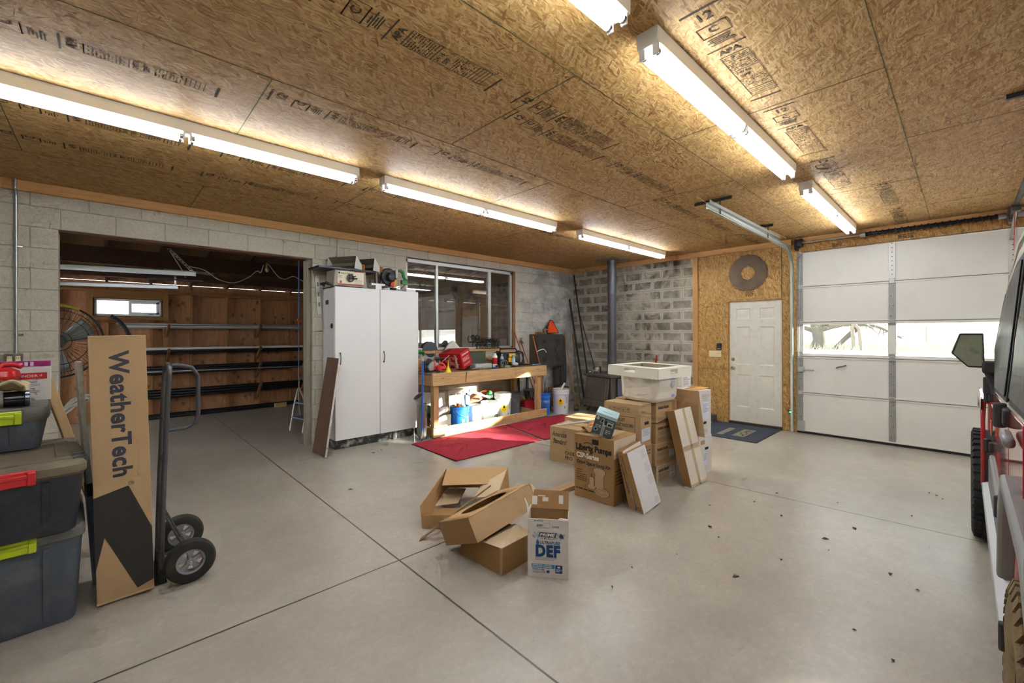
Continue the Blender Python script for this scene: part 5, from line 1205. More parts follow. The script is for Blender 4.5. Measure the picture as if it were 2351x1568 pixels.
# heap of plumbing offcuts at the left leg
t = thing('green_bag', 'dark green bag slumped behind the left bench leg', 'bag', (3.72, 5.98, .0))
MB().sphere((0, 0, .20), .20, 16, 10, (1.1, .55, 1.0)).build('bag_body', plain('moss_green_fabric', (66, 92, 48), .9, 0, .2, 14, .3, 30), t)
MB().sphere((-.16, .03, .3), .10, 12, 8, (1, .5, 1.2)).build('tan_flap', plain('tan_fabric', (196, 166, 122), .9, 0, .1), t)
PF = plain('off_white_pvc', (216, 212, 200), .45, 0, .08)
for k, (x, y, z, dx, dy, dz, r) in enumerate(((3.62, 5.60, .30, .30, .10, .06, .05), (3.60, 5.58, .19, .28, .08, .03, .035), (3.62, 5.56, .12, .26, .05, -.04, .03), (3.58, 5.62, .06, .22, .05, .0, .045), (3.70, 5.56, .035, .18, -.02, 0, .03))):
    t = thing('pvc_offcut', ['topmost', 'second from the top', 'middle', 'second from the bottom', 'lowest'][k] + ' pale pipe offcut in the heap behind the left bench leg', 'pipe offcut', (x, y, z), 0, 'pale pipe offcuts heaped behind the left bench leg')
    MB().tube([(0, 0, 0), (dx * .8, dy * .8, dz * .8)], r, 12).build('pipe', PF, t); MB().tube([(dx * .78, dy * .78, dz * .78), (dx, dy, dz)], r * 1.2, 12).build('socket', PF, t)
tag(MB().box(3.60, 4.0, 5.66, 5.90, 0, .26).build('open_crate', plain('dark_crate', (62, 54, 46), .8, 0, .2), bevel=.006), 'dark crate under the heap of pale pipe offcuts', 'crate')
tag(MB().tube(smooth([(5.93, 6.17, .76), (5.95, 6.16, .55), (5.92, 6.17, .35), (5.96, 6.16, .12), (5.98, 6.16, .02)]), .022, 8).build('chain', BLKMET), 'black chain hanging on the wall behind the bench end', 'chain')
tag(MB().tube([(6.05, 6.18, .0), (6.03, 6.19, .76)], .016, 8).build('iron_bar', BLKMET), 'black iron bar standing beside the hanging chain', 'bar')
for k in range(2): tag(MB().tube([(6.22 + .05 * k, 6.16, 0), (6.25 + .04 * k, 6.18, .70)], .011, 8).build('iron_bar', BLKMET), ['left', 'right'][k] + ' of the pair of thin black bars near the copper pipes', 'bar', 'pair of thin black bars on the wall')
t = thing('folding_stool', 'low metal stool with a pale seat behind the red petrol can', 'stool', (6.30, 6.07, 0))
MB().box(-.20, .16, -.08, .08, .40, .42).build('seat', plain('grey_seat', (120, 122, 116), .6, .1, .1), t, .006)
for x, dx in ((-.16, .10), (.12, -.10)):
    for y in (-.06, .06): MB().tube([(x, y, .40), (x + dx, y, 0)], .009, 6).build('leg', BLKMET, t)
# brooms, irons by the corner
t = thing('push_broom', 'push broom with amber handle leaning left of the wall corner', 'broom', (6.98, 5.47, .0))
MB().tube([(0, 0, .04), (.33, .58, 1.56)], .0135, 10).build('handle', plain('amber_wood', (164, 116, 52), .45, 0, .12), t)
BRH = MB().box(-.26, .16, -.035, .035, .055, .09); BRH.build('head', plain('dark_broom_head', (120, 88, 56), .7, 0, .1), t, .006, rot=(0, 0, D(38)))
MB().box(-.26, .16, -.045, .045, 0.002, .055).build('bristles', plain('black_bristles', (30, 30, 30), .9, 0, .3, 40, .5, 120), t, .004, rot=(0, 0, D(38)))
tag(MB().tube([(7.32, 5.62, .0), (7.68, 6.12, 1.54)], .0135, 10).build('broom_handle', plain('brown_wood_handle', (136, 104, 62), .5, 0, .12)), 'brown wooden handle leaning in the wall corner', 'handle')
t = thing('iron_pipe', 'thick black iron pipe leaning in the corner left of the stove pipe', 'pipe', (7.40, 5.56, 0)); d = Vector((.22, .60, 2.33))
MB().tube([(0, 0, .0), tuple(d)], .022, 10).build('pipe', BLKMET, t)
tag(MB().tube([(7.55, 5.50, 0), (7.70, 6.10, 2.88)], .016, 8).build('iron_rod', BLKMET), 'long thin black rod reaching up to the ceiling corner', 'rod')
tag(MB().tube([(7.70, 5.25, .0), (7.75, 6.0, 2.05)], .008, 6).build('iron_rod', BLKMET), 'thinnest black rod slanting behind the stove pipe', 'rod')
# red runner mats
RUG = plain('red_runner_carpet', (168, 26, 52), .95, 0, .2, 7, .4, 150, wear=((196, 60, 78), .35, 3)); EDGE = plain('grey_rubber_edge', (66, 52, 50), .8, 0, .1)
def mat_(label, pts, seed, n=40):
    t = thing('floor_mat', label, 'mat', (0, 0, 0), 0, 'red carpet mats in front of the workbench')
    P = [Vector((*p, 0)) for p in pts]; ph = seed * 1.7
    def f(u, v):
        p = P[0] * (1 - u) * (1 - v) + P[1] * u * (1 - v) + P[2] * u * v + P[3] * (1 - u) * v
        e = min(u, 1 - u, v, 1 - v); k = min(1, e * 9)
        z = .008 + k * (.012 * math.exp(-((v - .55 - .1 * math.sin(u * 3 + ph)) / .03) ** 2) + .011 * math.exp(-((u * .8 + v - 1.0) / .03) ** 2) + .004 * math.sin(u * 13 + ph) * math.sin(v * 6))
        return (p.x, p.y, z)
    MB().grid(f, n, n // 2).build('carpet', RUG, t, solid=.006)
    c = sum(P, Vector()) / 4; b = MB()
    q = [p + (p - c).normalized() * .018 for p in P]
    for i in range(4): b.slab([P[i] + Vector((0, 0, .001)), q[i] + Vector((0, 0, .001)), q[(i + 1) % 4] + Vector((0, 0, .001)), P[(i + 1) % 4] + Vector((0, 0, .001))], -.005 if i >= 0 else .005)
    b.build('rubber_border', EDGE, t)
mat_('nearer red mat, its front corner closest to the cabinet', [(3.07, 4.24), (4.56, 4.22), (4.86, 5.33), (3.10, 5.32)], 1)
mat_('further red mat, running up behind the cartons towards the stove', [(4.62, 4.20), (6.05, 4.15), (6.30, 5.28), (4.90, 5.33)], 2)
# ------------------------------------------------------------------ wood stove
t = thing('wood_stove', 'rusty black iron wood stove on legs with a flue to the ceiling', 'wood stove', (6.98, 4.92, 0), D(-8))
IRON = plain('weathered_cast_iron', (94, 88, 80), .62, .25, .2, 8, .15, 40, wear=((130, 118, 102), .6, 6))
PIPEM = plain('flue_black_pipe', (88, 88, 92), .5, .4, .12, 4, wear=((84, 60, 56), .5, 2))
# local: front faces -x, width along y
sw, sd = .66, .56
MB().box(0, sd, -sw / 2, sw / 2, .13, .70).build('firebox', IRON, t, .012)
MB().box(-.05, sd + .04, -sw / 2 - .04, sw / 2 + .04, .70, .745).build('top_plate', IRON, t, .012)
dr = MB().slab([(-.075, sw / 2 - .03, .24), (-.075, -sw / 2 + .03, .24), (-.012, -sw / 2 + .03, .69), (-.012, sw / 2 - .03, .69)], .03); dd = dr.build('door', IRON, t, .006)
b = MB(); d0 = Vector((-.078, 0, .24)); dv = Vector((.063, 0, .45)).normalized(); du = Vector((0, -1, 0))
for a, h0, h1, th in ((.235, .05, .40, .014), (.13, .12, .33, .012)):
    for x0, x1, y0, y1 in ((-a, a, h0, h0 + .022), (-a, a, h1 - .022, h1), (-a, -a + .022, h0 + .022, h1 - .022), (a - .022, a, h0 + .022, h1 - .022)):
        q = MB().slab([tuple(d0 + du * x + dv * y + Vector((.004, 0, 0))) for x, y in ((x0, y0), (x1, y0), (x1, y1), (x0, y1))], th); q.build('door_moulding', IRON, dd, .003)
MB().slab([tuple(d0 + du * x + dv * y) for x, y in ((-.05, .215), (.05, .215), (.05, .25), (-.05, .25))], .014).build('door_badge', IRON, dd, .003)
MB().tube([tuple(d0 + du * .255 + dv * .05 + Vector((-.04, 0, 0))), tuple(d0 + du * .255 + dv * .38 + Vector((-.045, 0, 0)))], .009, 8).build('door_bar', plain('steel_bar', (120, 120, 124), .35, .8, .1), dd)
MB().tube([tuple(d0 + du * .27 + dv * .40), tuple(d0 + du * .25 + dv * .40 + Vector((-.06, 0, 0)))], .014, 8).build('door_knob', plain('steel_bar', (0, 0, 0)), dd)
MB().box(-.16, .0, -sw / 2 - .02, sw / 2 + .02, .205, .245).build('ash_shelf', IRON, t, .008)
MB().slab([(-.16, sw / 2 + .02, .14), (-.16, -sw / 2 - .02, .14), (-.16, -sw / 2 - .02, .245), (-.16, sw / 2 + .02, .245)], .012).build('ash_lip', IRON, t, .004)
for x in (.02, sd - .07):
    for y in (-sw / 2 + .06, sw / 2 - .06):
        s = 1 if y > 0 else -1
        MB().add([(x, y - .03, .13), (x + .05, y - .03, .13), (x + .05, y + .03, .13), (x, y + .03, .13), (x - .03, y + s * .05 - .02, 0), (x + .01, y + s * .05 - .02, 0), (x + .01, y + s * .05 + .02, 0), (x - .03, y + s * .05 + .02, 0)], [(0, 1, 2, 3), (7, 6, 5, 4), (0, 4, 5, 1), (1, 5, 6, 2), (2, 6, 7, 3), (3, 7, 4, 0)]).build('leg', IRON, t, .006)
MB().box(sd * .2, sd, -sw / 2 - .075, -sw / 2 - .045, .16, .68).build('side_shield', plain('blue_grey_shield', (104, 112, 134), .45, .4, .1, 6), t, .004)
fx, fy = .35, -.03
MB().cyl((fx, fy, .745), (fx, fy, 1.55), .086, n=28).build('flue_pipe', PIPEM, t)
MB().cyl((fx, fy, 1.53), (fx, fy, 2.36), .083, n=28).build('flue_pipe', PIPEM, t)
MB().cyl((fx, fy, 2.34), (fx, fy, CEIL - .02), .0855, n=28).build('flue_pipe', plain('flue_grey_top', (96, 98, 104), .5, .5, .1, 5), t)
MB().cyl((fx, fy, .745), (fx, fy, .80), .10, n=28).build('flue_collar', IRON, t)
MB().box(fx - .24, fx + .24, fy - .24, fy + .24, CEIL - .012, CEIL - .001).build('ceiling_plate', plain('grey_ceiling_plate', (128, 124, 112), .5, .4, .1, 6), t, .003)
zt = .746
t = thing('steel_pot', 'shiny steel pot on the stove top left of the flue', 'pot', (7.19, 5.10, zt))
MB().lathe([(0, 0), (.075, 0), (.08, .01), (.08, .13), (.085, .135), (.078, .135), (.074, .012), (0, .01)], 28).build('pot_body', STEEL, t)
MB().tube([(-.08, 0, .11), (-.12, .0, .115), (-.13, .03, .112)], .007, 8).build('handle', STEEL, t)
tag(MB().at((7.10, 5.20, zt)).sphere((0, 0, .03), .034, 14, 10, (1.4, .9, .85)).build('chrome_cup', CHROME), 'little chrome cup at the left corner of the stove top', 'cup')
tag(MB().tube([(7.74, 4.26, 0), (7.79, 4.13, 1.12)], .016, 8).build('red_handle', RED), 'red handled bar leaning on the stained block wall', 'handle')
t = thing('wire_rod', 'thin wire rod with a loop standing on the stained block wall', 'rod', (7.72, 3.72, 0))
MB().tube([(0, 0, 0), (.08, -.06, 1.38)], .004, 6).build('rod', GALV, t); MB().tube([(.08 + .0, -.06 + .018 * math.cos(i), 1.395 + .018 * math.sin(i)) for i in [k * .5236 for k in range(12)]], .004, 6, True).build('loop', GALV, t)
tag(MB().box(7.66, 7.80, 3.00, 3.10, 0, .12).build('metal_tin', plain('dark_tin', (70, 72, 76), .4, .3, .2), bevel=.006), 'small dark tin on the floor left of the entry door', 'tin')
# ------------------------------------------------------------------ cartons in the middle of the floor
X_ = (1, 0, 0); Y_ = (0, 1, 0); Z_ = (0, 0, 1)
GREYINK = plain('grey_box_ink', (110, 92, 72), .75, 0, .1)
TAPE = plain('clear_brown_tape', (186, 152, 108), .18, 0, .06, 20)
LBL = plain('shipping_label_paper', (226, 232, 240), .5, 0, .03)
LBI = plain('label_ink', (120, 130, 160), .6, 0, .1)
# carton frame: corner 0 nearest the viewer; +x runs along the right-hand face, +y along the left-hand face
def carton(label, loc, rot, L, W, H, m=CARD, group=None, top=None, seam=True, name='carton'):
    t = thing(name, label, 'carton', loc, rot, group)
    MB().box(0, L, 0, W, 0, H).build('carton_body', m, t, .003)
    if seam: MB().box(L / 2 - .03, L / 2 + .03, -.0012, W + .0012, H - .06, H + .0012).build('packing_tape', TAPE, t)
    t['dims'] = (L, W, H); del t['dims']
    return t
def leftf(W): return ((0, W, 0), (0, -1, 0), Z_)     # face towards -x; reads from far (+y) to near
RIGHTF = ((0, 0, 0), X_, Z_)
def icons(b, x, y, s, f, n=5):
    o, u, v = f
    for i in range(n):
        put_frame(b, x + i * s * 1.25, x + i * s * 1.25 + s, y, y + s, s * .06, o, u, v)
        if i % 3 == 0: put_poly(b, [(x + i * s * 1.25 + s * .5, y + s * .85), (x + i * s * 1.25 + s * .25, y + s * .45), (x + i * s * 1.25 + s * .75, y + s * .45)], o, u, v); put_rect(b, x + i * s * 1.25 + s * .42, x + i * s * 1.25 + s * .58, y + s * .15, y + s * .45, o, u, v)
        elif i % 3 == 1: put_poly(b, [(x + i * s * 1.25 + s * .2, y + s * .8), (x + i * s * 1.25 + s * .8, y + s * .8), (x + i * s * 1.25 + s * .5, y + s * .4)], o, u, v); put_rect(b, x + i * s * 1.25 + s * .46, x + i * s * 1.25 + s * .54, y + s * .15, y + s * .4, o, u, v)
        else: put_rect(b, x + i * s * 1.25 + s * .2, x + i * s * 1.25 + s * .8, y + s * .4, y + s * .6, o, u, v)
def shiplabel(t, f, x0, x1, y0, y1, seed, bars=True):
    o, u, v = f; b = MB(); put_rect(b, x0, x1, y0, y1, o, u, v, .0012); p = b.build('shipping_label', LBL, t)
    w = x1 - x0; h = y1 - y0; b = MB(); put_lines(b, x0 + w * .1, x1 - w * .1, y1 - h * .12, h * .09, 6, h * .03, o, u, v, seed, .002)
    if bars:
        r = random.Random(seed); x = x0 + w * .12
        while x < x1 - w * .15: k = r.uniform(.02, .05) * w; put_rect(b, x, x + k, y0 + h * .06, y0 + h * .22, o, u, v, .002); x += k * 1.9
    b.build('label_print', LBI, p)
# American Standard pair at the back left
def as_big(label, loc, rz, L, W, H, sub):
    t = carton(label, loc, rz, L, W, H, CARD, 'tan cartons lettered in script, near the red mats')
    f = leftf(W); b = MB(); o, u, v = f
    put_text(b, 'American', .085, Vector(o) + Vector((0, -.03, H - .115)), u, v, .006, .35, 'LEFT', .95, .21)
    put_text(b, 'Standard', .085, Vector(o) + Vector((0, -.04, H - .20)), u, v, .006, .35, 'LEFT', .95, .20)
    b.build('script_lettering', INK, t)
    if sub:
        b = MB(); put_text(b, 'CADET', .055, Vector(o) + Vector((0, -.215, .11)), u, v, .02, 0, 'LEFT', 1, .165); put_text(b, 'PRO', .055, Vector(o) + Vector((0, -.215, .052)), u, v, .02, 0, 'LEFT', 1, .105); b.build('printed_lettering', INKB, t)
    b = MB(); put_text(b, 'American', .03, (.06, W * .62, H), (0, -1, 0), X_, .01, .3, 'LEFT', 1, .1) if False else put_lines(b, .05, .2, .12, .02, 2, .012, (0, W, H), (0, -1, 0), X_, 6); b.build('top_print', GREYINK, t)
    return t
as_big('tan carton with script and block capitals on its face, nearest the red mat', (3.986, 3.082, 0), D(6.5), .40, .414, .42, True)
as_big('second tan script-lettered carton, behind the one nearest the red mat', (4.46, 3.20, 0), D(7.5), .36, .449, .447, False)
# pump kit carton
t = thing('carton', 'brown pump kit carton with a drawing of a sump and coiled hose', 'carton', (3.282, 2.151, 0), D(2.9))
L, W, H = .402, .429, .592
b = MB(); b.box(0, L, 0, W, 0, H); b.build('carton_body', CARD_D, t, .004)
f = leftf(W); o, u, v = f
b = MB(); put_text(b, 'Liberty Pumps', .075, Vector(o) + Vector((0, -.02, .452)), u, v, .05, 0, 'LEFT', .98, .385); put_rect(b, .02, .10, .443, .448, o, u, v)
for i in range(14):
    a0 = PI * (1.05 + .9 * i / 14); a1 = PI * (1.05 + .9 * (i + 1) / 14); P = lambda a, r: (.155 + r * .055 * math.cos(a), .465 + r * .045 * math.sin(a)); put_poly(b, [P(a0, 1), P(a0, 1.12), P(a1, 1.12), P(a1, 1)][::-1], o, u, v)
    a0 = PI * (.25 + .5 * i / 14); a1 = PI * (.25 + .5 * (i + 1) / 14); put_poly(b, [P(a0, 1.25), P(a0, 1.4), P(a1, 1.4), P(a1, 1.25)][::-1], o, u, v)
b.build('brand_lettering', INK, t)
b = MB(); put_text(b, 'CSP-Series', .066, Vector(o) + Vector((0, -.025, .377)), u, v, .045, 0, 'LEFT', 1, .25, .0022); b.build('white_lettering', WHTINK, t)
b = MB(); put_text(b, 'CSP-Series', .066, Vector(o) + Vector((0, -.0235, .375)), u, v, .075, 0, 'LEFT', 1, .256, .0012); put_text(b, 'Crawl Space Sump Kit', .048, Vector(o) + Vector((0, -.028, .318)), u, v, .04, 0, 'LEFT', 1, .365, .0022); b.build('dark_lettering', plain('brown_ink', (62, 46, 34), .7, 0, .1), t)
b = MB(); put_text(b, 'Crawl Space Sump Kit', .048, Vector(o) + Vector((0, -.0275, .316)), u, v, .075, 0, 'LEFT', 1, .368, .0012); b.build('lettering_outline', plain('tan_ink', (206, 178, 140), .7, 0, .05), t)
b = MB(); put_lines(b, .028, .09, .255, .02, 2, .007, o, u, v, 2); put_lines(b, .028, .145, .215, .018, 4, .007, o, u, v, 3); put_lines(b, .02, .24, .075, .02, 1, .012, o, u, v, 14); b.build('bullet_print', INKB, t)
# line drawing: tank, pump and coil
def ell(cx, cy, rx, ry, n=28, a0=0, a1=2 * PI): return [(cx + rx * math.cos(a0 + (a1 - a0) * i / n), cy + ry * math.sin(a0 + (a1 - a0) * i / n)) for i in range(n)]
def shape(pts, g=1.0):
    cx = sum(p[0] for p in pts) / len(pts); cy = sum(p[1] for p in pts) / len(pts)
    return [(cx + (x - cx) * g, cy + (y - cy) * g) for x, y in pts]
parts = [[(.232, .285), (.232, .13), (.322, .115), (.322, .285)], ell(.277, .285, .066, .024), [(.213, .265), (.213, .285), (.342, .285), (.342, .265), (.322, .245), (.232, .252)], ell(.195, .125, .042, .022), [(.174, .13), (.174, .205), (.185, .215), (.21, .215), (.222, .2), (.216, .13)], ell(.305, .095, .075, .04), ]
b = MB()
for p in parts: q = shape(p, 1.07); put_poly(b, q, o, u, v, .0012)
b.build('drawing_outline', plain('brown_ink', (0, 0, 0)), t)
b = MB()
for i, p in enumerate(parts): put_poly(b, p, o, u, v, .0020 + .0002 * i)
b.build('drawing_fill', plain('pale_tan_ink', (190, 160, 122), .7, 0, .05), t)
b = MB()
for rx in (.062, .048, .03):
    e = ell(.305, .097, rx, rx * .5, 30); e2 = ell(.305, .097, rx - .003, rx * .5 - .002, 30)
    for i in range(30): put_poly(b, [e[i], e[(i + 1) % 30], e2[(i + 1) % 30], e2[i]], o, u, v, .0036)
for x in (.245, .262, .28, .298, .312):
    for y in (.14, .165, .19, .215): put_rect(b, x, x + .004, y, y + .003, o, u, v, .0036)
put_rect(b, .19, .196, .215, .242, o, u, v, .0036); put_rect(b, .20, .204, .215, .235, o, u, v, .0036); put_rect(b, .19, .204, .238, .243, o, u, v, .0036)
b.build('drawing_lines', plain('brown_ink', (0, 0, 0)), t)
b = MB(); put_rect(b, .20, .27, .52, .567, o, u, v, .0015); b.build('hand_hole', plain('dark_hole', (38, 30, 24), .8, 0, .2), t)
b = MB(); put_text(b, 'Liberty', .06, (.10, 0, .49), X_, Z_, .03, .3, 'LEFT', 1, .18); put_lines(b, .03, .3, .3, .03, 5, .012, (0, 0, 0), X_, Z_, 7); b.build('side_print', INKB, t)
MB().box(.0, L, -.0013, -.0003, H - .17, H - .004).build('white_tape_panel', plain('pale_taped_panel', (214, 200, 178), .4, 0, .05), t)
MB().box(.01, L + .0, .10, .33, H - .0005, H + .0015).build('top_flap_tape', plain('glossy_tape', (206, 186, 152), .12, 0, .05), t)
# bits lying on the pump kit and script cartons
b = MB(); b.grid(lambda u, v: (.20 * u, .16 * v, .035 * math.sin(u * 5 + v * 3) * math.cos(v * 7) + .035), 10, 8)
tag(b.build('torn_cardboard', plain('torn_printed_board', (170, 134, 88), .4, 0, .35, 30, wear=((60, 50, 40), .6, 18)), solid=.006, loc=(3.36, 2.40, .60), rot=(0, 0, D(8))), 'crumpled torn cardboard with tape on top of the pump kit carton', 'cardboard scrap')
t = thing('orange_tool', 'orange handled tool behind the torn cardboard on the pump kit carton', 'tool', (3.52, 2.50, .655), (0, D(-8), D(-40)))
MB().tube([(-.07, 0, 0), (-.02, 0, .008), (.08, 0, .01), (.13, 0, .0)], [.006, .017, .018, .008], 10).build('handle', plain('hi_vis_orange', (244, 130, 20), .4, 0, .05), t)
t = thing('plastic_rod', 'long white plastic rod lying across the cartons', 'rod', (0, 0, 0))
a_ = Vector((3.985, 3.455, .432)); c_ = Vector((4.02, 2.86, .56)); 
a_ = Vector((3.93, 3.36, .45)); c_ = Vector((3.70, 2.52, .675))
MB().tube([tuple(a_), tuple(c_)], .011, 10).build('rod', WHTPLA, t); MB().tube([tuple(c_), tuple(c_ + (c_ - a_) * .05)], .018, 10).build('end_fitting', WHTPLA, t)
d_ = c_ + (c_ - a_) * .03; MB().tube([tuple(d_ + Vector((-.02, .03, .0))), tuple(d_ + Vector((.04, -.05, .01)))], .012, 8).build('cross_fitting', WHTPLA, t)
# teal carton tipped on top
t = thing('tap_carton', 'teal carton picturing a pipe part, tipped on top of the pump kit carton', 'carton', (3.308, 2.197, .594), (D(17.4), D(-11.3), D(24.4)))
TEAL = plain('teal_print', (66, 92, 92), .4, 0, .06); LT = plain('pale_teal_print', (168, 200, 206), .3, 0, .05)
tl, tw, th = .146, .188, .205
MB().box(0, tl, 0, tw, 0, th).build('carton_body', TEAL, t, .002)
b = MB().box(-.001, tl + .001, -.001, tw + .001, th - .0005, th + .001); b.box(-.0015, tl + .0015, -.0015, tw + .0015, th - .03, th - .0); b.build('pale_lid', LT, t)
f = leftf(tw); o, u, v = f
b = MB(); put_rect(b, .08, .105, .0, .125, o, u, v); put_poly(b, ell(.022, .165, .015, .015), o, u, v) if False else put_poly(b, ell(.025, .155, .014, .016), o, u, v); put_poly(b, ell(.03, .045, .02, .02), o, u, v)
put_rect(b, .105, .17, .10, .158, o, u, v); put_poly(b, [(.05, .12), (.06, .165), (.085, .165), (.085, .12)], o, u, v); b.build('pale_print', plain('pale_grey_print', (190, 196, 190), .45, 0, .05), t)
b = MB(); put_poly(b, [(.09, .115), (.10, .15), (.115, .155), (.115, .105)], o, u, v, .002); put_rect(b, .115, .165, .145, .153, o, u, v, .002); put_rect(b, .125, .16, .108, .13, o, u, v, .002); put_poly(b, [(.056, .125), (.063, .158), (.078, .158), (.078, .125)], o, u, v, .002); put_text(b, 'STANDARD', .018, Vector(o) + Vector((0, -.099, .01)), Z_, (0, 1, 0), .02, 0, 'LEFT', 1, .085, .002); put_poly(b, ell(.03, .045, .013, .013), o, u, v, .002)
b.build('dark_print', plain('black_print', (26, 28, 28), .4, 0, .05), t)
b = MB(); put_lines(b, .12, .17, .06, .016, 3, .008, o, u, v, 4); put_lines(b, .02, .07, .085, .014, 2, .008, o, u, v, 9); put_rect(b, .03, .10, tl - .05, tl - .04, (0, tw, th + .001), (0, -1, 0), X_) if False else None; b.build('small_print', plain('pale_grey_print', (0, 0, 0)), t)
b = MB(); put_rect(b, .05, .14, .05, .056, (0, tw, th + .0015), (0, -1, 0), X_); b.build('lid_slot', BLKPLA, t)
# two flat cartons leaning on the pump kit
t = thing('flat_carton', 'slim white-faced carton leaning in front of its twin on the pump kit carton', 'carton', (3.33, 1.884, .001), (D(-16.5), D(-2.3), D(3.5)), 'slim cartons leaning on the pump kit carton')
MB().box(0, .336, .002, .053, 0, .52).build('carton_body', CARD_D, t, .002); MB().box(.0, .3365, -.001, .002, 0, .5205).build('white_face', plain('white_board_face', (226, 224, 226), .45, 0, .03), t)
b = MB(); put_lines(b, .22, .31, .48, .015, 5, .006, (0, -.001, 0), X_, Z_, 3); put_lines(b, .22, .31, .37, .012, 7, .005, (0, -.001, 0), X_, Z_, 4); put_lines(b, .22, .31, .26, .012, 7, .005, (0, -.001, 0), X_, Z_, 5); put_lines(b, .24, .31, .06, .012, 4, .006, (0, -.001, 0), X_, Z_, 6); b.build('pale_print', plain('pale_grey_ink', (188, 188, 194), .6, 0, .04), t)
b = MB(); put_lines(b, .1, .42, .022, .02, 1, .010, (0, .053, 0), Z_, (0, -1, 0), 6) if False else put_lines(b, .18, .44, .03, .02, 1, .008, (0, .053, 0), Z_, (0, 1, 0), 6); put_frame(b, .010, .035, .03, .06, .004, (0, .053, 0), (0, -1, 0), Z_); b.build('edge_print', INKB, t)
t = thing('flat_carton', 'slim carton sandwiched between its white-faced twin and the pump kit carton', 'carton', (3.36, 1.985, .001), (D(-11.2), D(-4), D(5.3)), 'slim cartons leaning on the pump kit carton')
MB().box(0, .351, .002, .058, 0, .514).build('carton_body', CARD_D, t, .002); MB().box(.0, .3515, -.001, .002, 0, .5145).build('white_face', plain('white_board_face', (0, 0, 0)), t)
b = MB(); put_frame(b, .012, .04, .43, .47, .004, (0, .058, 0), (0, -1, 0), Z_); put_lines(b, .05, .2, .03, .02, 1, .008, (0, .058, 0), Z_, (0, 1, 0), 7); b.build('edge_print', INKB, t)
# column of four script cartons
z = 0; hs = (.19, .222, .214, .214)
for i, h in enumerate(hs):
    nm = ['lowest', 'second', 'third', 'torn topmost'][i]
    t = carton('%s carton in the stack of four under the white sink' % nm, (4.069 + (.012, -.015, .01, .0)[i], 2.169 + (.0, .0, .004, -.004)[i], z + .0005 * i), D(-3.9 + (.6, -.4, .3, 0)[i]), .40, .50, h, CARD if i else CARD_L, 'stack of script-lettered cartons under the sink', seam=False)
    b = MB(); put_text(b, 'American Standard', .05, (.035, 0, h - .075), X_, Z_, .03, .3, 'LEFT', .95, .21); b.build('script_lettering', INK, t)
    if i < 3:
        b = MB(); put_lines(b, .04, .24, h - .10, .014, 3, .004, *RIGHTF, i + 2); icons(b, .03, .025, .03, RIGHTF, 5); b.build('small_print', GREYINK, t)
        shiplabel(t, RIGHTF, .26, .36, .05 - .02 * (i == 0), .13, 20 + i)
    else:
        b = MB(); put_rect(b, .30, .385, .01, .20, *RIGHTF, .0013); b.build('torn_patch', CARD_D, t); b = MB(); icons(b, .32, .09, .028, RIGHTF, 2); icons(b, .32, .13, .028, RIGHTF, 2); icons(b, .03, .02, .03, RIGHTF, 4); b.build('small_print', GREYINK, t)
        b = MB(); put_poly(b, [(.0, .0), (.06, .012), (.2, .035), (.30, .0)], *RIGHTF, .0014); b.build('torn_edge', plain('torn_dark_edge', (90, 62, 36), .8, 0, .2), t)
    z += h
ZS = z + .0015
# pair in front: upper toilet carton on a lower one
t = carton('upright carton with a framed block of print, front left of the sink stack', (3.801, 2.186, .412), D(.8), .218, .42, .43, CARD, None, seam=False)
f = leftf(.42); o, u, v = f
b = MB(); icons(b, .05, .345, .042, f, 5); b.build('icon_print', GREYINK, t)
b = MB(); put_frame(b, .10, .36, .13, .30, .003, o, u, v); put_text(b, 'TOILET', .045, Vector(o) + Vector((0, -.12, .245)), u, v, .02, 0, 'LEFT', 1, .13); put_text(b, 'TOILET INODORO', .045, Vector(o) + Vector((0, -.12, .195)), u, v, .02, 0, 'LEFT', 1, .22); put_text(b, 'BOWL', .045, Vector(o) + Vector((0, -.12, .145)), u, v, .02, 0, 'LEFT', 1, .10); b.build('printed_lettering', INKB, t)
b = MB(); icons(b, .02, .335, .03, RIGHTF, 3); b.build('icon_print', GREYINK, t)
b = MB(); put_rect(b, .075, .16, .225, .255, *RIGHTF, .0013); b.build('hand_hole', plain('dark_hole', (0, 0, 0)), t)
shiplabel(t, RIGHTF, .02, .19, .065, .19, 33, False)
t = carton('carton underneath the one with framed print, mostly hidden by the pump kit', (3.815, 2.19, 0), D(.5), .215, .41, .411, CARD, None, seam=False)
b = MB(); put_text(b, 'Right Height', .03, (.02, 0, .36), X_, Z_, .02, 0, 'LEFT', 1, .15); put_lines(b, .02, .18, .33, .03, 3, .012, *RIGHTF, 5); b.build('printed_lettering', GREYINK, t) if False else None
b = MB(); put_lines(b, .02, .19, .365, .032, 3, .014, *RIGHTF, 5); b.build('printed_lines', GREYINK, t)
# white laundry sink in its cardboard collar
t = thing('laundry_sink', 'white laundry sink in a white cardboard collar on top of the carton stack', 'sink', (4.235, 2.335, ZS), (D(1.5), D(0), D(-3)))
SINK = plain('white_sink_plastic', (240, 237, 226), .22, 0, .02)
b = MB(); A, B = .50, .46
rings = [(rrect(A * .78, B * .78, .06), 0), (rrect(A * .90, B * .90, .085), .012), (rrect(A * .955, B * .955, .09), .05), (rrect(A, B, .09), .268), (rrect(A + .04, B + .04, .09), .275), (rrect(A + .04, B + .04, .09), .292), (rrect(A - .04, B - .04, .08), .296), (rrect(A * .84, B * .84, .07), .03)]
loft(b, rings); b.build('basin', SINK, t, sharp=60)
yb = -B / 2 - .004
LF = MB().add([(.03, yb, .255), (.12, yb, .26), (.12, yb + .003, .185), (.075, yb + .006, .14), (.03, yb + .004, .18)], [(4, 3, 2, 1, 0)]).build('paper_leaflet', LBL, t, solid=.001)
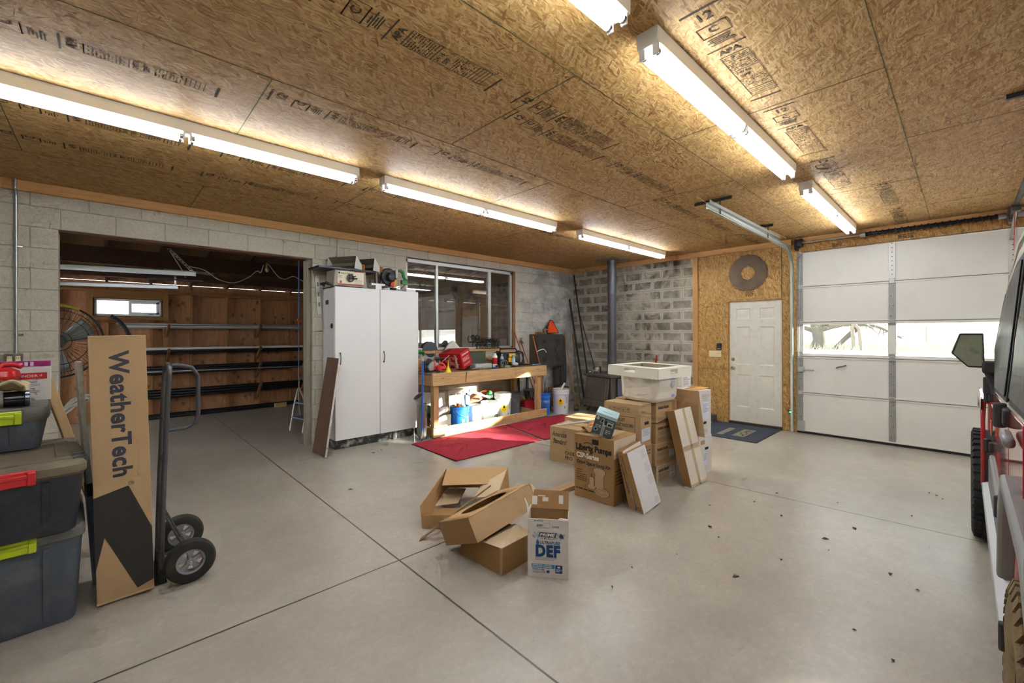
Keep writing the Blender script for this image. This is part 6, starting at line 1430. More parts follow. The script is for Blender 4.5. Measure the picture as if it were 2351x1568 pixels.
b = MB(); put_lines(b, .04, .11, .24, .012, 4, .005, (0, -B / 2 - .0055, 0), X_, Z_, 4); b.build('leaflet_print', LBI, LF)
b = MB(); put_text(b, 'UTILITY', .02, (.14, -B / 2 * .965 - .003, .045), X_, Z_, .02, 0, 'LEFT', 1, .06) if False else put_lines(b, .06, .13, .065, .014, 2, .008, (0, -B / 2 * .958 - .002, 0), X_, Z_, 8); b.build('blue_mark', plain('blue_ink', (90, 100, 190), .5, 0, .1), t)
# collar: four folded sides with hand holes and a rim on top
WC = board('white_collar_board', (232, 228, 214))
CLx, CLy, c0, c1 = .66, .60, .263, .363
def side(p, q, hole):
    P = Vector(p); Q = Vector(q); d = (Q - P); n_ = d.normalized(); L_ = d.length; b = MB(); z0, z1 = c0, c1
    a0, a1 = L_ * .34, L_ * .56; m0, m1 = z0 + .045, z1 - .012
    def quad(x0, x1, y0, y1): b.slab([tuple(P + n_ * x0 + Vector((0, 0, y0))), tuple(P + n_ * x1 + Vector((0, 0, y0))), tuple(P + n_ * x1 + Vector((0, 0, y1))), tuple(P + n_ * x0 + Vector((0, 0, y1)))], -.005)
    if hole: quad(0, a0, z0, z1); quad(a1, L_, z0, z1); quad(a0, a1, z0, m0); quad(a0, a1, m1, z1)
    else: quad(0, L_, z0, z1)
    return b.build('collar_side', WC, t)
x0, x1, y0, y1 = -CLx / 2, CLx / 2, -CLy / 2, CLy / 2
side((x0, y0, 0), (x1, y0, 0), True); side((x1, y0, 0), (x1, y1, 0), False); side((x1, y1, 0), (x0, y1, 0), False); side((x0, y1, 0), (x0, y0, 0), True)
e = .085
for (a, c, d_, f_) in ((x0, x1, y0, y0 + e), (x0, x1, y1 - e, y1), (x0, x0 + e + .03, y0 + e, y1 - e), (x1 - e, x1, y0 + e, y1 - e)): MB().box(a, c, d_, f_, c1 - .001, c1 + .004).build('collar_rim', WC, t)
# tall leaning carton
t = thing('long_carton', 'long pale carton banded with tape, leaning on the sink stack', 'carton', (4.249, 1.877, .001), (D(-13.4), D(-1), D(-3.1)))
MB().box(0, .336, .002, .094, 0, .773).build('carton_body', CARD_D, t, .002); MB().box(0, .3365, -.0012, .002, 0, .7735).build('pale_face', plain('pale_box_face', (220, 212, 198), .5, 0, .06), t)
b = MB(); put_rect(b, .15, .20, 0, .773, (0, -.0012, 0), X_, Z_); put_rect(b, .0, .336, .35, .40, (0, -.0012, 0), X_, Z_); put_rect(b, 0, .336, .0, .025, (0, -.0012, 0), X_, Z_); b.build('packing_tape', plain('shiny_tape', (196, 176, 142), .12, 0, .12, 30), t)
# right-hand stack
t = carton('white-faced carton at the bottom right of the pile, under the opened one', (4.661, 1.979, 0), D(-6.3), .265, .50, .423, CARD_W, None, seam=False)
b = MB(); put_rect(b, .12, .19, .265, .292, *RIGHTF, .0013); b.build('hand_hole', plain('dark_hole', (0, 0, 0)), t)
shiplabel(t, RIGHTF, .09, .17, .09, .24, 41, False)
b = MB(); put_rect(b, .03, .12, .33, .375, *RIGHTF, .0012); b.build('tan_tape', TAPE, t); b = MB(); put_poly(b, ell(.16, .355, .03, .032), *RIGHTF, .0013); b.build('round_sticker', plain('pale_sticker', (214, 226, 214), .5, 0, .1, 40), t); b = MB(); icons(b, .05, .335, .028, RIGHTF, 2); b.build('icon_print', LBI, t)
t = carton('opened carton with a loose front flap, upper right of the pile', (4.684, 1.991, .4245), D(-7.3), .249, .50, .495, CARD_W, None, seam=False)
MB().box(-.0015, 0, 0, .50, 0, .495).build('brown_side', CARD, t)
MB().slab([(-.002, -.002, .0), (-.03, -.09, .01), (-.003, -.004, .49), (-.001, -.001, .49)], .004).build('loose_flap', CARD_L, t)
b = MB(); put_poly(b, [(.0, .0), (.018, 0), (.01, .485), (.0, .485)], *RIGHTF, .0013); b.build('open_gap', plain('dark_hole', (0, 0, 0)), t)
shiplabel(t, RIGHTF, .07, .20, .17, .36, 42, False)
b = MB(); put_poly(b, ell(.12, .135, .035, .016), *RIGHTF, .0013); b.build('hand_hole', plain('dark_hole', (0, 0, 0)), t)
b = MB(); put_lines(b, .07, .22, .44, .016, 3, .006, *RIGHTF, 12); icons(b, .06, .03, .032, RIGHTF, 3); icons(b, .10, .375, .024, RIGHTF, 3); b.build('small_print', plain('mauve_ink', (150, 146, 166), .6, 0, .1), t)
zt = .4245 + .495
t = carton('small white carton standing on the opened carton behind the sink', (4.86, 2.26, zt + .001), D(-6), .19, .20, .235, CARD_W, None, seam=False)
b = MB(); put_lines(b, .02, .13, .17, .02, 2, .014, *RIGHTF, 3); put_lines(b, .03, .16, .10, .018, 3, .006, *RIGHTF, 6); icons(b, .03, .02, .03, RIGHTF, 3); b.build('small_print', LBI, t)
b = MB(); put_rect(b, .115, .165, .10, .17, *RIGHTF, .0012); b.build('shipping_label', LBL, t)
tag(MB().add([(4.72, 2.02, zt + .002), (4.98, 2.0, zt + .012), (4.99, 2.16, zt + .018), (4.74, 2.18, zt + .002)], [(0, 1, 2, 3)]).build('padded_envelope', plain('manila_envelope', (222, 166, 92), .6, 0, .06), solid=.003), 'manila envelope on top of the opened carton', 'envelope')

# ------------------------------------------------------------------ emptied cartons in the foreground
KR = board('kraft_front', (190, 154, 108))
# open sleeve lying at the back left
t = thing('empty_carton', 'large emptied carton lying open at the back left of the cardboard heap', 'carton', (1.815, 2.966, .0), (D(5.5), D(-3.9), D(-51.5)))
L, W, H, k = .60, .72, .187, .005
MB().box(0, k, 0, W, 0, H).build('left_wall', KR, t); MB().box(k, L, W - k, W, 0, H).build('far_wall', KR, t); MB().box(L - k, L, 0, W - k, 0, H).build('right_wall', KR, t)
MB().box(k, L - k, 0, k, 0, .11).build('near_wall', KR, t)
MB().slab([(.01, W, H), (L - .0, W, H), (L - .06, W - .30, H - .025), (.05, W - .30, H - .03)], -.005).build('folded_flap', KR, t)
MB().slab([(L, W, H), (L, .15, H), (L - .22, .25, H - .06), (L - .18, W - .1, H - .02)], .005).build('side_flap', CARD_L, t)
MB().slab([(.005, W - .06, .02), (.005, W - .40, .02), (.19, W - .34, .012), (.20, W - .06, .015)], .004).build('inner_flap', CARD_L, t)
MB().slab([(.01, .01, .012), (.01, .30, .012), (.30, .28, .02), (.34, .02, .014)], .004).build('bottom_flap', CARD_D, t)
# sleeve with the rounded cut-out, tilted over the others
t = thing('empty_carton', 'tilted emptied carton with a rounded cut-out, in the middle of the cardboard heap', 'carton', (1.722, 2.148, .205), (D(-23.4), D(-9.5), D(-1.3)))
L, W, H = .56, .44, .165
MB().box(0, L, 0, .005, 0, H).build('front_wall', board('pale_front_board', (196, 166, 126)), t); MB().box(0, .005, .005, W, 0, H).build('left_wall', CARD_D, t); MB().box(L - .005, L, .005, W, 0, H).build('right_wall', KR, t); MB().box(.005, L - .005, W - .005, W, 0, H).build('rear_wall', KR, t); MB().box(.005, L - .005, .005, W - .005, 0, .005).build('bottom', CARD_D, t)
b = MB()
def top_panel(b, L, W, x0, x1, yy0, yy1, z, n=28):
    cx, cy, rx, ry = (x0 + x1) / 2, (yy0 + yy1) / 2, (x1 - x0) / 2, (yy1 - yy0) / 2
    def inner(a): return (cx + rx * math.copysign(abs(math.cos(a)) ** .8, math.cos(a)), cy + ry * math.copysign(abs(math.sin(a)) ** .8, math.sin(a)))
    def outer(a):
        c, s = math.cos(a), math.sin(a); t1 = min((L - cx) / c if c > 1e-6 else (cx / -c if c < -1e-6 else 9), (W - cy) / s if s > 1e-6 else (cy / -s if s < -1e-6 else 9)); return (cx + c * t1, cy + s * t1)
    A_ = sorted([2 * PI * i / n for i in range(n)] + [math.atan2(y - cy, x - cx) % (2 * PI) for x, y in ((0, 0), (L, 0), (L, W), (0, W))])
    m = len(A_); vs = [(*inner(a), z) for a in A_] + [(*outer(a), z) for a in A_]
    return b.add(vs, [(i, (i + 1) % m, m + (i + 1) % m, m + i) for i in range(m)])
top_panel(b, L, W, .10, .46, .08, .36, H); b.build('top_panel', KR, t, solid=.005)
MB().slab([(L, 0, H), (L, .0, .03), (L + .10, .03, -.02), (L + .06, .05, H - .03)], .004).build('end_flap', CARD_L, t)
# lower carton, on the floor
t = thing('empty_carton', 'emptied brown carton on the floor, lowest of the cardboard heap, beside the white fluid box', 'carton', (1.825, 2.03, 0), D(3.6))
L, W, H = .30, .40, .175
MB().box(.0, L, 0, .005, 0, H).build('front_wall', CARD_D, t); MB().box(0, .005, .005, W, 0, H).build('left_wall', CARD_D, t); MB().box(L - .005, L, .005, W, 0, H).build('right_wall', CARD, t); MB().box(.005, L - .005, W - .005, W, 0, H).build('rear_wall', CARD, t); MB().box(.005, L - .005, .005, W - .005, 0, .006).build('bottom', plain('black_carton_inside', (26, 24, 24), .8, 0, .2), t)  # carton bottom coloured black
MB().slab([(.0, .0, H), (.30, .0, H), (.27, .14, H + .03), (-.04, .14, H + .012)], .004).build('top_flap', CARD_L, t)
MB().slab([(-.001, -.001, 0), (-.001, .02, 0), (-.001, .02, H), (-.012, -.02, H)], .003).build('split_corner', CARD, t)
# torn strip leaning over the heap
tag(MB().slab([(1.685, 2.80, .004), (1.715, 2.83, .004), (2.235, 2.62, .335), (2.205, 2.585, .345)], .007).build('cardboard_strip', board('grey_card_strip', (150, 124, 92))), 'narrow torn cardboard strip leaning across the heap', 'cardboard scrap')
# white fluid box
t = thing('fluid_box', 'white diesel fluid box with blue lettering and a torn open top', 'box', (2.107, 1.717, 0), D(37.8))
L, W, H = .17, .258, .372
MB().box(0, .004, 0, W, 0, .37).build('front_wall', CARD_W, t); MB().box(.004, L, 0, .004, 0, .36).build('right_wall', CARD_W, t); MB().box(.004, L, W - .004, W, 0, .39).build('left_wall', CARD_W, t); MB().box(L - .004, L, .004, W - .004, 0, .37).build('rear_wall', CARD_D, t); MB().box(.004, L - .004, .004, W - .004, 0, .004).build('bottom', CARD_D, t)
MB().slab([(L - .004, W - .01, .37), (L - .004, .002, .37), (L + .05, .0, .475), (L + .05, W - .02, .475)], .004).build('rear_flap', CARD_D, t)
MB().slab([(0, W, .385), (L * .6, W, .39), (L * .7, W + .035, .45), (.04, W + .01, .44)], .004).build('left_flap', CARD_W, t)
MB().slab([(.0, .0, .355), (.0, .03, .345), (.0, W * .3, .36), (.012, W * .2, .378), (.016, .0, .37)], .003).build('torn_strip', CARD_W, t)
b = MB(); 
for x0, x1, y0, y1 in ((.01, .045, .01, .07), (.08, .12, .04, .065), (.19, .22, .03, .08), (.05, .10, .068, .075)): b.add([(L + .046 * (y / .105) - .006, W - x, .372 + y) for x, y in ((x0, y0), (x1, y0), (x1, y1), (x0, y1))], [(0, 1, 2, 3)])
b.build('torn_white_paper', CARD_W, t)
f = leftf(W); o, u, v = f
NAVY = plain('navy_print', (28, 74, 138), .5, 0, .06); CYAN = plain('cyan_print', (30, 138, 192), .5, 0, .05); LBLU = plain('pale_blue_print', (150, 190, 208), .5, 0, .08); DGR = plain('dark_grey_print', (64, 62, 74), .5, 0, .06)
def T(b, s, size, x, y, bold=.03, shear=0, width=None, lift=.0015): put_text(b, s, size, Vector(o) + Vector((0, -x, y)), u, v, bold, shear, 'LEFT', 1, width, lift)
b = MB(); put_text(b, 'DEF', .098, Vector(o) + Vector((0, -.05, .135)), u, v, .055, 0, 'LEFT', 1.1, .155, .0015); b.build('big_lettering', NAVY, t)
b = MB(); T(b, 'ULTRAPURE', .027, .077, .212, .035, .15, .13); put_poly(b, [(.064, .245), (.054, .222), (.055, .212), (.064, .206), (.074, .212), (.075, .222)], o, u, v, .002); b.build('lettering', plain('mid_blue_print', (52, 116, 166), .5, 0, .05), t)
b = MB(); r = random.Random(2)
for i in range(17):
    for j in range(4):
        if (i + j) % 2 and not (5 < i < 13 and j < 2): x = .027 + i * .0118 + j * .004; y = .245 + j * .0105 + .004 * math.sin(i * .7); put_rect(b, x, x + .0115, y, y + .010, o, u, v, .0012)
b.build('chequered_flag', LBLU, t)
b = MB(); put_poly(b, [(.068, .258), (.178, .258), (.186, .286), (.078, .286)], o, u, v, .0018); put_poly(b, [(.105, .243), (.172, .243), (.18, .26), (.11, .26)], o, u, v, .0018); put_poly(b, ell(.214, .266, .013, .013), o, u, v, .0019); b.build('badge_ground', DGR, t)
b = MB(); T(b, 'PRIME', .026, .077, .263, .04, .2, .098, .0026); T(b, 'GUARD', .016, .112, .246, .04, .2, .06, .0026); b.build('badge_lettering', PAPER, t)
b = MB(); T(b, 'DIESEL EXHAUST FLUID', .0135, .048, .118, .0, 0, .135); put_lines(b, .048, .17, .110, .008, 1, .003, o, u, v, 4); T(b, '2.5 GAL', .011, .032, .043, .04, 0, .05) if False else put_lines(b, .032, .105, .046, .012, 1, .007, o, u, v, 15); put_lines(b, .032, .115, .034, .006, 2, .0025, o, u, v, 6); put_lines(b, .04, .10, .355, .008, 1, .005, o, u, v, 9); put_lines(b, .06, .10, .332, .007, 3, .004, o, u, v, 10); put_frame(b, .108, .145, .315, .345, .001, o, u, v); put_lines(b, .155, .2, .325, .007, 2, .004, o, u, v, 11); b.build('fine_print', plain('grey_blue_fine_print', (120, 136, 160), .5, 0, .05), t)
b = MB(); put_rect(b, .026, .172, .058, .083, o, u, v, .0014); b.build('cyan_band', CYAN, t)
b = MB(); T(b, 'APPROVED FOR SCR', .0105, .031, .0735, .03, 0, .125, .0024); T(b, 'EQUIPPED ENGINES', .0105, .031, .0625, .03, 0, .122, .0024); b.build('band_lettering', PAPER, t)
b = MB(); put_rect(b, .176, .221, .032, .082, o, u, v, .0014); put_rect(b, .122, .138, .030, .046, o, u, v, .0014); b.build('navy_block', NAVY, t)
b = MB(); put_poly(b, ell(.1985, .070, .009, .006), o, u, v, .0024); put_lines(b, .182, .216, .054, .006, 3, .003, o, u, v, 5, .0024); b.build('block_print', PAPER, t)
# loose timber lying behind the heap
tag(MB().box(2.45, 3.72, -.045, .045, 0, .038).build('timber_stud', FIR_X, bevel=.003, loc=(0, 2.80, 0), rot=(0, 0, D(-1.5))), 'long fir stud lying on the floor between the cardboard heap and the pump kit', 'timber')
# specks of debris on the slab
DEB = plain('dry_leaf', (92, 70, 44), .85, 0, .3)
rr = random.Random(9)
spots = [(.62, 1.02), (3.92, .72), (2.6, .1), (3.65, .33), (2.65, 5.35), (2.5, 5.28), (1.75, 4.2), (4.3, .6), (3.5, 1.4), (2.9, 1.0)] + [(rr.uniform(1.6, 6.2), rr.uniform(.05, 1.7)) for k in range(22)]
for k, (x, y) in enumerate(spots):
    s = .018 + .012 * rr.random() if k < 10 else .006 + .008 * rr.random()
    tag(MB().add([(-s, 0, .001), (0, -s * .5, .006), (s, 0, .001), (0, s * .6, .008)], [(0, 1, 2), (0, 2, 3)]).build('leaf_scrap', DEB, solid=.002, loc=(x, y, .001), rot=(0, 0, rr.uniform(0, 6))), 'scrap of dry leaf on the bare concrete floor', 'debris', 'leaf scraps on the floor')
# ------------------------------------------------------------------ entry door and the wall round it
DOORP = plain('door_white_paint', (222, 220, 208), .42, 0, .03, 4, wear=((150, 146, 134), .25, 9))
t = thing('door_1', 'white six-panel entry door in the strand-board wall', 'door', (W2X, 2.0, 0)); t['kind'] = 'structure'
dw, dh0, dh1 = .806, .045, 2.085
cols = [(.115, .335), (.475, .695)]; rows = [(1.787, 1.97), (1.017, 1.66), (.30, .846)]
def panelled(b, w, h0, h1, x):
    ys = [0] + [q for c in cols for q in c] + [w]; zs = [h0] + [q for r in sorted(rows) for q in r] + [h1]
    for i in range(len(ys) - 1):
        for j in range(len(zs) - 1):
            if i % 2 == 1 and j % 2 == 1:
                y0, y1, z0, z1 = ys[i], ys[i + 1], zs[j], zs[j + 1]; m = .022; n_ = .05
                P = lambda mm, dx: [(x + dx, y0 + mm, z0 + mm), (x + dx, y1 - mm, z0 + mm), (x + dx, y1 - mm, z1 - mm), (x + dx, y0 + mm, z1 - mm)]
                vs = P(0, 0) + P(m * .6, .012) + P(m, .012) + P(n_, .002); fs = []
                for k in range(3):
                    for q in range(4): fs.append((k * 4 + q, k * 4 + (q + 1) % 4, (k + 1) * 4 + (q + 1) % 4, (k + 1) * 4 + q))
                fs.append((12, 13, 14, 15)); b.add(vs, fs)
            else: b.add([(x, ys[i], zs[j]), (x, ys[i + 1], zs[j]), (x, ys[i + 1], zs[j + 1]), (x, ys[i], zs[j + 1])], [(0, 1, 2, 3)])
    b.box(x + .015, x + .045, 0, w, h0, h1)
b = MB(); panelled(b, dw, dh0, dh1, .02); b.build('door_leaf', DOORP, t, sharp=20)
KN = plain('satin_nickel', (170, 164, 152), .25, .9, .08)
MB().at((.02, .742, .952), (0, D(-90), 0)).lathe([(0, .07), (.02, .068), (.027, .055), (.025, .04), (.012, .03), (.012, .01), (.03, .006), (.032, 0), (0, 0)], 20).build('door_knob', KN, t)
MB().at((.02, .745, 1.10), (0, D(-90), 0)).lathe([(0, .02), (.018, .018), (.026, .008), (.03, 0), (0, 0)], 20).build('deadbolt', KN, t)
b = MB(); b.box(-.004, .10, -.012, 0, 0, 2.10).box(-.004, .10, dw, dw + .012, 0, 2.10).box(-.004, .10, -.012, dw + .012, 2.088, 2.10); b.build('door_jamb', plain('red_brown_jamb', (158, 112, 66), .6, 0, .15), t)
MB().box(-.01, .10, 0, dw, 0, .04).build('threshold', plain('dark_threshold', (64, 52, 40), .6, .2, .3, 20), t, .004)
# light switches, opener button, wire
t = thing('switch_plate', 'ivory four-toggle switch plate left of the entry door', 'light switch', (W2X, 2.934, 1.128))
MB().box(-.008, 0, 0, .209, 0, .115).build('plate', IVORY, t, .004)
for k in range(4):
    y = .032 + .048 * k; MB().box(-.018, -.008, y - .004, y + .004, .052, .068).build('toggle', IVORY, t, .002)
t = thing('opener_button', 'black wall button for the garage opener above the switch plate', 'wall button', (W2X, 2.926, 1.262))
MB().box(-.02, 0, 0, .08, 0, .112).build('button_case', BLKPLA, t, .006)
MB().box(-.026, -.02, .015, .065, .05, .10).build('push_button', plain('dark_blue_button', (40, 46, 62), .4, 0, .05), t, .004)
MB().box(-.022, -.02, .012, .068, .012, .03).build('white_strip', plain('grey_strip', (140, 140, 146), .5, 0, .05), t)
tag(MB().tube([(W2X - .006, 2.94, 1.375), (W2X - .006, 2.895, 1.40), (W2X - .006, 2.885, 2.12), (W2X - .006, 2.83, 2.135), (W2X - .006, 2.01, 2.125)], .004, 6).build('wall_wire', plain('cream_wire', (206, 190, 146), .6, 0, .05)), 'thin cream wire stapled up the wall from the opener button over the door', 'wire')
t = thing('saw_blade', 'big rusty round saw blade hung above the entry door', 'saw blade', (W2X - .006, 2.502, 2.563))
RUST = plain('rusty_blade_steel', (112, 96, 78), .5, .6, .25, 10, .1, 60, wear=((70, 58, 48), .5, 8))
n = 64; pts = []
for i in range(n):
    a = 2 * PI * i / n; pts += [(.312 * math.cos(a), .312 * math.sin(a)), (.290 * math.cos(a + .02), .290 * math.sin(a + .02))]
m = len(pts); vs = []
for x in (-.003, .003):
    vs += [(x, p[0], p[1]) for p in pts] + [(x, .108 * math.cos(2 * PI * k / m), .108 * math.sin(2 * PI * k / m)) for k in range(m)]
fs = []
for k in range(m):
    k2 = (k + 1) % m
    fs += [(k, k2, m + k2, m + k), (2 * m + k, 3 * m + k, 3 * m + k2, 2 * m + k2), (k, 2 * m + k, 2 * m + k2, k2), (m + k, m + k2, 3 * m + k2, 3 * m + k)]
MB().add(vs, fs).build('blade', RUST, t, sharp=25)
for s in (-1, 1): MB().at((-.004, 0, s * .112), (0, D(-90), 0)).lathe([(0, .008), (.008, .006), (.011, 0), (0, 0)], 12).build('bolt', plain('pale_washer', (206, 200, 190), .4, .5, .05), t)
# door mat
t = thing('door_mat', 'dark blue door mat with tan lettering in front of the entry door', 'mat', (6.63, 2.02, 0), 0)
MB().box(0, 1.17, 0, .97, .001, .009).build('carpet', plain('navy_mat_pile', (62, 70, 86), .95, 0, .25, 8, .4, 160, wear=((96, 104, 122), .4, 3)), t, .003)
b = MB(); b.box(-.012, 1.18, -.012, 0, .001, .007).box(-.012, 0, 0, .97, .001, .007).box(1.17, 1.18, 0, .97, .001, .007).box(-.012, 1.18, .97, .98, .001, .007); b.build('rubber_border', BLKRUB, t)
TANP = plain('tan_mat_lettering', (178, 168, 142), .9, 0, .1)
b = MB(); put_rect(b, .22, .80, .235, .40, (0, 0, .009), X_, Y_, .001); b.build('banner', TANP, t)
b = MB(); put_text(b, 'LAOHN', .15, (.26, .262, .009), X_, Y_, .03, 0, 'LEFT', 1, .48, .002); put_frame(b, .235, .785, .25, .385, .008, (0, 0, .009), X_, Y_, .002); b.build('banner_lettering', plain('dark_mat_lettering', (52, 50, 50), .9, 0, .1), t)
b = MB(); r = random.Random(4)
for i in range(9): x = .17 + i * .066; put_poly(b, [(x, .52), (x + .045, .52), (x + .06, .61), (x + .015, .61)], (0, 0, .009), X_, Y_, .0012)
b.build('pale_lettering', TANP, t)

# ------------------------------------------------------------------ garage door and its hardware
GW = plain('garage_door_white', (222, 222, 216), .45, 0, .03, 3, wear=((190, 188, 182), .2, 2.5))
GST = plain('galvanised_stile', (158, 158, 156), .5, .5, .12, 9, wear=((110, 108, 104), .4, 7))
GX = W2X + .012
t = thing('door_2', 'big white sectional garage door with a row of windows', 'garage door', (GX, 0, 0)); t['kind'] = 'structure'
zb = [.03, .632, 1.191, 1.718, 2.266, 2.815]
stile_y = [1.76, .682, -.40, -1.48, -2.52]
for i in range(5):
    b = MB(); z0, z1 = zb[i], zb[i + 1] - .0005
    if i == 2:
        w0, w1 = 1.236, 1.682
        b.box(0, .045, GY0 + .01, GY1 - .01, z0, w0).box(0, .045, GY0 + .01, GY1 - .01, w1, z1)
        for k in range(5):
            yy = stile_y[k]; b.box(0, .045, yy - .045, yy + .045, w0, w1)
    else: b.box(0, .045, GY0 + .01, GY1 - .01, z0, z1)
    b.box(-.012, 0, GY0 + .02, GY1 - .02, z0 + .004, z0 + .024).box(-.012, 0, GY0 + .02, GY1 - .02, z1 - .024, z1 - .004)
    p = b.build('section', GW, t, .003)
    for k, yy in enumerate(stile_y):
        hw_ = .036 if 0 < k < 4 else .04
        if i == 2: MB().box(-.008, .0, yy - hw_, yy + hw_, zb[2] + .01, zb[2] + .07).box(-.008, 0, yy - hw_, yy + hw_, zb[3] - .06, zb[3] - .01).build('stile_end', GST, p, .002); continue
        q = MB().box(-.008, 0, yy - hw_, yy + hw_, z0 + .001, z1 - .001).build('stile', GST if not (i == 4 and k in (1, 2)) else plain('pale_stile', (206, 206, 202), .45, .3, .05), p, .002)
        hb = MB()
        for j in range(9 if i == 4 else 4):
            zz = z0 + (z1 - z0) * (j + .5) / (9 if i == 4 else 4); hb.at((-.008, yy + (.0 if i == 4 else (-1) ** j * .012), zz), (0, D(-90), 0)); hb.lathe([(0, .002), (.006, .0015), (.007, 0), (0, 0)], 8)
        hb.build('bolt_row', plain('dark_bolt', (90, 90, 90), .4, .6, .1), q)
    if i: MB().box(-.013, -.001, GY0 + .02, GY1 - .02, zb[i] - .004, zb[i] + .004).build('joint_line', plain('grey_joint_seam', (120, 118, 112), .7, 0, .15), p)  # grey strip laid along each section joint
    if i:
        for yy in stile_y[:4]: MB().box(-.022, -.008, yy - .03, yy + .03, zb[i] - .035, zb[i] + .035).build('hinge', GALV, p, .006)
GG = glass('window_pane_clear', (246, 250, 250), .02)
for k in range(4): MB().box(.018, .022, stile_y[k + 1] + .04, stile_y[k] - .04, 1.23, 1.69).build('pane', GG, t)
MB().box(-.005, .05, GY0, GY1, .0, .034).build('bottom_seal', BLKRUB, t, .004)
MB().box(-.02, -.0, 1.70, 1.79, .95, 1.03).build('lock_plate', GALV, t, .004); MB().tube([(-.02, 1.72, .985), (-.03, 1.66, .985), (-.03, 1.575, .983)], .009, 8).build('lock_handle', GALV, t)
b = MB(); b.tube([(-.001, 1.30, 1.035), (-.03, 1.28, 1.045), (-.034, 1.21, 1.065), (-.001, 1.19, 1.075)], .011, 8); b.build('lift_handle', plain('dark_smudged_handle', (112, 112, 108), .5, .2, .2), t)
MB().box(-.02, 0, 1.70, 1.80, .03, .19).build('corner_bracket', GALV, t, .004)
# vertical and horizontal track
t = thing('door_track', 'galvanised garage door track curving up from the floor and back along the ceiling', 'door track', (0, 0, 0))
pts = [(7.775, 1.845, .02), (7.765, 1.845, 1.2), (7.755, 1.845, 2.45)] + [(7.755 - .34 * (1 - math.cos(a)), 1.84, 2.45 + .40 * math.sin(a)) for a in [D(10 * k) for k in range(1, 10)]] + [(6.5, 1.83, 2.862), (4.53, 1.83, 2.875)]
def sweep(b, pts, prof):
    P = [Vector(p) for p in pts]; n = len(prof); vs = []
    for i, p in enumerate(P):
        d = (P[min(i + 1, len(P) - 1)] - P[max(i - 1, 0)]).normalized(); sd = Vector((0, 1, 0)); nn = sd.cross(d).normalized()
        vs += [p + nn * a + sd * c for a, c in prof]
    fs = []
    for i in range(len(P) - 1):
        for k in range(n): fs.append((i * n + k, i * n + (k + 1) % n, (i + 1) * n + (k + 1) % n, (i + 1) * n + k))
    fs += [tuple(range(n)), tuple(range((len(P) - 1) * n, len(P) * n))]
    return b.add(vs, fs)
prof = [(-.035, .018), (-.035, -.012), (-.031, -.012), (-.031, .014), (-.006, .014), (-.006, .004), (.006, .004), (.006, .014), (.031, .014), (.031, -.012), (.035, -.012), (.035, .018)]
sweep(MB(), pts, prof).build('rail', TRK, t, sharp=30)
MB().box(4.53, 7.0, 1.808, 1.812, 2.90, 2.935).build('stiffener_angle', GALV, t)
PA = plain('perforated_black_angle', (44, 42, 40), .5, .4, .15)
for x, y0, y1 in ((4.85, 1.70, 2.10), (6.50, 1.76, 1.95)):
    MB().box(x - .018, x + .018, y0, y1, CEIL - .006, CEIL - .001).box(x - .018, x - .014, y0, y1, CEIL - .035, CEIL - .006).build('ceiling_angle', PA, t)
    MB().box(x - .016, x + .016, 1.822, 1.827, 2.84, CEIL - .006).build('drop_hanger', PA, t)
for z in (.35, 1.1, 1.7, 2.3): MB().box(7.76, W2X, 1.86, 1.885, z - .02, z + .02).build('track_bracket', GALV, t, .002)
tag(MB().tube([(4.55, 1.95, CEIL - .02), (4.9, 1.93, CEIL - .06), (5.6, 1.90, CEIL - .07), (6.5, 1.86, CEIL - .04), (7.5, 1.86, CEIL - .03)], .003, 6).build('sensor_wire', plain('cream_wire', (0, 0, 0))), 'thin pale wire strung along the ceiling above the garage door track', 'wire')
t = thing('torsion_spring', 'long black torsion spring on a steel shaft above the garage door', 'spring', (7.72, 0, 2.935))
MB().cyl((0, -2.6, 0), (0, 1.78, 0), .0125, n=12).build('shaft', GALV, t)
for a, c in ((.98, -.31), (-.46, -1.75)):
    b = MB(); L_ = abs(c - a); nn = 140; b.tube([(.031 * math.cos(i * .9), a + (c - a) * i / nn, .031 * math.sin(i * .9)) for i in range(nn + 1)], .0068, 6); b.cyl((0, a, 0), (0, c, 0), .026, n=14); b.build('spring_coil', plain('oiled_black_spring', (34, 34, 38), .3, .5, .1), t)
    MB().cyl((0, a + .03, 0), (0, a - .03, 0), .036, n=16).cyl((0, c + .03, 0), (0, c - .03, 0), .036, n=16).build('spring_cone', GALV, t)
MB().cyl((0, 1.70, 0), (0, 1.76, 0), .065, n=24).build('cable_drum', plain('cast_drum', (64, 62, 60), .5, .4, .15), t)
MB().box(-.03, W2X - 7.72, -.40, -.36, -.09, .07).build('centre_bracket', GALV, t, .003); MB().box(-.03, W2X - 7.72, 1.77, 1.80, -.10, .06).build('end_bracket', PA, t, .003)
MB().cyl((.0, 1.73, -.06), (.045, 1.77, -2.78), .0025, n=6).build('lift_cable', GALV, t)
t = thing('garage_opener_rail', 'dark steel opener rail running back along the ceiling to the right', 'opener rail', (0, -.38, 0))
RL = plain('dark_opener_steel', (74, 72, 68), .45, .5, .12)
MB().box(3.4, 7.62, -.02, .02, 2.89, 2.93).build('rail', RL, t, .003); MB().box(7.55, 7.70, -.03, .03, 2.86, 2.99).build('header_bracket', RL, t, .003)
MB().box(6.96, 7.10, -.035, .035, 2.84, 2.90).build('trolley', RL, t, .006); MB().tube([(7.05, 0, 2.85), (7.55, 0, 2.72), (7.80, 0, 2.66)], .012, 8).build('door_arm', GALV, t)
MB().tube([(7.02, .01, 2.84), (7.02, .015, 2.45)], .004, 6).build('release_cord', plain('red_cord', (186, 70, 60), .7, 0, .1), t)
MB().box(2.8, 3.4, -.15, .15, 2.78, 2.96).build('motor_box', plain('opener_case', (180, 180, 176), .5, 0, .05), t, .01)
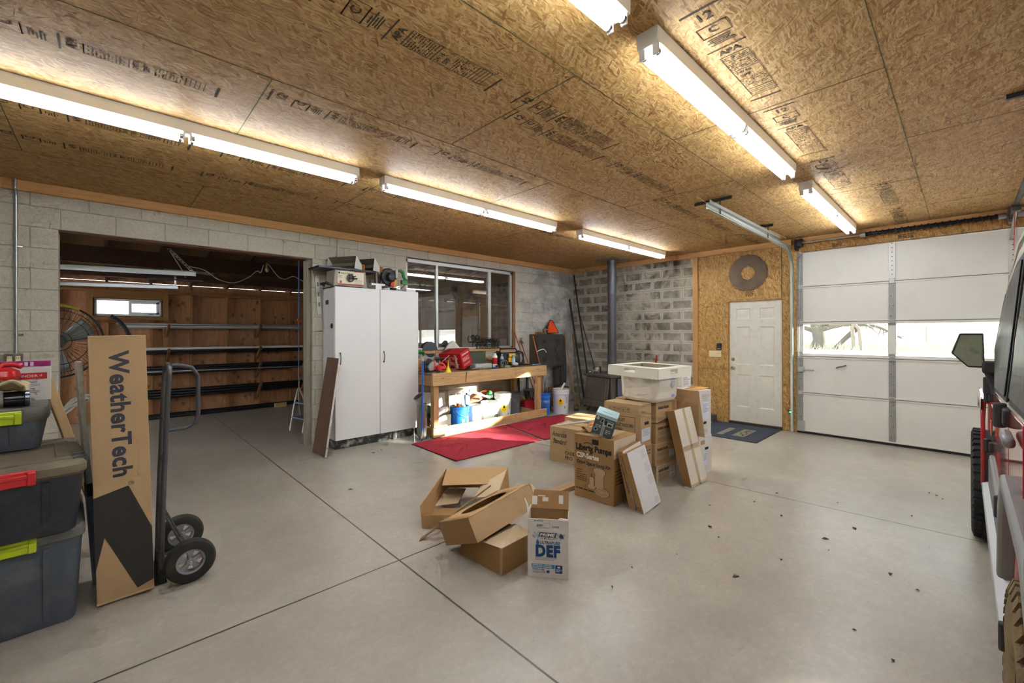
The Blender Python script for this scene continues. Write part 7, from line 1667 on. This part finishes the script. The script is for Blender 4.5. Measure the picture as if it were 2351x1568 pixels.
for x in (3.0, 4.05): MB().box(x - .016, x + .016, -.018, -.014, 2.92, CEIL).build('drop_hanger', PA, t)
MB().box(4.035, 4.065, -.24, .20, CEIL - .03, CEIL - .001).build('ceiling_angle', PA, t)
t = thing('door_sensor', 'small safety sensor with a green light low beside the garage door', 'sensor', (7.76, 1.868, .29))
MB().box(-.02, .03, -.02, .02, 0, .05).build('sensor_case', BLKPLA, t, .004); MB().box(-.024, -.02, -.012, .012, .018, .036).build('green_light', emis('green_indicator', (40, 255, 120), 2.5), t)
MB().box(.03, W2X - 7.76, -.012, .012, .015, .03).build('bracket', GALV, t)
MB().tube([(.0, .02, .03), (.03, .06, .06), (.05, .10, .10)], .004, 6).build('lead', plain('brown_lead', (90, 60, 40), .6, 0, .1), t)
# the other garage door, behind the viewer, seen only as a reflection
t = thing('door_3', 'second white garage door in the wall behind the viewer', 'garage door', (0, YR, 0)); t['kind'] = 'structure'
for i in range(5):
    b = MB(); z0, z1 = .54 * i + .004, .54 * i + .536
    if i == 2:
        b.box(RD0, RD1, -.06, -.01, z0, z0 + .06).box(RD0, RD1, -.06, -.01, z1 - .06, z1)
        for k in range(5): yy = RD0 + (RD1 - RD0) * k / 4; b.box(max(RD0, yy - .05), min(RD1, yy + .05), -.06, -.01, z0 + .06, z1 - .06)
    else: b.box(RD0, RD1, -.06, -.01, z0, z1)
    b.build('section', GW, t, .003)
for k in range(4): MB().box(RD0 + (RD1 - RD0) * k / 4 + .05, RD0 + (RD1 - RD0) * (k + 1) / 4 - .05, -.04, -.036, 1.13, 1.57).build('pane', GG, t)
# ------------------------------------------------------------------ off-road vehicle at the right edge (nose towards the garage door)
def paint():
    t = NT('red_car_paint'); n = t.noise(t.co, 1.5, 3)
    c = t.mix(n, srgb(150, 22, 26), srgb(172, 28, 32))
    d = t.ramp(t.math('ADD', t.noise(t.co, 5, 5, .7), t.math('MULTIPLY', t.sep(t.co)[2], -.25)), [(.34, 0), (.6, .35)])
    c = t.mix(d, c, srgb(150, 132, 110))
    return t.fin(c, .3, 0, **{'Coat Weight': 1.0, 'Coat Roughness': .05})
PAINT = paint()
CLAD = plain('grey_textured_cladding', (120, 120, 118), .55, 0, .1, 8, .15, 140)
TOPM = plain('warm_grey_hardtop', (168, 160, 146), .4, 0, .06, 5, .08, 150)
TRIMK = plain('black_trim_plastic', (40, 40, 42), .6, 0, .15, 12, .1, 150)
STEP = plain('silver_grey_step', (160, 160, 160), .4, .4, .08, 6)
MUD = plain('muddy_tyre', (112, 94, 60), .9, 0, .4, 45, .9, 60, wear=((48, 46, 42), .7, 9))
TYK = plain('black_tyre_tread', (40, 40, 40), .8, 0, .2, 10, .3, 60)
t = thing('off_road_vehicle', 'red off-road vehicle with a grey top, cut off by the right edge of the photo', 'vehicle', (0, 0, 0))
YS, YE = -.125, -1.72
def xz_prism(b, poly, y0, y1):
    n = len(poly); vs = [(x, y0, z) for x, z in poly] + [(x, y1, z) for x, z in poly]
    return b.add(vs, [tuple(range(n)), tuple(range(2 * n - 1, n - 1, -1))] + [(i, n + i, n + (i + 1) % n, (i + 1) % n) for i in range(n)])
# tub with wheel arch for the rear wheel
rwx, fwx, wr = 1.90, 4.88, .405
arch = [(rwx + .56 * math.cos(D(a)), .42 + .52 * math.sin(D(a))) for a in range(180, -1, -20)]
b = MB(); xz_prism(b, [(.95, .52)] + [(x, max(z, .52)) for x, z in arch] + [(4.02, .52), (4.10, .80), (4.06, 1.19), (.95, 1.33)], YS, YE); b.build('body_tub', PAINT, t, .02)
b = MB(); xz_prism(b, [(4.04, .56), (4.40, .60), (4.42, .98), (5.42, .98), (5.50, .62), (5.62, .62), (5.64, 1.08), (4.04, 1.16)], YS - .012, YE + .012); b.build('front_clip', PAINT, t, .03)
MB().add([(4.06, YS - .16, 1.155), (5.62, YS - .24, 1.08), (5.62, YE + .24, 1.08), (4.06, YE + .16, 1.155), (4.06, YS - .22, 1.205), (5.55, YS - .30, 1.13), (5.55, YE + .30, 1.13), (4.06, YE + .22, 1.205)], [(3, 2, 1, 0), (4, 5, 6, 7), (0, 1, 5, 4), (1, 2, 6, 5), (2, 3, 7, 6), (3, 0, 4, 7)]).build('hood', PAINT, t, .02)
MB().box(5.64, 5.84, YS + .0, YE - .0, .50, .68).build('front_bumper', TRIMK, t, .03)
# flared front fender
fl = [(4.34, .50), (4.40, .50), (4.47, .95), (4.60, 1.03), (5.25, 1.03), (5.42, .92), (5.48, .92), (5.30, 1.085), (4.56, 1.095), (4.42, 1.09), (4.36, .95)]
b = MB(); xz_prism(b, fl, -.076, -.098); xz_prism(b, [(4.40, 1.06), (5.46, .97), (5.46, 1.02), (5.30, 1.085), (4.56, 1.095), (4.42, 1.09)], -.098, -.34); b.build('front_fender', PAINT, t, .008)
MB().box(4.36, 4.44, -.080, -.077, 1.02, 1.10).build('side_marker', plain('dark_marker', (60, 50, 50), .3, 0, .1), t, .002)
b = MB(); xz_prism(b, [(1.22, .60), (1.30, .60), (1.40, .92), (1.55, 1.0), (2.25, 1.0), (2.42, .86), (2.50, .60), (2.56, .60), (2.48, .90), (2.30, 1.05), (1.5, 1.05), (1.32, .95)], -.085, -.30); b.build('rear_flare', CLAD, t, .012)
# door with gap lines, lower cladding, hinges
MB().box(3.985, 3.998, YS + .0005, YS + .003, .62, 1.17).build('door_gap', plain('dark_red_gap', (120, 10, 24), .4, 0, .1), t)
MB().box(2.595, 2.606, YS + .0005, YS + .003, .62, 1.18).build('door_gap', plain('dark_red_gap', (0, 0, 0)), t)
b = MB(); xz_prism(b, [(2.62, .66), (3.98, .66), (3.98, 1.18), (2.62, 1.24)], YS - .001, YS + .005); b.build('front_door', PAINT, t, .002)
b = MB(); xz_prism(b, [(2.0, 1.0), (2.30, .90), (2.58, .66), (2.58, 1.242), (2.0, 1.27)], YS - .001, YS + .005); b.build('rear_door', PAINT, t, .002)
b = MB(); xz_prism(b, [(2.6, .50), (4.18, .50), (4.22, .72), (4.05, .78), (2.6, .66)], YS + .018, YS - .03); b.build('lower_cladding', CLAD, t, .012)
for x, z, s in ((4.02, 1.15, .9), (2.62, 1.215, 1.1), (4.02, .84, .9), (2.62, .84, 1.0)):
    MB().box(x - .07 * s, x + .05 * s, YS, YS + .022, z - .03 * s, z + .03 * s).cyl((x + .02, YS + .026, z - .045 * s), (x + .02, YS + .026, z + .045 * s), .018 * s, n=12).build('door_hinge', TRIMK, t, .006)
MB().box(2.14, 2.34, YS + .010, YS + .04, 1.17, 1.205).build('door_handle', CLAD, t, .012)
MB().box(3.85, 3.93, YS + .0125, YS + .016, .93, 1.02).build('orange_reflector', plain('amber_lens', (226, 110, 50), .2, 0, .1), t, .01)
# side step
b = MB(); b.add([(4.30, -.085, .50), (2.22, -.085, .50), (2.22, -.20, .50), (4.30, -.20, .50), (4.26, -.075, .545), (2.22, -.075, .545), (2.22, -.20, .60), (4.26, -.20, .60)], [(3, 2, 1, 0), (4, 5, 6, 7), (0, 1, 5, 4), (1, 2, 6, 5), (2, 3, 7, 6), (3, 0, 4, 7)]); b.build('side_step', STEP, t, .008)
MB().box(2.195, 2.225, -.20, -.078, .47, .565).build('step_end', TRIMK, t, .006)
for x in (2.8, 3.5, 4.1): MB().box(x - .03, x + .03, -.45, -.12, .46, .50).build('step_bracket', TRIMK, t, .004)
# greenhouse
def yt(z): return YS - max(0, z - 1.45) * .12
prof = [(3.80, 1.18), (3.80, 1.45), (3.765, 1.70), (3.62, 1.86), (3.25, 1.97), (1.1, 1.98), (.97, 1.22)]
def hull(poly, inset=0.0):
    n = len(poly); vs = [(x, yt(z), z) for x, z in poly] + [(x, YE + (YS - yt(z)), z) for x, z in poly]
    return vs, [tuple(range(n)), tuple(range(2 * n - 1, n - 1, -1))] + [(i, n + i, n + (i + 1) % n, (i + 1) % n) for i in range(n)]
b = MB(); b.add(*hull(prof)); b.build('hard_top', TOPM, t, .02)
GLK = plain('dark_tinted_glass', (26, 32, 30), .34, 0, .1, 3, spec=.2)
def side_poly(poly, m, name, lift, parent=t):
    b = MB(); b.slab([(x, yt(z) + lift, z) for x, z in poly][::-1], .004); return b.build(name, m, parent)
side_poly([(3.62, 1.22), (3.62, 1.46), (3.57, 1.70), (3.46, 1.80), (3.10, 1.88), (2.72, 1.89), (2.72, 1.26)], TRIMK, 'window_seal', .002)
side_poly([(3.57, 1.245), (3.57, 1.46), (3.52, 1.67), (3.43, 1.76), (3.11, 1.84), (2.77, 1.855), (2.77, 1.28)], GLK, 'front_window', .006)
side_poly([(2.54, 1.27), (2.54, 1.89), (1.60, 1.90), (1.60, 1.31)], TRIMK, 'window_seal', .002)
side_poly([(2.50, 1.30), (2.50, 1.86), (1.65, 1.87), (1.65, 1.33)], GLK, 'rear_window', .006)
side_poly([(3.80, 1.18), (3.80, 1.45), (3.765, 1.70), (3.70, 1.77), (3.665, 1.74), (3.72, 1.66), (3.745, 1.45), (3.745, 1.17)], plain('dark_grey_pillar', (92, 90, 86), .5, 0, .1), 'windscreen_pillar', .004)
MB().tube([(3.83, yt(1.2) - .01, 1.19), (3.835, yt(1.45) - .01, 1.45), (3.80, yt(1.70) - .01, 1.71), (3.64, yt(1.88) - .01, 1.885), (3.25, yt(1.98) - .0, 1.99), (1.2, yt(1.99), 2.0)], .010, 8).build('drip_rail', TOPM, t)
MB().add([(3.83, YS - .1, 1.19), (3.80, YS - .13, 1.68), (3.80, YE + .13, 1.68), (3.83, YE + .1, 1.19)], [(0, 1, 2, 3)]).build('windscreen', GLK, t, solid=.006)
# mirror
mp = [(.022, 1.548), (-.081, 1.548), (-.086, 1.36), (-.078, 1.335), (-.0157, 1.335), (.0585, 1.42)]
m = len(mp); cy = sum(p[0] for p in mp) / m; cz = sum(p[1] for p in mp) / m
b = MB(); vs = [(3.905, y, z) for y, z in mp] + [(3.95, y, z) for y, z in mp] + [(4.0, cy + (y - cy) * .6, cz + (z - cz) * .6) for y, z in mp]
b.add(vs, [tuple(range(m)), tuple(range(3 * m - 1, 2 * m - 1, -1))] + [(k * m + i, k * m + (i + 1) % m, (k + 1) * m + (i + 1) % m, (k + 1) * m + i) for k in range(2) for i in range(m)])
mh = b.build('mirror_housing', TRIMK, t, .006)
q = [(cy + (y - cy) * .88, cz + (z - cz) * .90) for y, z in mp]
MB().prism([(y, z) for y, z in q], 0, .003).build('mirror_glass', plain('green_tinted_mirror', (216, 238, 224), .03, 1, .02), mh, loc=(3.9025, 0, 0), rot=(D(90), 0, D(90)))
MB().box(3.89, 3.99, -.14, -.075, 1.30, 1.375).build('mirror_arm', TRIMK, mh, .012); MB().tube([(3.94, -.10, 1.33), (3.93, -.125, 1.22), (3.92, -.13, 1.17)], .022, 10).build('mirror_foot', TRIMK, mh)
MB().cyl((3.97, -.105, 1.17), (3.97, -.105, 1.275), .026, n=14).build('mirror_pivot', TRIMK, t, .006)
# wheels
def wheel(x, yo, mt, rim_m):
    prof = [(.20, -.03), (.225, -.01), (.33, 0), (.375, -.008), (.395, -.035), (.40, -.13), (.395, -.225), (.375, -.25), (.33, -.26), (.22, -.25), (.20, -.23), (.20, -.03)]
    w = MB().at((x, yo, wr), (D(-90), 0, 0)).lathe([(r, -z) for r, z in [(a, -c) for a, c in prof]], 56)
    for k in range(44):
        a = 2 * PI * k / 44; c, s = math.cos(a), math.sin(a); tx, tz = -s, c
        for (d0, d1, off) in ((.0, .055, 0), (.20, .258, .5)):
            aa = a + off * 2 * PI / 44; c, s = math.cos(aa), math.sin(aa); h = .017
            P = lambda r, o, d: (r * c - o * s, r * s + o * c, -d)
            w.add([P(.372, -h, d0), P(.372, h, d0), P(.372, h, d1), P(.372, -h, d1), P(.408, -h, d0 + .012), P(.408, h, d0 + .012), P(.408, h, d1 - .005), P(.408, -h, d1 - .005)], [(0, 1, 2, 3), (7, 6, 5, 4), (0, 4, 5, 1), (1, 5, 6, 2), (2, 6, 7, 3), (3, 7, 4, 0)])
    tw = w.build('tyre', mt, t)
    r = MB().at((x, yo, wr), (D(-90), 0, 0)).lathe([(0, -.05), (.06, -.045), (.07, -.06), (.19, -.075), (.21, -.02), (.222, -.022), (.222, -.10), (0, -.12)], 40)
    r.build('rim', rim_m, tw)
    for k in range(5):
        a = 2 * PI * k / 5 + .3; q = MB().at((x, yo, wr), (D(-90), 0, 0)); q.slab([(.05 * math.cos(a - .4), .05 * math.sin(a - .4), -.05), (.205 * math.cos(a - .16), .205 * math.sin(a - .16), -.04), (.205 * math.cos(a + .16), .205 * math.sin(a + .16), -.04), (.05 * math.cos(a + .4), .05 * math.sin(a + .4), -.05)], .02); q.build('spoke', plain('machined_alloy', (206, 206, 204), .25, .8, .05), tw, .003)
RIMK = plain('black_alloy', (46, 46, 48), .35, .5, .1)
wheel(fwx, -.035, TYK, RIMK); wheel(rwx, -.09, MUD, RIMK)
for x in (fwx, rwx):
    w = MB().at((x, YE + .26 - .01, wr), (D(-90), 0, 0)).lathe([(.0, .0), (.33, 0), (.395, .035), (.40, .13), (.395, .225), (.33, .26), (.0, .25)], 40); w.build('tyre', TYK, t)
MB().box(1.0, 5.5, YS - .35, YE + .35, .42, .60).build('chassis', TRIMK, t, .01)
# ------------------------------------------------------------------ yard seen through the garage door windows
def field(name, rgb, rgb2, sc):
    t = NT(name); n = t.noise(t.co, sc, 6, .7); n2 = t.noise(t.mapping(t.co, (.4, 1, 1)), .12, 3)
    c = t.mix(t.ramp(n, [(.35, 0), (.65, 1)]), srgb(*rgb), srgb(*rgb2)); return t.fin(t.mix(t.math('MULTIPLY', n2, .4), c, scale_c(srgb(*rgb2), 1.15)), .95)
b = MB().box(W2X + .25, 120, -90, 90, -.30, -.03); struct(b, 'ground_outside', field('dry_grass_ground', (196, 194, 184), (222, 220, 212), 1.3))
struct(MB().box(-60, XL - .3, -60, 60, -.3, -.04).box(XL - .3, W2X + .25, -60, YR - .3, -.3, -.04).box(XL - .3, W2X + .25, SHY + .2, 60, -.3, -.04), 'ground_yard', field('pale_gravel_ground', (210, 208, 202), (226, 224, 220), 2.0))
MB().box(28, 42, -90, 90, -.03, -.015).build('gravel_drive', field('pale_gravel', (232, 231, 228), (240, 240, 238), 3), bpy.data.objects['ground_outside'], kind='structure')
b = MB(); b.grid(lambda u, v: (58 + 30 * v, -90 + 180 * u, -.03 + 2.4 * v + .35 * math.sin(u * 40) * v + .5 * v * math.sin(u * 13 + 1)), 60, 8)
struct(b, 'hill_outside', field('grassy_bank', (160, 158, 144), (206, 204, 192), .8))
GRS = plain('dry_weeds', (158, 154, 138), .95, 0, .35, 1.5)
b = MB(); r = random.Random(3)
for k in range(5000):
    y = r.uniform(-34, 30); x = r.uniform(48, 57); h = r.uniform(.25, .8) + .5 * max(0, math.sin(y * .9) * math.sin(y * .23 + 1)); w = r.uniform(.02, .06)
    b.add([(x, y - w, -.03), (x, y + w, -.03), (x + r.uniform(-.2, .2), y + r.uniform(-.25, .25), h)], [(0, 1, 2)])
tag(b.build('weeds', GRS), 'band of dry weeds along the far side of the yard', 'weeds', kind='stuff')
t = thing('yard_tree', 'bare spreading tree out in the yard, seen through the garage door window', 'tree', (50.5, 9.7, -.03))
BARK = plain('grey_bark', (92, 86, 78), .95, 0, .3, 2, .5, 6)
MB().tube([(0, 0, 0), (.1, -.05, 1.0), (0, .1, 2.0), (.2, .5, 3.4), (.1, 1.2, 5.2)], [.85, .62, .6, .5, .3], 12).build('trunk', BARK, t)
r = random.Random(6)
for k in range(9):
    d = -1 if k % 3 else 1; z0 = 1.6 + .25 * k; y1 = d * r.uniform(2.5, 6) ; p = [(0, .1, z0), (r.uniform(-1, 1), y1 * .35, z0 + r.uniform(.3, .9)), (r.uniform(-1.5, 1.5), y1 * .7, z0 + r.uniform(.1, .9)), (r.uniform(-2, 2), y1, z0 + r.uniform(-.9, .6))]
    q = MB(); q.tube(smooth(p, 4), [.26 - .017 * i for i in range(13)], 8)
    for j in range(9):
        c = Vector(p[2]).lerp(Vector(p[3]), r.random()); e = c + Vector((r.uniform(-.8, .8), r.uniform(-.9, .9), r.uniform(-1.0, .6))); q.tube([tuple(c), tuple(e)], [.05, .015], 5)
    q.build('branch', BARK, t)
MB().tube([(-.3, -1.2, 0), (-.3, -2.0, 1.0), (-.2, -3.0, 2.1)], [.22, .22, .26], 8).build('leaning_limb', BARK, t)
b = MB()
for k in range(900):
    c = Vector((r.uniform(-2, 2), r.uniform(-7, 5), r.uniform(2.0, 4.2))); s = .06; b.add([c + Vector((0, -s, 0)), c + Vector((0, s, 0)), c + Vector((r.uniform(-.1, .1), 0, s * 1.6))], [(0, 1, 2)])
lf = b.build('twig_leaves', plain('sparse_leaves', (124, 122, 92), .9, 0, .3, 2), t); lf['kind'] = 'stuff'
t = thing('picnic_table', 'picnic table left of the yard tree, seen through the garage door window', 'table', (48.5, 12.2, -.03), D(10))
GWD = plain('weathered_grey_wood', (120, 112, 100), .9, 0, .2, 3)
MB().box(-.4, .4, -1.0, 1.0, .72, .77).build('tabletop', GWD, t)
for x in (-.75, .75): MB().box(x - .14, x + .14, -1.0, 1.0, .42, .46).build('bench_seat', GWD, t)
for y in (-.7, .7):
    for s in (-1, 1): MB().slab([(s * .3, y, .72), (s * .4, y, .72), (s * .8, y, 0), (s * .7, y, 0)], .05).build('leg', GWD, t)
t = thing('yard_post', 'leaning upright frame beside the yard tree, seen through the garage door window', 'post', (49.5, 6.9, -.03))
MB().tube([(0, 0, 0), (0, .15, 2.0), (0, -.1, 3.0)], .16, 8).build('post', GWD, t); MB().tube([(0, -.5, 0), (0, -.35, 1.9), (0, .1, 2.6)], .14, 8).build('brace', GWD, t)
for k, y in enumerate((2.4, -7.5, -16)): tag(MB().tube([(55, y, -.03), (55, y, 2.1)], .045, 6).build('fence_post', GWD), ['left', 'middle', 'right'][k] + ' slim fence post beyond the yard, seen through the garage door windows', 'post', 'fence posts beyond the yard')
b = MB(); b.grid(lambda u, v: (-30 + 60 * u, SHY + 3 + 26 * v, -.04 + 7.5 * v + .25 * math.sin(u * 50) * math.sin(v * 20)), 40, 12)
struct(b, 'bank_outside', field('pale_stony_bank', (176, 178, 180), (228, 230, 232), 5))
# ------------------------------------------------------------------ ceiling lights
TUBE = emis('lit_fluorescent_tube', (240, 247, 255), TUBE_E)
def strip_light(xa, yc, label, group, L=2.44):
    t = thing('ceiling_light', label, 'ceiling light', (xa, yc, CEIL), 0, group)
    b = MB()
    hw = .056
    b.add([(0, -hw, 0), (0, hw, 0), (0, hw, -.075), (0, .03, -.082), (0, -.03, -.082), (0, -hw, -.075), (L, -hw, 0), (L, hw, 0), (L, hw, -.075), (L, .03, -.082), (L, -.03, -.082), (L, -hw, -.075)],
          [(0, 1, 2, 3, 4, 5), (11, 10, 9, 8, 7, 6), (0, 6, 7, 1), (1, 7, 8, 2), (2, 8, 9, 3), (3, 9, 10, 4), (4, 10, 11, 5), (5, 11, 6, 0)])
    b.build('housing', WHTPAINT, t, .002)
    for k in range(2):
        for s in (-1, 1):
            xa_ = k * L / 2 + .02; xb_ = (k + 1) * L / 2 - .02
            tb = MB().cyl((xa_ + .012, s * .036, -.106), (xb_ - .012, s * .036, -.106), .0165, n=12).build('tube', TUBE, t)
            for xx, d in ((xa_, 1), (xb_, -1)):
                MB().box(xx - .006, xx + .006, s * .036 - .016, s * .036 + .016, -.126, -.07).build('lamp_holder', WHTPLA, t, .004)
                MB().cyl((xx + d * .006, s * .036, -.106), (xx + d * .022, s * .036, -.106), .0172, n=12).build('end_cap', STEEL, tb)
    return t
YA, YB = 3.735, 1.055
lg = 'eight-foot strip lights in the row over the doorway side'; rg = 'eight-foot strip lights in the row over the garage door side'
strip_light(-.82, YA, 'lit strip light at the left edge, nearest of the row over the shed doorway', lg)
strip_light(1.86, YA, 'lit strip light in the middle of the row that ends near the stove', lg)
strip_light(4.84, YA, 'short looking lit strip light at the far end of the row nearest the stove pipe', lg)
strip_light(-.78, YB, 'strip light cut off by the top edge of the photo', rg)
strip_light(1.90, YB, 'large lit strip light with its whole underside showing, nearest below the top edge', rg)
strip_light(4.91, YB, 'lit strip light at the far end of its row, nearest the garage door', rg)
# the room goes on behind the camera
for x in (-.8, 1.9, 4.9): strip_light(x, -2.2, 'strip light in the row behind the viewer', 'strip lights behind the viewer')

# ------------------------------------------------------------------ daylight
sun = bpy.data.lights.new('sun', 'SUN'); sun.energy = SUN_E; sun.angle = D(1.6); sun.color = (1, .93, .82)
so = bpy.data.objects.new('sun', sun); COL.objects.link(so)
so.rotation_euler = Vector(SUN_D).to_track_quat('-Z', 'Y').to_euler()
wd = bpy.data.worlds.new('sky'); scene.world = wd; wd.use_nodes = True; nt = wd.node_tree
bg = nt.nodes['Background']; sky = nt.nodes.new('ShaderNodeTexSky')
sky.sky_type = 'HOSEK_WILKIE'; sky.turbidity = 4; sky.ground_albedo = .4; sky.sun_direction = (-Vector(SUN_D)).normalized()
mixn = nt.nodes.new('ShaderNodeMix'); mixn.data_type = 'RGBA'; mixn.inputs[0].default_value = .75
nt.links.new(sky.outputs[0], mixn.inputs[6]); mixn.inputs[7].default_value = (.95, .98, 1.0, 1)
nt.links.new(mixn.outputs[2], bg.inputs[0]); bg.inputs[1].default_value = SKY_E

# ------------------------------------------------------------------ camera
f_px = 981.0; yaw = D(46.63); roll = D(-.1)
F = Vector((math.cos(yaw), math.sin(yaw), 0)); R0 = Vector((math.sin(yaw), -math.cos(yaw), 0)); U0 = Vector((0, 0, 1))
R = R0 * math.cos(roll) + U0 * math.sin(roll); U = -R0 * math.sin(roll) + U0 * math.cos(roll)
cam = bpy.data.cameras.new('camera'); co = bpy.data.objects.new('camera', cam); COL.objects.link(co)
M = Matrix((R, U, -F)).transposed().to_4x4(); M.translation = Vector((0, 0, 1.55)); co.matrix_world = M
cam.sensor_width = 36; cam.sensor_fit = 'HORIZONTAL'; cam.lens = f_px / 2351 * 36; cam.shift_y = -18 / 2351; cam.clip_start = .05; cam.clip_end = 400
scene.camera = co
scene.view_settings.view_transform = 'Standard'; scene.view_settings.look = 'None'; scene.view_settings.gamma = 1; scene.view_settings.use_curve_mapping = False
scene.view_settings.exposure = EXPO
try:
    scene.cycles.use_denoising = True; scene.cycles.max_bounces = 6; scene.cycles.diffuse_bounces = 4; scene.cycles.glossy_bounces = 3; scene.cycles.use_adaptive_sampling = True; scene.cycles.adaptive_threshold = .11; scene.cycles.adaptive_min_samples = 12
    scene.cycles.transparent_max_bounces = 8; scene.cycles.caustics_reflective = False; scene.cycles.caustics_refractive = False
    scene.cycles.sample_clamp_indirect = 6
except Exception: pass
